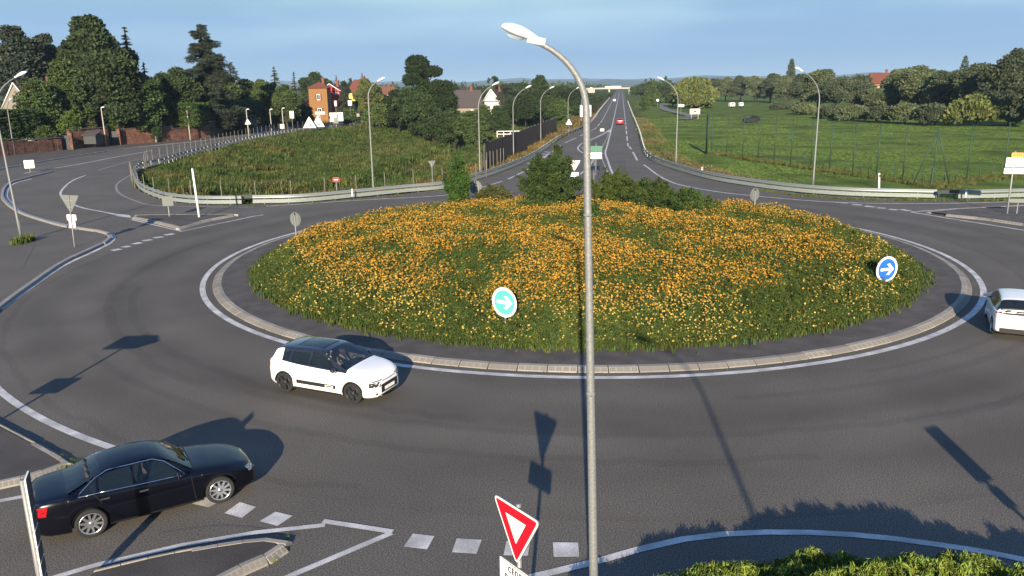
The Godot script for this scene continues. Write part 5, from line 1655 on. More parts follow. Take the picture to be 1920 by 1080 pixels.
func make_lamps() -> void:
	var o := lamp_mast("nearest street lamp, tall mast crossing the whole picture", Vector3(1.385, 0, -12.6), 9.86, 0.76, PI, 0.081, 0.047, 0.58)
	o.rotation.z = deg_to_rad(-1.4)
	part(o, "collar", tubem([Vector3(0, 4.2, 0), Vector3(0, 4.24, 0)], 0.078, 12), M.pole_steel)
	part(o, "collar", tubem([Vector3(0, 7.2, 0), Vector3(0, 7.23, 0)], 0.073, 12), M.pole_steel)
	lamp_mast("street lamp on the grass bank of the left road, head turned right", vec(Vector2(-12.94, -76.29), -1.0), 10.8, 1.1, 0.5)
	lamp_mast("street lamp left of the board fence, leftmost of the row beside the straight road", vec(Vector2(-3.28, -87.80), -0.3), 9.6, 1.7, 0.25)
	lamp_mast("street lamp standing in front of the board fence", vec(Vector2(0.47, -108.78)), 8.9, 1.9, 0.2)
	lamp_mast("street lamp near the far end of the board fence", vec(Vector2(5.13, -136.00)), 8.7, 1.7, 0.2)
	lamp_mast("street lamp carrying the white warning triangle", vec(Vector2(11.52, -162.54)), 8.5, 1.8, 0.2)
	lamp_mast("farthest lamp of the row, half hidden by the nearest mast", vec(Vector2(15.67, -180.05)), 8.3, 1.8, 0.2)
	lamp_mast("street lamp right of the straight road, arm reaching left", vec(Vector2(19.00, -93.42)), 9.6, 1.75, PI - 0.2)
	lamp_mast("street lamp behind the right guard rail, arm reaching left", vec(Vector2(27.20, -72.72)), 10.1, 1.9, PI + 0.15)
	lamp_mast("leaning street lamp on the left pavement with weeds at its foot", vec(Vector2(-31.30, -51.02), 0.12), 10.0, 1.6, 0.9).rotation.z = deg_to_rad(2.0)
	lamp_mast("street lamp at the far left beside the garden wall", vec(Vector2(-74.71, -123.49), 0.1), 8.0, 1.2, -0.6)
	lamp_mast("street lamp behind the camera whose shadow crosses the road", Vector3(3.6, 0, 4.5), 9.9, 1.2, PI)
	# slim posts along the garden wall
	var posts := [[Vector3(-69.33, -0.08, -141.00), 6.5, "slim grey lamp post in front of the slit gate"], [Vector3(-64.16, 0.12, -149.00), 7.6, "slim lamp post grown round by a dark bush"], [Vector3(-59.87, 0.22, -154.00), 6.1, "slim lamp post at the end of the reddish wall"], [Vector3(-57.48, 0.35, -172.00), 6.0, "slim lamp post in front of the clipped hedge"], [Vector3(-52.58, 3.76, -182.00), 4.8, "slim lamp post at the right end of the clipped hedge"], [Vector3(-53.31, 0.62, -168.00), 5.2, "bent lamp post behind a white triangle sign"], [Vector3(-49.89, 0.84, -182.00), 5.0, "bent lamp post beside a little pink box sign"]]
	for q in posts:
		var p := ground(q[0])
		var l := thing("lamp_post", q[2], "lamp post", p, 0.0, "slim lamp posts along the garden wall")
		part(l, "pole", tubem([Vector3(0, -0.2, 0), Vector3(-0.05, q[1], 0)], [0.12, 0.085], 8), M.concrete_post)
		part(l, "lantern", tubem([Vector3(-0.05, q[1], 0), Vector3(0.25, q[1] + 0.14, 0.1), Vector3(0.62, q[1] + 0.12, 0.2)], [0.07, 0.10, 0.06], 8), M.lamp_white)

# ---------------------------------------------------------------- signs
func post_of(o: Node3D, h: float, r := 0.038, z := -0.05) -> void:
	part(o, "post", tubem([Vector3(0, -1.2, z), Vector3(0, h, z)], r, 10), M.pole_steel)

func plate(o: Node3D, n: String, poly: PackedVector2Array, front: Material, y: float, z := 0.0, back: Material = null) -> MeshInstance3D:
	var xf := Transform3D(Basis(), Vector3(0, y, z))
	part(o, n + "_back", prismm(poly, -0.022, -0.001, xf), back if back else M.sign_back)
	return part(o, n, prismm(poly, 0.0, 0.004, xf), front)

func tri_poly(side: float, r: float, up := false) -> PackedVector2Array:
	var h := side * 0.866
	if up:
		return rounded([Vector2(-side / 2, 0), Vector2(side / 2, 0), Vector2(0, h)], r)
	return rounded([Vector2(0, 0), Vector2(side / 2, h), Vector2(-side / 2, h)], r)

func inset(poly: PackedVector2Array, d: float) -> PackedVector2Array:
	return Geometry2D.offset_polygon(poly, -d)[0]

func words(parent: Node, text: String, size: float, at: Vector3, m: Material, n := "lettering") -> void:
	var t := TextMesh.new()
	t.text = text
	var f := SystemFont.new()
	f.font_names = PackedStringArray(["Droid Sans"])
	f.font_weight = 700
	t.font = f
	t.font_size = 32
	t.pixel_size = size / 23.0
	t.depth = 0.003
	part(parent, n, t, m, Transform3D(Basis(), at))

func yield_sign(label: String, at: Vector3, turn: float, y: float, side: float, top_extra := 0.0) -> Node3D:
	var o := thing("yield_sign", label, "yield sign", at, turn)
	post_of(o, y + side * 0.866 + top_extra)
	var outer := tri_poly(side, 0.07)
	var xf := Transform3D(Basis(), Vector3(0, y, 0))
	part(o, "back", prismm(outer, -0.022, -0.001, xf), M.sign_back)
	part(o, "face", prismm(outer, 0.0, 0.004, xf), M.sign_white)
	var red := inset(outer, side * 0.03)
	part(o, "red_border", prismm(red, 0.004, 0.007, xf), M.sign_red)
	var black := inset(outer, side * 0.155)
	part(o, "thin_outline", prismm(black, 0.007, 0.009, xf), M.black_print)
	part(o, "white_centre", prismm(inset(outer, side * 0.163), 0.009, 0.012, xf), M.sign_white)
	for k in [0.35, 0.7]:
		part(o, "bracket", boxm(Vector3(0, y + side * 0.866 * k, -0.045), Vector3(side * 0.45 * k + 0.1, 0.05, 0.03)), M.pole_steel)
	return o

func arrow_disc(label: String, at: Vector3, turn: float, y: float, dia: float, blue: Material) -> Node3D:
	var o := thing("keep_right_sign", label, "road sign", at, turn, "arrow signs round the island")
	post_of(o, y + dia * 0.3)
	var xf := Transform3D(Basis(), Vector3(0, y, 0))
	part(o, "back", prismm(disc(dia / 2, 36), -0.022, -0.001, xf), M.sign_back)
	part(o, "rim", prismm(disc(dia / 2, 36), 0.0, 0.004, xf), M.sign_white)
	part(o, "blue_disc", prismm(disc(dia * 0.41, 36), 0.004, 0.008, xf), blue)
	var k := dia
	var a := PackedVector2Array([Vector2(-0.30, -0.052), Vector2(0.13, -0.052), Vector2(-0.02, -0.20), Vector2(0.105, -0.225), Vector2(0.325, 0.0), Vector2(0.105, 0.225), Vector2(-0.02, 0.20), Vector2(0.13, 0.052), Vector2(-0.30, 0.052)])
	for i in a.size():
		a[i] *= k
	part(o, "arrow", prismm(a, 0.008, 0.012, xf), M.sign_white)
	for x in [-0.24, 0.0, 0.24]:
		part(o, "bracket", boxm(Vector3(x * dia, y, -0.05), Vector3(0.07, dia * (0.92 - absf(x)), 0.04)), M.pole_steel if x != 0.0 else M.dark_steel)
	return o

func simple_sign(n: String, label: String, at: Vector3, turn: float, poly: PackedVector2Array, y: float, m: Material, post_h := -1.0, cat := "road sign") -> Node3D:
	var o := thing(n, label, cat, at, turn)
	post_of(o, y if post_h < 0.0 else post_h, 0.04, -0.06)
	plate(o, "plate", poly, m, y)
	return o

func make_signs() -> void:
	# the give-way sign at the bottom of the picture
	var apex: Vector3 = Vector3(0.01, 2.52, -10.30)
	var o := yield_sign("red and white give-way triangle at the bottom, seen at a slant", Vector3(apex.x, 0, apex.z), deg_to_rad(-52), apex.y, 1.06, 0.03)
	plate(o, "text_plate", rect(0.80, 0.36, 0.03, Vector2(0, -0.22)), M.sign_white, apex.y)
	part(o, "plate_border", prismm(inset(rect(0.80, 0.36, 0.03, Vector2(0, -0.22)), 0.012), 0.004, 0.006, Transform3D(Basis(), Vector3(0, apex.y, 0))), M.black_print)
	part(o, "plate_field", prismm(inset(rect(0.80, 0.36, 0.03, Vector2(0, -0.22)), 0.02), 0.006, 0.009, Transform3D(Basis(), Vector3(0, apex.y, 0))), M.sign_white)
	words(o, "CÉDEZ", 0.095, Vector3(0, apex.y - 0.15, 0.011), M.black_print)
	words(o, "PASSAGE", 0.095, Vector3(0, apex.y - 0.30, 0.011), M.black_print)
	# the same sign from behind on the left pavement
	o = yield_sign("grey back of a give-way triangle on the left pavement", vec(Vector2(-26.70, -48.73), 0.12), deg_to_rad(172), 1.95, 1.28)
	for q in [[-0.10, 0.62, 0.36], [-0.50, 0.42, 0.42]]:
		part(o, "text_plate", prismm(rect(q[1], q[2], 0.05, Vector2(0, q[0] - 0.1)), -0.02, 0.0, Transform3D(Basis(), Vector3(0, 1.9, 0))), M.white_paint)
	o.rotation.z = deg_to_rad(2.0)
	# arrow discs on the island
	var q1: Vector3 = Vector3(-0.29, 1.45, -28.80)
	arrow_disc("turquoise arrow disc at the front of the flower bed", Vector3(q1.x, 0, q1.z), deg_to_rad(-37), q1.y, 1.14, M.sign_teal)
	var q2: Vector3 = Vector3(16.19, 1.28, -34.00)
	arrow_disc("blue arrow disc at the right of the flower bed", Vector3(q2.x, 0, q2.z), deg_to_rad(19), q2.y, 1.14, M.sign_blue)
	var q3: Vector3 = Vector3(-13.57, 1.23, -50.50)
	arrow_disc("back of an arrow disc at the left rim of the flower bed", Vector3(q3.x, 0, q3.z), deg_to_rad(150), q3.y, 0.90, M.sign_blue)
	var q4: Vector3 = Vector3(16.04, 2.02, -53.00)
	arrow_disc("back of an arrow disc behind the flowers on the right", Vector3(q4.x, 0, q4.z), deg_to_rad(215), q4.y, 0.88, M.sign_blue)
	var q5: Vector3 = Vector3(-2.54, 2.05, -59.00)
	arrow_disc("back of an arrow disc half hidden beside the narrow shrub", Vector3(q5.x, 0, q5.z), deg_to_rad(160), q5.y, 1.0, M.sign_blue)
	# far give-way signs
	var q6: Vector3 = Vector3(6.15, 1.10, -78.00)
	o = yield_sign("white back of a give-way triangle above the island shrubs", Vector3(q6.x, 0, q6.z), deg_to_rad(187), q6.y, 1.25)
	part(o, "text_plate", prismm(rect(0.8, 0.4, 0.05, Vector2(0, -0.25)), -0.07, -0.05, Transform3D(Basis(), Vector3(0, q6.y, -0.02))), M.white_paint)
	part(o, "reflective_back", prismm(inset(tri_poly(1.25, 0.07), 0.03), -0.028, -0.023, Transform3D(Basis(), Vector3(0, q6.y, 0))), M.white_paint)
	yield_sign("small grey back of a triangle sign by the stream, left of the narrow shrub", vec(Vector2(-7.57, -78.60)), deg_to_rad(200), 1.6, 0.8)
	# warning triangle on a lamp of the row
	var q7: Vector3 = Vector3(11.33, 1.77, -160.00)
	simple_sign("warning_sign", "white warning triangle with a black mark on a lamp pole", Vector3(q7.x + 0.1, 0, q7.z + 1.2), 0.0, tri_poly(1.25, 0.08, true), q7.y, M.white_paint)
	var q8: Vector3 = Vector3(15.47, 4.01, -168.00)
	simple_sign("board_sign", "big blank white board sign left of the straight road", Vector3(q8.x, 0, q8.z), 0.1, rect(2.3, 2.3, 0.15), q8.y, M.white_paint)
	# direction sign in the splitter of the straight road
	o = thing("direction_sign", "green and white direction sign between the lanes of the straight road", "road sign", vec(Vector2(8.79, -83.54)), -0.1)
	post_of(o, 3.4)
	plate(o, "green_plate", rect(1.25, 0.62, 0.04, Vector2(0, 0)), M.sign_green, 2.8)
	plate(o, "white_plate", rect(1.2, 0.28, 0.04), M.sign_white, 2.3)
	plate(o, "white_plate", rect(1.2, 0.28, 0.04), M.sign_white, 1.95)
	var q9: Vector3 = Vector3(18.65, 0.13, -166.00)
	simple_sign("small_square_sign", "small pinkish square sign at the tip of the lane divider", Vector3(q9.x, 0, q9.z), 0.0, rect(0.85, 0.85, 0.06), q9.y, M.wall_white)
	# signs on the left
	o = simple_sign("box_sign", "white box-like sign back beside the left road kerb", vec(Vector2(-57.17, -97.01)), 0.5, rect(1.05, 0.95, 0.06), 0.95, M.sign_white)
	o = simple_sign("post_sign", "grey square sign back on the left triangular island", vec(Vector2(-25.39, -59.71), 0.12), 0.35, rect(0.75, 0.72, 0.05), 1.15, M.sign_back)
	o = thing("marker_pole", "tall bare white pole on the left triangular island", "pole", vec(Vector2(-23.00, -59.24), 0.12))
	part(o, "pole", tubem([Vector3.ZERO, Vector3(-0.12, 3.55, 0)], [0.085, 0.07], 10), M.white_paint)
	part(o, "cap", tubem([Vector3(-0.12, 3.55, 0), Vector3(-0.12, 3.60, 0)], 0.075, 10), M.pole_steel)
	# white direction sign at the right edge
	var qa: Vector3 = Vector3(34.18, 3.48, -55.50)
	o = thing("direction_sign", "white two-plate direction sign with an orange road tag at the right edge", "road sign", vec(Vector2(34.33, -55.40), 0.1), -0.28)
	post_of(o, 4.3, 0.055)
	plate(o, "upper_plate", rect(2.5, 0.62, 0.04, Vector2(0.75, 0)), M.sign_white, 3.55)
	plate(o, "lower_plate", rect(2.6, 0.40, 0.04, Vector2(0.75, 0)), M.sign_white, 2.97)
	plate(o, "road_tag", rect(0.72, 0.30, 0.04, Vector2(0.15, 0)), M.sign_yellow, 4.05)
	words(o, "D 225", 0.15, Vector3(0.15, 4.05, 0.006), M.black_print)
	words(o, "WANGEN   4", 0.18, Vector3(0.35, 3.68, 0.006), M.black_print)
	words(o, "BALBRONN   6", 0.18, Vector3(0.42, 3.42, 0.006), M.black_print)
	words(o, "WESTHOFFEN  4", 0.18, Vector3(0.55, 2.97, 0.006), M.black_print)
	o = thing("arrow_board", "grey back of a low arrow board at the right edge", "road sign", vec(Vector2(34.96, -55.34), 0.1), -0.2)
	post_of(o, 1.0, 0.03)
	plate(o, "plate", rect(1.15, 0.26, 0.1), M.sign_back, 0.92)
	# things across the field
	var qb: Vector3 = Vector3(49.81, 1.78, -222.00)
	o = thing("billboard", "pale billboard with a reddish mark at the field edge", "billboard", Vector3(qb.x, 0, qb.z), -0.1)
	plate(o, "board", rect(2.7, 1.45, 0.05), M.wall_white, qb.y)
	part(o, "red_mark", prismm(disc(0.3, 10), 0.004, 0.01, Transform3D(Basis(), Vector3(0, qb.y, 0))), M.roof_red)
	for e in [-0.9, 0.9]:
		part(o, "leg", boxm(Vector3(e, 0.6, -0.06), Vector3(0.12, 2.2, 0.1)), M.concrete_post)
	var qc: Vector3 = Vector3(51.83, 2.64, -250.00)
	o = simple_sign("small_square_sign", "pinkish sign beside the right-hand lamp pole at the field edge", Vector3(qc.x, 0, qc.z), 0.0, rect(1.9, 0.8, 0.05), qc.y, M.wall_white)
	var qd: Vector3 = Vector3(59.00, 2.74, -330.00)
	simple_sign("round_sign", "small white round sign by the field track", Vector3(qd.x, 0, qd.z), 0.0, disc(0.5, 16), qd.y, M.sign_white)
	o = thing("marker_post", "white marker post behind the right guard rail", "post", vec(Vector2(32.64, -71.67)))
	part(o, "post", boxm(Vector3(0, 0.5, 0), Vector3(0.14, 1.5, 0.1), Basis(Vector3(0, 0, 1), 0.08)), M.white_paint)
	part(o, "band", boxm(Vector3(0, 1.0, 0.052), Vector3(0.145, 0.2, 0.01), Basis(Vector3(0, 0, 1), 0.08)), M.black_print)
	for q in [[Vector3(-13.41, 0.80, -68.40), "small white reflector post on the left guard rail"], [Vector3(35.42, 0.89, -62.70), "small white reflector post on the right guard rail"], [Vector3(19.47, 0.17, -82.50), "small white reflector post on the rail beside the straight road"]]:
		o = thing("reflector_post", q[1], "reflector", Vector3(q[0].x, 0, q[0].z))
		part(o, "post", boxm(Vector3(0, 0.62, 0), Vector3(0.12, 0.6, 0.06)), M.white_paint)
		part(o, "reflector", boxm(Vector3(0, 0.8, 0.032), Vector3(0.08, 0.1, 0.01)), M.sign_red)
	var qe: Vector3 = Vector3(-16.55, 0.78, -77.00)
	o = simple_sign("red_plate_sign", "small red and white plate in the grass by the stream", Vector3(qe.x, -2.0, qe.z), 0.1, rect(0.62, 0.42, 0.12), qe.y + 2.0, M.sign_red)
	part(o, "white_bar", prismm(rect(0.36, 0.1, 0.02), 0.004, 0.008, Transform3D(Basis(), Vector3(0, qe.y + 2.0, 0))), M.sign_white)
	# village entrance signs beside the left road
	var v: Vector3 = Vector3(-44.74, 0.50, -185.00)
	for k in [[Vector3(-44.63, 0.43, -184.00), 13.0, "left of a pair of white triangular panels by the village road"], [Vector3(-43.40, 0.50, -187.00), 14.0, "right of a pair of white triangular panels by the village road"]]:
		o = simple_sign("panel_sign", k[2], Vector3(k[0].x, 0, k[0].z), 0.1, tri_poly(2.9, 0.1, true), maxf(k[0].y, 0.2) + 0.25, M.sign_white)
		part(o, "print", boxm(Vector3(0.2, maxf(k[0].y, 0.2) + 0.85, 0.012), Vector3(0.7, 0.45, 0.01)), M.sign_back)
	for k in [[Vector3(-43.95, 3.66, -192.00), 2.3, 0.65, "pinkish name board above the white triangular panels", "wall_white"], [Vector3(-41.77, 2.51, -196.00), 1.7, 2.1, "left white notice board at the village entrance", "sign_white"], [Vector3(-40.33, 2.58, -197.00), 1.3, 2.0, "right white notice board at the village entrance", "sign_white"], [Vector3(-40.77, 1.83, -194.00), 1.0, 1.3, "greenish low board in front of the white notice boards", "sign_back"], [Vector3(-38.24, 2.64, -205.00), 2.1, 0.8, "beige low wall board by the village road", "kerb_stone"],
			[Vector3(-39.18, 5.64, -204.00), 0.9, 1.2, "white hand-shaped sign high on a pole by the village road", "sign_white"], [Vector3(-41.68, 5.65, -199.00), 0.6, 1.3, "pink oval sign high on a pole above the notice boards", "wall_white"], [Vector3(-46.84, 3.81, -178.00), 0.85, 1.5, "white double sign on a post by the left road", "sign_white"], [Vector3(-49.66, 1.28, -180.00), 0.95, 1.0, "little pink box sign at the foot of a bent lamp post", "wall_white"], [Vector3(-32.20, 3.09, -222.00), 2.2, 0.8, "pinkish board at the end of the left road by the biggest tree", "wall_white"]]:
		o = simple_sign("notice_board", k[3], Vector3(k[0].x, 0, k[0].z), 0.08, rect(k[1], k[2], 0.06), k[0].y, M[k[4]])
	var vt: Vector3 = Vector3(-52.62, 2.41, -166.00)
	simple_sign("warning_sign", "white triangle sign in front of the grey retaining wall", Vector3(vt.x, 0, vt.z), 0.1, tri_poly(1.25, 0.08, true), vt.y, M.white_paint)
	# edge-on sign stack at the lower left
	var ev: Vector3 = Vector3(-8.39, 2.20, -12.60)
	o = thing("direction_sign", "stack of dark direction plates seen edge-on at the lower left", "road sign", Vector3(ev.x, 0, ev.z), deg_to_rad(112.5))
	post_of(o, 2.8, 0.045, 0.0)
	for k in [[2.52, 0.66], [2.03, 0.30], [1.71, 0.30], [1.39, 0.30], [1.07, 0.30], [0.75, 0.30]]:
		part(o, "plate", prismm(rect(0.40, k[1], 0.03), 0.05, 0.075, Transform3D(Basis(), Vector3(0.06, k[0], 0))), M.sign_white)
		part(o, "plate_back", prismm(rect(0.385, k[1] - 0.02, 0.03), 0.077, 0.083, Transform3D(Basis(), Vector3(0.06, k[0], 0))), M.plate_back)
	# out of the picture, casting their shadows into it
	o = thing("direction_sign", "arrow-shaped direction sign just outside the left edge, known by its shadow", "road sign", Vector3(-15.1, 0, -19.3), 0.05)
	post_of(o, 3.3, 0.05)
	plate(o, "arrow_plate", PackedVector2Array([Vector2(-0.75, -0.25), Vector2(0.5, -0.25), Vector2(0.95, 0.0), Vector2(0.5, 0.25), Vector2(-0.75, 0.25)]), M.sign_white, 3.0)
	plate(o, "lower_plate", rect(0.9, 0.42, 0.03, Vector2(-0.1, 0)), M.sign_white, 1.62)
	o = thing("direction_sign", "tall narrow sign just outside the right edge, known by its shadow", "road sign", Vector3(10.45, 0, -9.0), 0.4)
	post_of(o, 3.4, 0.05)
	plate(o, "upper_plate", rect(0.48, 0.95, 0.04), M.sign_white, 3.0)
	plate(o, "lower_plate", rect(0.3, 0.3, 0.04), M.sign_white, 2.3)

# ---------------------------------------------------------------- vehicles
# A car is a loft of cross-sections along x (front at +x), its side outline cut round the wheels.
func kv(k: Array, x: float) -> float:
	var n := k.size()
	if x <= k[0][0]: return k[0][1]
	if x >= k[n - 1][0]: return k[n - 1][1]
	var i := 0
	while x > k[i + 1][0]:
		i += 1
	var a: Array = k[i]
	var b: Array = k[i + 1]
	var l: float = b[0] - a[0]
	var s: float = (b[1] - a[1]) / l
	var m1: float = s
	var m2: float = s
	if i > 0:
		var p: float = (a[1] - k[i - 1][1]) / (a[0] - k[i - 1][0])
		m1 = 0.0 if p * s <= 0.0 else 2.0 * p * s / (p + s)
	if i < n - 2:
		var q: float = (k[i + 2][1] - b[1]) / (k[i + 2][0] - b[0])
		m2 = 0.0 if q * s <= 0.0 else 2.0 * q * s / (q + s)
	var t := (x - float(a[0])) / l
	var t2 := t * t
	var t3 := t2 * t
	return float(a[1]) * (2 * t3 - 3 * t2 + 1) + m1 * l * (t3 - 2 * t2 + t) + float(b[1]) * (3 * t2 - 2 * t3) + m2 * l * (t3 - t2)

func car_low(c: Dictionary, x: float) -> float:
	var low := kv(c.low, x)
	for a in c.axles:
		var d: float = absf(x - a)
		if d < c.arch:
			low = maxf(low, c.wheel + sqrt(c.arch * c.arch - d * d))
	return low

func car_section(c: Dictionary, x: float) -> Array:
	if c.cache.has(x):
		return c.cache[x]
	var w := kv(c.w, x)
	var top := kv(c.top, x)
	var belt := minf(kv(c.belt, x), top - 0.015)
	var wt := minf(kv(c.wt, x), w - 0.02)
	var low := car_low(c, x)
	var edge := maxf(belt + 0.008, top - kv(c.crown, x))
	var cp := [Vector2(w - 0.075, low), Vector2(w - 0.018, low + 0.10 * (belt - low)), Vector2(w - 0.004, low + 0.36 * (belt - low)), Vector2(w, low + 0.66 * (belt - low)), Vector2(w - 0.012, low + 0.9 * (belt - low)), Vector2(w - 0.045, belt),
		Vector2(lerpf(w - 0.05, wt, 0.33), lerpf(belt, edge, 0.33)), Vector2(lerpf(w - 0.05, wt, 0.72), lerpf(belt, edge, 0.72)), Vector2(wt, edge), Vector2(wt * 0.84, lerpf(edge, top, 0.52)), Vector2(wt * 0.5, lerpf(edge, top, 0.86)), Vector2(0, top)]
	var out := []
	for i in cp.size() - 1:
		var p1: Vector2 = cp[i]
		var p2: Vector2 = cp[i + 1]
		var p0: Vector2 = cp[i - 1] if i > 0 else p1 * 2.0 - p2
		var p3: Vector2 = cp[i + 2] if i < cp.size() - 2 else Vector2(-p1.x, p1.y)
		for j in 3:
			var t := j / 3.0
			var t2 := t * t
			var t3 := t2 * t
			# gentle spline between control points
			var m1 := (p2 - p0) * 0.5
			var m2 := (p3 - p1) * 0.5
			var lm := (p2 - p1).length()
			m1 = m1.limit_length(lm * 1.2)
			m2 = m2.limit_length(lm * 1.2)
			out.append(p1 * (2 * t3 - 3 * t2 + 1) + m1 * (t3 - 2 * t2 + t) + p2 * (3 * t2 - 2 * t3) + m2 * (t3 - t2))
	out.append(cp[-1])
	c.cache[x] = out
	return out

func side_z(c: Dictionary, x: float, y: float) -> float:
	var s := car_section(c, snappedf(x, 0.001))
	if y <= s[0].y:
		return s[0].x
	for i in s.size() - 1:
		if y <= s[i + 1].y and s[i + 1].y > s[i].y:
			return lerpf(s[i].x, s[i + 1].x, (y - s[i].y) / (s[i + 1].y - s[i].y))
	return 0.0

func top_y(c: Dictionary, x: float, z: float) -> float:
	var s := car_section(c, snappedf(x, 0.001))
	var i: int = s.size() - 1
	while i > 0 and s[i].x < absf(z):
		i -= 1
	var a: Vector2 = s[i]
	var b: Vector2 = s[mini(i + 1, s.size() - 1)]
	return lerpf(b.y, a.y, clampf((absf(z) - b.x) / maxf(0.001, a.x - b.x), 0, 1))

# the nose (sg +1) or tail (sg -1) at height y and half-width z
func end_x(c: Dictionary, y: float, z: float, sg: float) -> float:
	var x: float = c.len * 0.5 * sg
	for i in 60:
		if side_z(c, x, y) >= absf(z) and top_y(c, x, z) >= y:
			return x
		x -= sg * 0.012
	return x

func patch(nu: int, nv: int, f: Callable, both := false) -> ArrayMesh:
	var s := st(false)
	var g := []
	for i in nu + 1:
		var row := []
		for j in nv + 1:
			row.append(f.call(float(i) / nu, float(j) / nv))
		g.append(row)
	for i in nu:
		for j in nv:
			quad(s, g[i][j], g[i][j + 1], g[i + 1][j + 1], g[i + 1][j])
	return fin(s)

# a panel on the car's side between a lower and an upper outline given as [x, y] points
func side_panel(c: Dictionary, lower: Array, upper: Array, sg: float, off: float, nu := 14, nv := 8) -> ArrayMesh:
	return patch(nu, nv, func(u: float, v: float) -> Vector3:
		var a := along(lower, u)
		var b := along(upper, u)
		var p := a.lerp(b, v)
		return Vector3(p.x, p.y, (side_z(c, p.x, p.y) + off) * sg))

func along(pts: Array, u: float) -> Vector2:
	var total := 0.0
	for i in pts.size() - 1:
		total += pts[i].distance_to(pts[i + 1])
	var d := u * total
	for i in pts.size() - 1:
		var l: float = pts[i].distance_to(pts[i + 1])
		if d <= l or i == pts.size() - 2:
			return pts[i].lerp(pts[i + 1], clampf(d / maxf(l, 1e-5), 0, 1))
		d -= l
	return pts[-1]

func end_panel(c: Dictionary, y0: float, y1: float, z0: float, z1: float, sg: float, off: float, nu := 8, nv := 5, slant := 0.0) -> ArrayMesh:
	return patch(nu, nv, func(u: float, v: float) -> Vector3:
		var z := lerpf(z0, z1, u)
		var y := lerpf(y0, y1, v) + slant * (u - 0.5)
		return Vector3(end_x(c, y, z, sg) + off * sg, y, z + off * signf(z) * 0.6))

func top_panel(c: Dictionary, x0: float, x1: float, w0: float, w1: float, off: float, nu := 12, nv := 10) -> ArrayMesh:
	return patch(nu, nv, func(u: float, v: float) -> Vector3:
		var x := lerpf(x0, x1, u)
		var z := lerpf(w0, w1, u) * (v * 2.0 - 1.0)
		return Vector3(x, top_y(c, x, z) + off, z))

func wheel(o: Node3D, at: Vector3, r: float, sg: float, spokes: int, rim_m: Material, wide := 0.2) -> void:
	var b := Basis(Vector3.RIGHT, PI * 0.5 * sg)        # the lathe's y axis turns to point outwards
	var w := Node3D.new()
	w.name = "wheel"
	o.add_child(w, true)
	w.position = at
	var rr := r * 0.74
	var s := st(false)
	lathe(s, [Vector2(rr * 0.97, -wide * 0.5), Vector2(r * 0.93, -wide * 0.5), Vector2(r, -wide * 0.36), Vector2(r, wide * 0.36), Vector2(r * 0.93, wide * 0.5), Vector2(rr, wide * 0.47), Vector2(rr * 0.97, wide * 0.36)], 28, Transform3D(b, Vector3.ZERO))
	part(w, "tyre", fin(s), M.tyre)
	s = st(false)
	lathe(s, [Vector2(rr * 0.97, -wide * 0.4), Vector2(rr * 0.90, wide * 0.1), Vector2(rr * 0.93, wide * 0.40), Vector2(rr * 1.0, wide * 0.46)], 28, Transform3D(b, Vector3.ZERO))
	lathe(s, [Vector2(0.0, -0.02), Vector2(rr * 0.92, -0.02)], 20, Transform3D(b, Vector3(0, 0, 0)))
	part(w, "brake_disc", fin(s), M.dark_steel)
	s = st(false)
	lathe(s, [Vector2(rr * 0.90, wide * 0.30), Vector2(rr * 0.92, wide * 0.46), Vector2(rr * 1.01, wide * 0.485), Vector2(rr * 1.01, wide * 0.40)], 28, Transform3D(b, Vector3.ZERO))
	lathe(s, [Vector2(0.0, wide * 0.42), Vector2(0.055, wide * 0.40), Vector2(0.07, wide * 0.2)], 14, Transform3D(b, Vector3.ZERO))
	part(w, "rim", fin(s), rim_m)
	for k in spokes:
		var a := TAU * k / spokes + 0.2
		var d := Vector3(cos(a), 0, sin(a))
		var e := Vector3(-sin(a), 0, cos(a))
		var q := st()
		var wi := 0.028 if spokes > 6 else 0.045
		var p := [d * 0.04 - e * wi, d * 0.04 + e * wi, d * rr * 0.95 + e * wi * 0.8, d * rr * 0.95 - e * wi * 0.8]
		var hi := [wide * 0.39, wide * 0.39, wide * 0.45, wide * 0.45]
		var t := []
		var lo := []
		for i in 4:
			t.append(b * (p[i] + Vector3(0, hi[i], 0)))
			lo.append(b * (p[i] + Vector3(0, hi[i] - 0.05, 0)))
		quad(q, t[0], t[1], t[2], t[3])
		for i in 4:
			quad(q, t[i], lo[i], lo[(i + 1) % 4], t[(i + 1) % 4])
		part(w, "spoke", fin(q), rim_m)

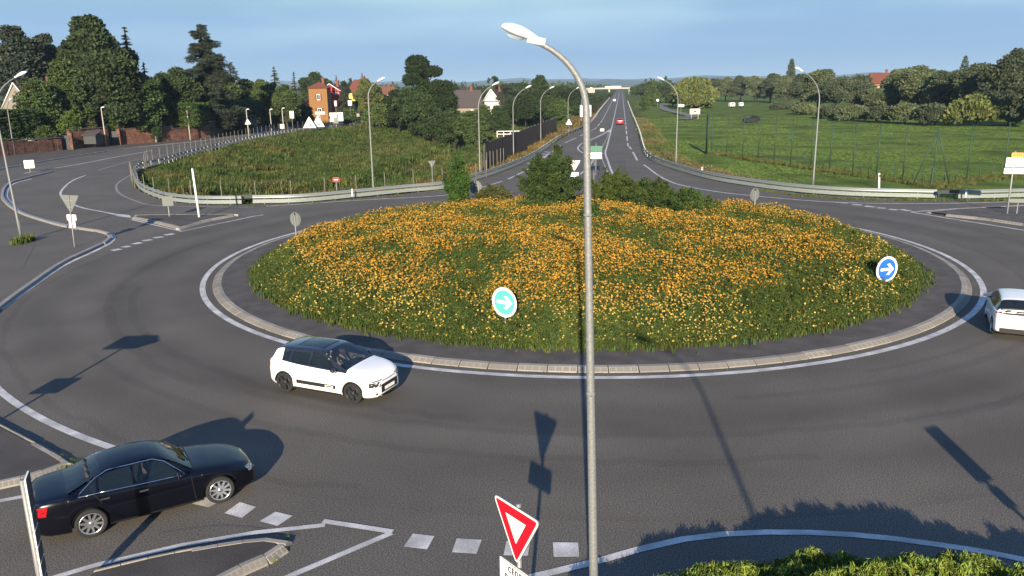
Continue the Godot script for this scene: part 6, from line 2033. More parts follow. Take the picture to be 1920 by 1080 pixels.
func car(n: String, label: String, c: Dictionary, at: Vector3, turn: float, detail := true) -> Node3D:
	var o := thing(n, label, "car", at, turn)
	c.cache = {}
	var l: float = c.len * 0.5
	# stations: dense round the wheel arches and towards both ends
	var xs := []
	var step := 0.05 if detail else 0.12
	var x := -l
	while x < l:
		xs.append(x)
		x += step
	xs.append(l)
	for e in [0.004, 0.012, 0.025]:
		xs.append(l - e); xs.append(-l + e)
	for a in c.axles:
		for k in 25:
			xs.append(a + c.arch * cos(PI * k / 24.0))
		xs.append(a - c.arch - 0.002)
		xs.append(a + c.arch + 0.002)
	for i in xs.size():
		xs[i] = snappedf(clampf(xs[i], -l, l), 0.001)
	xs.sort()
	var st_x := []
	for v in xs:
		if st_x.is_empty() or v - st_x[-1] > 0.0015:
			st_x.append(v)
	# which faces are window openings
	var side_wins := []
	for wdw in c.windows:
		var poly := PackedVector2Array()
		for p in wdw[0]:
			poly.append(p)
		for i in range(wdw[1].size() - 1, -1, -1):
			poly.append(wdw[1][i])
		side_wins.append(poly)
	var lower := st(false)
	var upper := st(false)
	var pillars := st(false)
	var belt_i := 15
	for i in st_x.size() - 1:
		var a := car_section(c, st_x[i])
		var b := car_section(c, st_x[i + 1])
		var xm: float = (st_x[i] + st_x[i + 1]) * 0.5
		for j in a.size() - 1:
			var ym: float = (a[j].y + b[j + 1].y) * 0.5
			var hole := false
			if j >= belt_i and j < 25:
				for poly in side_wins:
					if Geometry2D.is_point_in_polygon(Vector2(xm, ym), poly):
						hole = true
			if j >= 24 and (xm > c.screen[1] + 0.02 and xm < c.screen[0] - 0.02 or xm < c.back[0] - 0.02 and xm > c.back[1] + 0.02):
				hole = true
			if hole and detail:
				continue
			var s := upper if j >= belt_i and xm < c.cowl and xm > c.tail and (j >= 24 or xm > c.pillar) else lower
			if c.has("pillar_paint") and s == upper and j < 24:
				s = pillars
			for sg in [1.0, -1.0]:
				var p := [Vector3(st_x[i], a[j].y, a[j].x * sg), Vector3(st_x[i + 1], b[j].y, b[j].x * sg), Vector3(st_x[i + 1], b[j + 1].y, b[j + 1].x * sg), Vector3(st_x[i], a[j + 1].y, a[j + 1].x * sg)]
				if sg > 0: quad(s, p[0], p[3], p[2], p[1])
				else: quad(s, p[0], p[1], p[2], p[3])
	for e in [0, st_x.size() - 1]:
		var a := car_section(c, st_x[e])
		for j in a.size() - 1:
			var p := [Vector3(st_x[e], a[j].y, a[j].x), Vector3(st_x[e], a[j + 1].y, a[j + 1].x), Vector3(st_x[e], a[j + 1].y, -a[j + 1].x), Vector3(st_x[e], a[j].y, -a[j].x)]
			if e == 0: quad(lower, p[0], p[3], p[2], p[1])
			else: quad(lower, p[0], p[1], p[2], p[3])
	part(o, "body", fin(lower), c.paint)
	part(o, "roof", fin(upper), c.roof_paint)
	if c.has("pillar_paint"):
		part(o, "pillars", fin(pillars), c.pillar_paint)
	var wmax := kv(c.w, 0.0)
	# floor, wheel wells
	var fl := st()
	box(fl, Vector3(0, 0.36, 0), Vector3(c.len - 0.5, 0.30, (wmax - 0.27) * 2.0))
	box(fl, Vector3((c.axles[0] + c.axles[1]) * 0.5, 0.3, 0), Vector3(absf(c.axles[0] - c.axles[1]) - c.arch * 2.0, 0.2, (wmax - 0.05) * 2.0))
	part(o, "underbody", fin(fl), M.car_black)
	for a in c.axles:
		for sg in [1.0, -1.0]:
			var wl := st(false)
			for k in 12:
				var t0 := PI * k / 12.0
				var t1 := PI * (k + 1) / 12.0
				var ra: float = c.arch - 0.004
				quad(wl, Vector3(a + cos(t0) * ra, c.wheel + sin(t0) * ra, (wmax - 0.02) * sg), Vector3(a + cos(t0) * ra, c.wheel + sin(t0) * ra, (wmax - 0.30) * sg), Vector3(a + cos(t1) * ra, c.wheel + sin(t1) * ra, (wmax - 0.30) * sg), Vector3(a + cos(t1) * ra, c.wheel + sin(t1) * ra, (wmax - 0.02) * sg))
			part(o, "wheel_arch", fin(wl), M.car_black)
			wheel(o, Vector3(a, c.wheel, (wmax - 0.125) * sg), c.wheel, sg, c.spokes, c.rim)
	# glass
	for sg in [1.0, -1.0]:
		for wdw in c.windows:
			part(o, "side_window", side_panel(c, wdw[0], wdw[1], sg, 0.004), M.car_glass)
	part(o, "windscreen", top_panel(c, c.screen[0], c.screen[1], c.screen[2], c.screen[3], 0.004), M.car_glass)
	part(o, "rear_window", top_panel(c, c.back[0], c.back[1], c.back[2], c.back[3], 0.004), M.car_glass)
	# lamps
	for sg in [1.0, -1.0]:
		var h: Array = c.headlamp
		part(o, "headlight", end_panel(c, h[0], h[1], h[2] * sg, h[3] * sg, 1.0, 0.006, 10, 5, h[4]), c.lamp_m if c.has("lamp_m") else M.car_lamp)
		var t: Array = c.tail_lamp
		part(o, "taillight", end_panel(c, t[0], t[1], t[2] * sg, t[3] * sg, -1.0, 0.006, 10, 5, t[4]), M.car_red_lamp)
	if not detail:
		return o
	# grille, plates
	for g in c.grille:
		part(o, "grille", end_panel(c, g[0], g[1], -g[2], g[2], 1.0, 0.005, 14, 4), M.car_black)
	part(o, "number_plate", end_panel(c, c.plate_f, c.plate_f + 0.11, -0.26, 0.26, 1.0, 0.014, 4, 2), M.sign_white)
	part(o, "number_plate", end_panel(c, c.plate_r, c.plate_r + 0.11, -0.26, 0.26, -1.0, 0.014, 4, 2), M.sign_white)
	part(o, "rear_bumper_insert", end_panel(c, 0.24, 0.42, -0.62, 0.62, -1.0, 0.006, 14, 4), M.car_black)
	# cabin: seats, dashboard, steering wheel
	var seat := st()
	for q in [[0.12, 0.36], [0.12, -0.36], [-0.78, 0.36], [-0.78, -0.36], [-0.78, 0.0]]:
		chamfer_box(seat, Vector3(q[0], 0.60, q[1]), Vector3(0.5, 0.16, 0.48), 0.05)
		chamfer_box(seat, Vector3(q[0] - 0.30, 0.86, q[1]), Vector3(0.14, 0.56, 0.46), 0.05, Basis(Vector3(0, 0, 1), 0.2))
		chamfer_box(seat, Vector3(q[0] - 0.38, 1.20, q[1]), Vector3(0.09, 0.16, 0.26), 0.03, Basis(Vector3(0, 0, 1), 0.2))
	part(o, "seats", fin(seat), M.car_seat)
	part(o, "dashboard", boxm(Vector3(c.screen[0] - 0.38, 0.80, 0), Vector3(0.5, 0.2, wmax * 1.55)), M.car_black)
	var sw := st(false)
	var ring := []
	for k in 17:
		var a := TAU * k / 16
		ring.append(Vector3(0.52 - sin(a) * 0.07, 0.90 + sin(a) * 0.17, -0.36 + cos(a) * 0.185))
	tube(sw, ring, 0.016, 6, false)
	part(o, "steering_wheel", fin(sw), M.car_black)
	# mirrors
	for sg in [1.0, -1.0]:
		var mx: float = c.mirror[0]
		var my: float = c.mirror[1]
		var mz: float = side_z(c, mx, my)
		var ms := st(false)
		lathe(ms, [Vector2(0.0, -0.115), Vector2(0.05, -0.10), Vector2(0.075, -0.04), Vector2(0.078, 0.03), Vector2(0.05, 0.09), Vector2(0.0, 0.105)], 12, Transform3D(Basis(Vector3.RIGHT, PI * 0.5).scaled_local(Vector3(1.0, 1.0, 0.95)), Vector3(mx, my + 0.04, (mz + 0.13) * sg)))
		var mi := part(o, "mirror", fin(ms), c.mirror_paint)
		part(mi, "mirror_glass", boxm(Vector3(mx - 0.072, my + 0.04, (mz + 0.13) * sg), Vector3(0.01, 0.10, 0.15)), M.car_chrome)
		part(mi, "arm", boxm(Vector3(mx + 0.01, my - 0.03, (mz + 0.02) * sg), Vector3(0.07, 0.04, 0.12)), M.car_black)
	# shut lines and handles
	for sg in [1.0, -1.0]:
		for dl in c.seams:
			part(o, "door_seam", side_panel(c, [dl[0], dl[1]], [dl[0] + Vector2(0.011, 0), dl[1] + Vector2(0.011, 0)], sg, 0.0025, 10, 1), M.car_seam)
		for hd in c.handles:
			part(o, "door_handle", side_panel(c, [hd + Vector2(-0.09, -0.016), hd + Vector2(0.09, -0.016)], [hd + Vector2(-0.09, 0.016), hd + Vector2(0.09, 0.016)], sg, 0.022, 4, 2), c.handle_m)
		part(o, "sill_trim", side_panel(c, c.sill[0], c.sill[1], sg, 0.004, 10, 2), c.sill_m)
	part(o, "bonnet_seam", top_panel(c, c.cowl - 0.04, c.cowl - 0.015, kv(c.wt, c.cowl) * 0.9, kv(c.wt, c.cowl) * 0.9, 0.006, 1, 12), M.car_seam)
	for sg in [0.28, -0.22]:
		var a0 := Vector3(c.screen[0] - 0.03, top_y(c, c.screen[0] - 0.03, sg) + 0.015, sg)
		var b0 := Vector3(c.screen[0] - 0.10, top_y(c, c.screen[0] - 0.10, sg - 0.5) + 0.015, sg - 0.5)
		part(o, "wiper", tubem([a0, b0], 0.009, 5), M.car_black)
	return o

func make_vehicles() -> void:
	var navy := mat("car_navy", 0.0022, 0.0026, 0.006, 0.25)
	navy.clearcoat_enabled = true
	navy.clearcoat = 0.4
	navy.metallic_specular = 0.3
	navy.clearcoat_roughness = 0.04
	var white := mat("car_white", 0.78, 0.78, 0.77, 0.35)
	white.clearcoat_enabled = true
	white.clearcoat = 0.8
	white.clearcoat_roughness = 0.05
	var dark := mat("car_dark_roof", 0.012, 0.013, 0.018, 0.2)
	dark.clearcoat_enabled = true
	dark.clearcoat = 1.0
	dark.clearcoat_roughness = 0.05
	var red := mat("car_red", 0.33, 0.008, 0.02, 0.3)
	red.clearcoat_enabled = true
	mat("car_grey", 0.008, 0.010, 0.010, 0.8)
	mat("car_black", 0.012, 0.012, 0.013, 0.65)
	mat("car_seam", 0.004, 0.004, 0.005, 0.8)
	mat("car_seat", 0.035, 0.035, 0.04, 0.9)
	mat("car_chrome", 0.75, 0.76, 0.78, 0.12, 1.0)
	mat("car_alloy", 0.60, 0.61, 0.63, 0.25, 0.9)
	mat("car_dark_alloy", 0.035, 0.035, 0.04, 0.35, 0.4)
	mat("tyre", 0.016, 0.016, 0.017, 0.9)
	mat("car_lamp", 0.35, 0.37, 0.40, 0.08, 0.5)
	mat("car_lamp_dark", 0.05, 0.052, 0.055, 0.1, 0.3)
	mat("car_red_lamp", 0.32, 0.006, 0.012, 0.12)
	var glass := mat("car_glass", 0.008, 0.012, 0.016, 0.03)
	glass.transparency = BaseMaterial3D.TRANSPARENCY_ALPHA
	glass.albedo_color.a = 0.74
	var sedan := {
		"len": 4.56, "wheel": 0.322, "arch": 0.365, "axles": [1.40, -1.25], "spokes": 10, "rim": M.car_alloy, "paint": navy, "roof_paint": navy, "mirror_paint": navy, "handle_m": M.car_chrome, "sill_m": M.car_black,
		"cowl": 0.93, "tail": -1.72, "pillar": -9.0,
		"top": [[-2.28, 0.90], [-2.22, 0.985], [-2.05, 1.02], [-1.70, 1.045], [-1.62, 1.06], [-1.25, 1.21], [-0.92, 1.335], [-0.65, 1.395], [-0.2, 1.425], [0.1, 1.405], [0.30, 1.355], [0.62, 1.165], [0.93, 0.965], [1.4, 0.905], [1.85, 0.825], [2.12, 0.735], [2.22, 0.67], [2.28, 0.56]],
		"belt": [[-2.28, 0.84], [-2.15, 0.955], [-1.7, 0.985], [-0.8, 0.955], [0.2, 0.905], [0.93, 0.865], [1.5, 0.80], [2.0, 0.70], [2.28, 0.52]],
		"w": [[-2.28, 0.60], [-2.24, 0.70], [-2.1, 0.78], [-1.8, 0.845], [-1.3, 0.88], [-0.6, 0.886], [0.6, 0.886], [1.2, 0.88], [1.7, 0.85], [2.0, 0.77], [2.18, 0.66], [2.28, 0.50]],
		"wt": [[-2.28, 0.52], [-2.0, 0.70], [-1.65, 0.72], [-1.3, 0.665], [-0.9, 0.615], [-0.3, 0.595], [0.2, 0.60], [0.6, 0.675], [0.93, 0.745], [1.5, 0.74], [2.0, 0.62], [2.28, 0.42]],
		"crown": [[-2.28, 0.05], [-1.7, 0.045], [-1.2, 0.06], [-0.6, 0.075], [0.2, 0.075], [0.6, 0.055], [0.93, 0.05], [1.5, 0.055], [2.28, 0.05]],
		"low": [[-2.28, 0.30], [-2.0, 0.22], [0.0, 0.17], [1.9, 0.19], [2.28, 0.24]],
		"screen": [0.90, 0.27, 0.70, 0.565], "back": [-0.93, -1.60, 0.565, 0.66],
		"windows": [[[Vector2(-0.31, 0.965), Vector2(0.62, 0.925)], [Vector2(-0.29, 1.325), Vector2(0.10, 1.325), Vector2(0.30, 1.245)]], [[Vector2(-1.02, 0.985), Vector2(-0.37, 0.965)], [Vector2(-0.99, 1.235), Vector2(-0.80, 1.295), Vector2(-0.35, 1.325)]], [[Vector2(-1.36, 0.995), Vector2(-1.07, 0.985)], [Vector2(-1.345, 1.03), Vector2(-1.04, 1.215)]]],
		"headlamp": [0.56, 0.69, 0.42, 0.72, 0.02], "tail_lamp": [0.70, 0.90, 0.40, 0.80, 0.0], "grille": [[0.30, 0.60, 0.28], [0.22, 0.30, 0.6]], "plate_f": 0.40, "plate_r": 0.70,
		"mirror": [0.60, 0.93], "seams": [[Vector2(0.86, 0.26), Vector2(0.80, 0.86)], [Vector2(-0.34, 0.24), Vector2(-0.34, 0.94)], [Vector2(-1.0, 0.74), Vector2(-1.12, 0.96)]], "handles": [Vector2(-0.17, 0.80), Vector2(-0.93, 0.835)],
		"sill": [[Vector2(0.98, 0.20), Vector2(-0.84, 0.20)], [Vector2(0.98, 0.245), Vector2(-0.84, 0.245)]],
	}
	var a1: Vector2 = Vector2(-8.97, -15.47)
	var a2: Vector2 = Vector2(-6.76, -16.84)
	var p := place(sedan, a1, a2, -1.0)
	var o := car("sedan_car", "black saloon with silver window trim entering from the lower left", sedan, p[0], p[1])
	for sg in [1.0, -1.0]:
		# bright strip along the sill of the windows and over them
		var run := []
		for q in [Vector2(0.66, 0.91), Vector2(0.0, 0.935), Vector2(-0.7, 0.962), Vector2(-1.42, 0.985), Vector2(-1.36, 1.045), Vector2(-1.05, 1.235), Vector2(-0.80, 1.325), Vector2(-0.30, 1.350), Vector2(0.10, 1.345), Vector2(0.32, 1.258), Vector2(0.66, 0.955)]:
			run.append(Vector3(q.x, q.y, (side_z(sedan, q.x, q.y) + 0.008) * sg))
		part(o, "window_trim", tubem(run, 0.011, 5), M.car_chrome)
	driver(o, Vector3(0.14, 0.44, 0.36), "person", "driver in a pale top at the wheel of the black saloon")
	var hatch := {
		"len": 3.90, "wheel": 0.322, "arch": 0.362, "axles": [1.17, -1.37], "spokes": 5, "rim": M.car_dark_alloy, "paint": white, "roof_paint": dark, "mirror_paint": dark, "handle_m": white, "sill_m": M.car_black,
		"cowl": 0.98, "tail": -1.86, "pillar": -1.40,
		"top": [[-2.0, 0.82], [-1.97, 0.98], [-1.90, 1.09], [-1.80, 1.22], [-1.66, 1.40], [-1.5, 1.45], [-1.1, 1.485], [-0.5, 1.505], [-0.1, 1.49], [0.15, 1.445], [0.55, 1.265], [0.98, 1.06], [1.35, 1.02], [1.65, 0.955], [1.82, 0.87], [1.91, 0.76], [1.95, 0.62]],
		"belt": [[-2.0, 0.76], [-1.9, 1.02], [-1.6, 1.06], [-0.8, 0.995], [0.2, 0.955], [0.98, 0.94], [1.4, 0.905], [1.75, 0.81], [1.95, 0.58]],
		"w": [[-2.0, 0.66], [-1.95, 0.75], [-1.8, 0.815], [-1.4, 0.862], [-0.5, 0.87], [0.6, 0.87], [1.2, 0.865], [1.5, 0.835], [1.72, 0.765], [1.86, 0.66], [1.95, 0.50]],
		"wt": [[-2.0, 0.56], [-1.85, 0.66], [-1.6, 0.63], [-1.0, 0.625], [-0.3, 0.62], [0.15, 0.625], [0.6, 0.69], [0.98, 0.74], [1.5, 0.69], [1.75, 0.60], [1.95, 0.42]],
		"crown": [[-2.0, 0.05], [-1.6, 0.06], [-0.6, 0.075], [0.15, 0.07], [0.98, 0.045], [1.5, 0.05], [2.0, 0.05]],
		"low": [[-2.0, 0.30], [-1.7, 0.22], [0.0, 0.19], [1.6, 0.21], [2.0, 0.24]],
		"screen": [0.95, 0.12, 0.70, 0.585], "back": [-1.64, -1.885, 0.55, 0.61],
		"windows": [[[Vector2(-0.33, 1.01), Vector2(0.62, 0.975)], [Vector2(-0.32, 1.375), Vector2(0.0, 1.375), Vector2(0.25, 1.28)]], [[Vector2(-1.10, 1.035), Vector2(-0.40, 1.012)], [Vector2(-1.04, 1.345), Vector2(-0.39, 1.375)]], [[Vector2(-1.36, 1.062), Vector2(-1.17, 1.045)], [Vector2(-1.34, 1.30), Vector2(-1.11, 1.34)]]],
		"headlamp": [0.545, 0.69, 0.45, 0.76, 0.0], "lamp_m": M.car_lamp_dark, "tail_lamp": [0.80, 0.93, 0.50, 0.78, 0.0], "grille": [[0.32, 0.585, 0.43], [0.22, 0.29, 0.55]], "plate_f": 0.37, "plate_r": 0.62,
		"mirror": [0.62, 0.98], "seams": [[Vector2(0.80, 0.28), Vector2(0.76, 0.90)], [Vector2(-0.36, 0.26), Vector2(-0.36, 0.985)], [Vector2(-1.05, 0.80), Vector2(-1.14, 1.02)]], "handles": [Vector2(-0.20, 0.87), Vector2(-0.98, 0.90)],
		"sill": [[Vector2(0.79, 0.215), Vector2(-0.99, 0.215)], [Vector2(0.79, 0.275), Vector2(-0.99, 0.275)]],
	}
	a1 = Vector2(-7.14, -23.79)
	a2 = Vector2(-4.81, -22.74)
	p = place(hatch, a1, a2, -1.0)
	o = car("hatchback_car", "white hatchback with a black roof driving beside the flower island", hatch, p[0], p[1])
	for sg in [1.0, -1.0]:
		part(o, "side_bump_panel", side_panel(hatch, [Vector2(-0.86, 0.40), Vector2(0.60, 0.40)], [Vector2(-0.86, 0.52), Vector2(0.60, 0.52)], sg, 0.012, 12, 3), M.car_black)
		part(o, "bump_panel_frame", side_panel(hatch, [Vector2(0.22, 0.425), Vector2(0.52, 0.425)], [Vector2(0.22, 0.495), Vector2(0.52, 0.495)], sg, 0.018, 6, 2), white)
		part(o, "bump_panel_core", side_panel(hatch, [Vector2(0.27, 0.445), Vector2(0.47, 0.445)], [Vector2(0.27, 0.478), Vector2(0.47, 0.478)], sg, 0.022, 6, 2), M.car_black)
		part(o, "headlight_strip", end_panel(hatch, 0.705, 0.735, 0.34 * sg, 0.70 * sg, 1.0, 0.008, 10, 2), M.car_black)
		part(o, "fog_lamp_frame", end_panel(hatch, 0.27, 0.40, 0.52 * sg, 0.68 * sg, 1.0, 0.012, 8, 4), white)
		part(o, "fog_lamp", end_panel(hatch, 0.305, 0.365, 0.565 * sg, 0.635 * sg, 1.0, 0.018, 4, 3), M.car_black)
	part(o, "nose_bar", end_panel(hatch, 0.66, 0.685, -0.34, 0.34, 1.0, 0.010, 12, 2), M.car_chrome)
	part(o, "roof_window", top_panel(hatch, -0.10, -1.02, 0.40, 0.42, 0.006, 14, 10), M.car_glass)
	for xx in [-0.09, -1.03]:
		part(o, "roof_window_frame", top_panel(hatch, xx + 0.015, xx - 0.015, 0.43, 0.43, 0.009, 1, 10), M.car_grey)
	driver(o, Vector3(0.10, 0.50, 0.36), "person", "driver of the white hatchback with a raised pale forearm")
	# the car leaving at the right edge
	var mini := hatch.duplicate()
	mini.roof_paint = white
	mini.mirror_paint = white
	mini.pillar_paint = dark
	mini.pillar = -9.0
	mini.rim = M.car_alloy
	mini.plate_r = 0.80
	mini.back = [-1.60, -1.885, 0.60, 0.66]
	mini.tail_lamp = [0.95, 1.0, 0.60, 0.79, 0.0]
	mini.headlamp = [0.6, 0.72, 0.44, 0.74, 0.0]
	var corner: Vector2 = Vector2(17.63, -28.04)         # under the rear left corner of its bumper
	var head_dir := Vector2(cos(deg_to_rad(66)), -sin(deg_to_rad(66)))
	var q := corner + head_dir * 2.0 + Vector2(-head_dir.y, head_dir.x) * 0.72
	o = car("hatchback_car", "white small car with a black rear window, cut by the right edge", mini, vec(q), deg_to_rad(64))
	part(o, "rear_black_panel", end_panel(mini, 0.93, 1.09, -0.70, 0.70, -1.0, 0.007, 12, 3), M.car_black)
	# far traffic
	var redc := hatch.duplicate()
	redc.paint = red
	redc.roof_paint = red
	car("hatchback_car", "small red car driving away on the straight road", redc, Vector3(road_x(-193) + 1.75, 0, -193), PI * 0.5 - 0.134, false)
	var van := hatch.duplicate()
	van.paint = white
	van.roof_paint = white
	van.top = [[-2.0, 1.7], [-1.9, 1.85], [0.2, 1.85], [0.9, 1.2], [1.7, 1.0], [2.0, 0.7]]
	van.belt = [[-2.0, 1.0], [1.0, 1.0], [2.0, 0.6]]
	car("van", "distant white van coming along the straight road", van, Vector3(road_x(-455) - 1.7, 0, -455), -PI * 0.5 - 0.134, false).set_meta("category", "van")
	var grey := hatch.duplicate()
	grey.paint = M.car_grey
	grey.roof_paint = M.car_grey
	var pc: Vector3 = Vector3(57.12, -0.10, -195.00)
	car("parked_car", "dark car parked on the far side of the playing field", grey, Vector3(pc.x, 0, pc.z), PI + 0.1, false)
	# white caravans by the wood
	for k in [[Vector3(83.25, 0.79, -310.00), 1.3, "left white caravan at the edge of the wood"], [Vector3(87.22, 0.50, -312.00), 0.9, "small greyish caravan right of the left white one"], [Vector3(99.50, 1.17, -300.00), 1.1, "white caravan half hidden below the poplar spike"]]:
		var cv := thing("caravan", k[2], "caravan", Vector3(k[0].x, 0, k[0].z), 0.15, "caravans at the edge of the wood")
		var cs := st()
		chamfer_box(cs, Vector3(0, 1.15, 0), Vector3(k[1] * 1.6, 1.5, 1.8), 0.2)
		part(cv, "body", fin(cs), M.white_paint)
		part(cv, "window", boxm(Vector3(0, 1.4, 0.91), Vector3(k[1] * 0.7, 0.45, 0.02)), M.window_glass)
		for e in [-0.4, 0.4]:
			part(cv, "wheel", tubem([Vector3(e, 0.33, 1.0), Vector3(e, 0.33, 0.8)], 0.33, 12), M.tyre)

# where a car stands, from the two wheels seen on its side sg (rear, front)
func place(c: Dictionary, rear: Vector2, front: Vector2, sg: float) -> Array:
	var d := (front - rear).normalized()
	var out := Vector2(d.y, -d.x) if sg > 0 else Vector2(-d.y, d.x)     # towards the seen side
	var mid: float = (c.axles[0] + c.axles[1]) * 0.5
	var m := (rear + front) * 0.5 - d * mid - out * (kv(c.w, 0.0) - 0.06)
	return [vec(m), atan2(-d.y, d.x)]

# ---------------------------------------------------------------- people
# one continuous skin round a skeleton of tapered bones: distance field, smooth union, surface nets
func skin(bones: Array, cell: float, lo: Vector3, hi: Vector3) -> ArrayMesh:
	var n := Vector3i(((hi - lo) / cell).ceil()) + Vector3i.ONE
	var f := PackedFloat32Array()
	f.resize(n.x * n.y * n.z)
	for z in n.z:
		for y in n.y:
			for x in n.x:
				var p := lo + Vector3(x, y, z) * cell
				var d := 9.0
				for b in bones:
					var ab: Vector3 = b[1] - b[0]
					var t := clampf((p - b[0]).dot(ab) / maxf(ab.length_squared(), 1e-6), 0, 1)
					var e: float = p.distance_to(b[0] + ab * t) - lerpf(b[2], b[3], t)
					var k := 0.035
					var h := clampf(0.5 + 0.5 * (d - e) / k, 0, 1)
					d = lerpf(d, e, h) - k * h * (1.0 - h)
				f[(z * n.y + y) * n.x + x] = d
	var ids := {}
	var pts := []
	for z in n.z - 1:
		for y in n.y - 1:
			for x in n.x - 1:
				var acc := Vector3.ZERO
				var cnt := 0
				var v := []
				for i in 8:
					v.append(f[((z + (i >> 2)) * n.y + y + ((i >> 1) & 1)) * n.x + x + (i & 1)])
				for e in [[0, 1], [2, 3], [4, 5], [6, 7], [0, 2], [1, 3], [4, 6], [5, 7], [0, 4], [1, 5], [2, 6], [3, 7]]:
					if (v[e[0]] < 0.0) != (v[e[1]] < 0.0):
						var t: float = v[e[0]] / (v[e[0]] - v[e[1]])
						var a := Vector3(e[0] & 1, (e[0] >> 1) & 1, e[0] >> 2)
						var b := Vector3(e[1] & 1, (e[1] >> 1) & 1, e[1] >> 2)
						acc += a.lerp(b, t)
						cnt += 1
				if cnt:
					ids[Vector3i(x, y, z)] = pts.size()
					pts.append(lo + (Vector3(x, y, z) + acc / cnt) * cell)
	var s := st(false)
	for c in ids:
		for ax in 3:
			var u := Vector3i.ZERO
			var v := Vector3i.ZERO
			var w := Vector3i.ZERO
			u[(ax + 1) % 3] = 1
			v[(ax + 2) % 3] = 1
			w[ax] = 1
			var q: Vector3i = c
			var a0 := f[(q.z * n.y + q.y) * n.x + q.x]
			var q2 := q + w
			var a1 := f[(q2.z * n.y + q2.y) * n.x + q2.x]
			if (a0 < 0.0) == (a1 < 0.0) or not (ids.has(q - u) and ids.has(q - v) and ids.has(q - u - v)):
				continue
			var p0: Vector3 = pts[ids[q]]
			var p1: Vector3 = pts[ids[q - u]]
			var p2: Vector3 = pts[ids[q - u - v]]
			var p3: Vector3 = pts[ids[q - v]]
			if a0 < 0.0: quad(s, p0, p3, p2, p1)
			else: quad(s, p0, p1, p2, p3)
	return fin(s)

func driver(vehicle: Node3D, hip: Vector3, n: String, label: String) -> void:
	var sgn := -1.0                      # the steering wheel is on the left: towards -z of a car that faces +x
	var base := Vector3(hip.x, hip.y, hip.z * sgn)
	var o := thing(n, label, "person", vehicle.transform * base, vehicle.rotation.y)
	var sh := Vector3(-0.13, 0.47, 0)
	var bones := [[Vector3(-0.02, 0.02, 0), Vector3(-0.10, 0.30, 0), 0.14, 0.15], [Vector3(-0.10, 0.30, 0), sh, 0.15, 0.10], [sh + Vector3(0, 0, -0.15), sh + Vector3(0, 0, 0.15), 0.065, 0.065],
		[Vector3(0, 0.02, 0.09), Vector3(0.42, 0.05, 0.13), 0.085, 0.06], [Vector3(0, 0.02, -0.09), Vector3(0.42, 0.05, -0.13), 0.085, 0.06],
		[sh + Vector3(0, -0.02, 0.19), sh + Vector3(0.12, -0.24, 0.24), 0.05, 0.042], [sh + Vector3(0.12, -0.24, 0.24), sh + Vector3(0.40, -0.17, 0.15), 0.042, 0.032],
		[sh + Vector3(0, -0.02, -0.19), sh + Vector3(0.12, -0.24, -0.24), 0.05, 0.042], [sh + Vector3(0.12, -0.24, -0.24), sh + Vector3(0.40, -0.17, -0.15), 0.042, 0.032]]
	part(o, "body", skin(bones, 0.026, Vector3(-0.32, -0.16, -0.36), Vector3(0.52, 0.62, 0.36)), M.wall_white)
	var hc := sh + Vector3(0.04, 0.21, 0)
	var head := [[sh + Vector3(0.01, 0.03, 0), hc + Vector3(0, -0.06, 0), 0.05, 0.05], [hc + Vector3(-0.02, 0.02, 0), hc + Vector3(0.015, 0.0, 0), 0.092, 0.085], [hc + Vector3(0.03, -0.05, 0), hc + Vector3(0.045, -0.075, 0), 0.055, 0.04], [hc + Vector3(0.085, 0.005, 0), hc + Vector3(0.112, -0.025, 0), 0.012, 0.016], [hc + Vector3(0, -0.01, 0.088), hc + Vector3(0, 0.02, 0.092), 0.014, 0.018], [hc + Vector3(0, -0.01, -0.088), hc + Vector3(0, 0.02, -0.092), 0.014, 0.018]]
	var skin_m: Material = M.skin if M.has("skin") else mat("skin", 0.45, 0.26, 0.17, 0.6)
	part(o, "head", skin(head, 0.014, hc + Vector3(-0.14, -0.26, -0.13), hc + Vector3(0.15, 0.14, 0.13)), skin_m)
	part(o, "hair", skin([[hc + Vector3(-0.035, 0.045, 0), hc + Vector3(0.0, 0.055, 0), 0.088, 0.075], [hc + Vector3(-0.06, -0.02, 0), hc + Vector3(-0.05, 0.04, 0), 0.06, 0.075]], 0.016, hc + Vector3(-0.16, -0.12, -0.12), hc + Vector3(0.12, 0.16, 0.12)), M.bark)
	for e in [-1, 1]:
		var s := st(false)
		lathe(s, [Vector2(0, -0.009), Vector2(0.009, 0), Vector2(0, 0.009)], 8, Transform3D(Basis(), hc + Vector3(0.088, 0.012, e * 0.032)))
		part(o, "eye", fin(s), M.black_print)
		var palm: Vector3 = sh + Vector3(0.43, -0.16, e * 0.15)
		var fb := [[palm + Vector3(-0.03, 0, 0), palm + Vector3(0.03, 0.01, 0), 0.026, 0.03]]
		for k in 4:
			var r := palm + Vector3(0.045, 0.03 - k * 0.02, 0)
			fb.append([r, r + Vector3(0.035, 0.005, -e * 0.02), 0.009, 0.008])
			fb.append([r + Vector3(0.035, 0.005, -e * 0.02), r + Vector3(0.015, 0.0, -e * 0.05), 0.008, 0.007])
		fb.append([palm + Vector3(0.0, 0.02, -e * 0.015), palm + Vector3(0.035, 0.05, -e * 0.03), 0.010, 0.008])
		part(o, "hand", skin(fb, 0.008, palm + Vector3(-0.08, -0.08, -0.09), palm + Vector3(0.11, 0.1, 0.09)), skin_m)

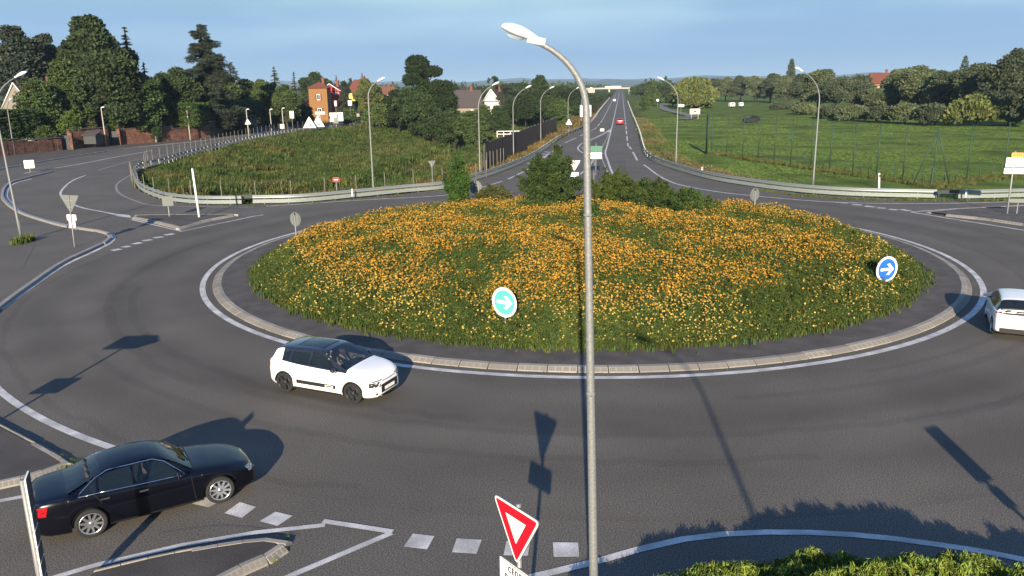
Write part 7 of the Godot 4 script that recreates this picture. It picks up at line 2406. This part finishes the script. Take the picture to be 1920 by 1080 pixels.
# ---------------------------------------------------------------- grass
func make_grass() -> void:
	rng.seed = 91
	var patch := FastNoiseLite.new()
	patch.seed = 5
	patch.frequency = 0.06
	patch.fractal_octaves = 3
	var tuft := blade_tuft(14, 0.55, 0.030, 0.7)
	# the bank and the dip between the two roads
	var xfs := []
	var cols := []
	var tries := 0
	while xfs.size() < 42000 and tries < 140000:
		tries += 1
		var z := -lerpf(66.0, 262.0, pow(rng.randf(), 1.7))
		var x := rnd(-56.0, road_x(z) - 4.0)
		var p := Vector2(x, z)
		if Geometry2D.is_point_in_polygon(p, roads_outline):
			continue
		var d := outside(p)
		if d < 0.3:
			continue
		var s := absf(x - stream_x(z))
		if s < 1.4 and z > -195.0:
			continue
		var q := patch.get_noise_2d(x, z)
		var dry := x > road_x(z) - 16.0 - 10.0 * smoothstep(-115.0, -85.0, z) and d < 6.0
		var q2 := patch.get_noise_2d(x * 5.0 + 300.0, z * 5.0)
		var h := rnd(0.2, 0.6) * (1.0 + 0.5 * q + 1.3 * q2) * (1.0 + 0.004 * -z)
		if s < 5.0: h *= 1.3
		h *= smoothstep(0.0, 2.5, d)
		var c := Color(0.074, 0.118, 0.028).lerp(Color(0.13, 0.135, 0.042), clampf(0.18 + q * 1.6 + rnd(-0.25, 0.25), 0, 1))
		if dry:
			c = Color(0.22, 0.155, 0.06).lerp(c, rnd(0.0, 0.45))
		xfs.append(Transform3D(Basis(Vector3.UP, rnd(0, TAU)).scaled_local(Vector3(h * 1.3, h, h * 1.3)), vec(p, land(p, d) - 0.05)))
		cols.append(shade(c, rnd(0.5, 1.35) * (1.0 - 0.5 * q2), rnd(-0.12, 0.2)))
	var o := copies(self, "bank_grass", tuft, M.grass_leaves, xfs, cols)
	tag(o, "long uneven grass on the bank and along the stream", "grass")
	o.set_meta("kind", "stuff")
	# verge and field on the right
	xfs = []
	cols = []
	tries = 0
	while xfs.size() < 64000 and tries < 200000:
		tries += 1
		var z := -lerpf(61.0, 230.0, pow(rng.randf(), 2.0))
		var x := rnd(road_x(z) + 5.0, road_x(z) + 5.0 + 14.0 + -z * 0.55)
		var p := Vector2(x, z)
		if Geometry2D.is_point_in_polygon(p, roads_outline):
			continue
		var d := outside(p)
		if d < 0.4:
			continue
		var q := patch.get_noise_2d(x, z)
		var verge := d < 4.5 - 2.0 * rng.randf() and z < -74.0
		var h := rnd(0.09, 0.2)
		var c := Color(0.125, 0.195, 0.045)
		if verge:
			h = rnd(0.25, 0.75)
			c = Color(0.17, 0.14, 0.06).lerp(Color(0.085, 0.12, 0.03), clampf(0.35 + q * 1.5 + rnd(-0.3, 0.3), 0, 1))
		xfs.append(Transform3D(Basis(Vector3.UP, rnd(0, TAU)).scaled_local(Vector3(h * 1.6 + 0.22, h, h * 1.6 + 0.22)), vec(p, land(p, d) - 0.03)))
		cols.append(shade(c, rnd(0.7, 1.3), rnd(-0.12, 0.15)))
	# tall seeding grass along the foot of the ball fence
	var feet := curve([Vector2(27.59, -111.87), Vector2(29.36, -103.07), Vector2(32.14, -93.34), Vector2(33.96, -86.43), Vector2(36.08, -79.90), Vector2(37.90, -72.62), Vector2(42.49, -75.39), Vector2(47.68, -78.35), Vector2(54.07, -81.95)], 0.4)
	for k in 2000:
		var b: Vector2 = feet[rng.randi() % feet.size()]
		var p := b + Vector2(rnd(-0.7, 0.7), rng.randfn() * 0.8)
		var h := rnd(0.15, 0.55)
		xfs.append(Transform3D(Basis(Vector3.UP, rnd(0, TAU)).scaled_local(Vector3(h, h, h)), vec(p, -0.1)))
		cols.append(shade(Color(0.15, 0.13, 0.05).lerp(Color(0.075, 0.11, 0.026), rng.randf()), rnd(0.7, 1.3)))
	o = copies(self, "field_grass", tuft, M.grass_leaves, xfs, cols)
	tag(o, "mown field grass with tall dry tufts along rail and fence on the right", "grass")
	o.set_meta("kind", "stuff")
	# weeds at the rails, the kerbs and the lamp foot
	xfs = []
	cols = []
	for line in [[curve([Vector2(21.71, -71.05), Vector2(24.01, -66.89), Vector2(27.36, -64.26), Vector2(33.17, -62.73), Vector2(37.29, -62.29), Vector2(39.99, -62.31)], 0.3), 420, 0.2], [curve([Vector2(-25.25, -66.02), Vector2(-20.87, -65.28), Vector2(-13.44, -68.28), Vector2(-5.96, -73.88)], 0.3), 160, 0.14], [[Vector2(-30.97, -50.45), Vector2(-30.91, -50.99), Vector2(-30.89, -49.91)], 60, 0.5], [[Vector2(-11.35, -18.90), Vector2(-11.58, -19.08), Vector2(-11.53, -18.78)], 26, 0.16], [[Vector2(-4.97, -14.49), Vector2(-4.97, -15.08)], 12, 0.1], [arc(19.35, -70, 70, 0.7), 130, 0.07], [arc(17.6, -80, 80, 0.6), 110, 0.09]]:
		for k in line[1]:
			var b: Vector2 = line[0][rng.randi() % line[0].size()]
			var p := b + Vector2(rnd(-0.25, 0.25), rnd(-0.2, 0.3))
			var h: float = line[2] * rnd(0.5, 1.5)
			xfs.append(Transform3D(Basis(Vector3.UP, rnd(0, TAU)).scaled_local(Vector3(h, h, h)), vec(p, 0.0)))
			cols.append(shade(Color(0.085, 0.12, 0.03), rnd(0.6, 1.5), rnd(-0.1, 0.4)))
	o = copies(self, "kerb_weeds", tuft, M.grass_leaves, xfs, cols)
	tag(o, "scattered weeds along the kerbs, rails and lamp foot", "weeds")
	o.set_meta("kind", "stuff")
	# the planted mound at the bottom right: strappy bright leaves
	var edge := curve([Vector2(1.11, -12.14), Vector2(2.03, -12.75), Vector2(2.76, -13.05), Vector2(3.61, -13.29), Vector2(4.75, -13.45), Vector2(5.76, -13.44), Vector2(6.52, -13.34), Vector2(7.27, -13.23), Vector2(8.19, -13.08), Vector2(9.04, -12.87), Vector2(9.81, -12.57), Vector2(10.43, -12.12)], 0.2)
	var ms := st()
	var poly := PackedVector2Array(edge)
	poly.append(Vector2(16, -5))
	poly.append(Vector2(2.5, -5))
	flat_poly(ms, poly, 0.10)
	structure("planted_bed_ground", fin(ms), M.soil)
	var strap := leaf_clump(20, 0.55, 0.9, true)
	xfs = []
	cols = []
	for k in 17000:
		var b: Vector2 = edge[rng.randi() % edge.size()]
		var back := pow(rng.randf(), 1.1) * 4.2
		var p := b + Vector2(rnd(-0.2, 0.2) + back * 0.05, back - 0.05)
		var q := patch.get_noise_2d(p.x * 9.0, p.y * 9.0)
		var sc := rnd(0.09, 0.15)
		var y := 0.1 + 0.78 * smoothstep(-0.15, 0.55, back) * (1.0 + 0.7 * q) * sqrt(rng.randf())
		y *= 0.6 + 0.4 * smoothstep(1.93, 4.43, p.x)
		xfs.append(Transform3D(Basis(Vector3.UP, rnd(0, TAU)).scaled_local(Vector3(sc, sc * 1.3, sc)), vec(p, y + 0.05)))
		cols.append(shade(Color(0.175, 0.235, 0.042), rnd(0.3, 1.35), rnd(-0.15, 0.15)))
	o = copies(self, "planted_bed", strap, M.grass_leaves, xfs, cols)
	tag(o, "bed of bright green strap-leaved plants at the bottom right", "plants")
	o.set_meta("kind", "stuff")
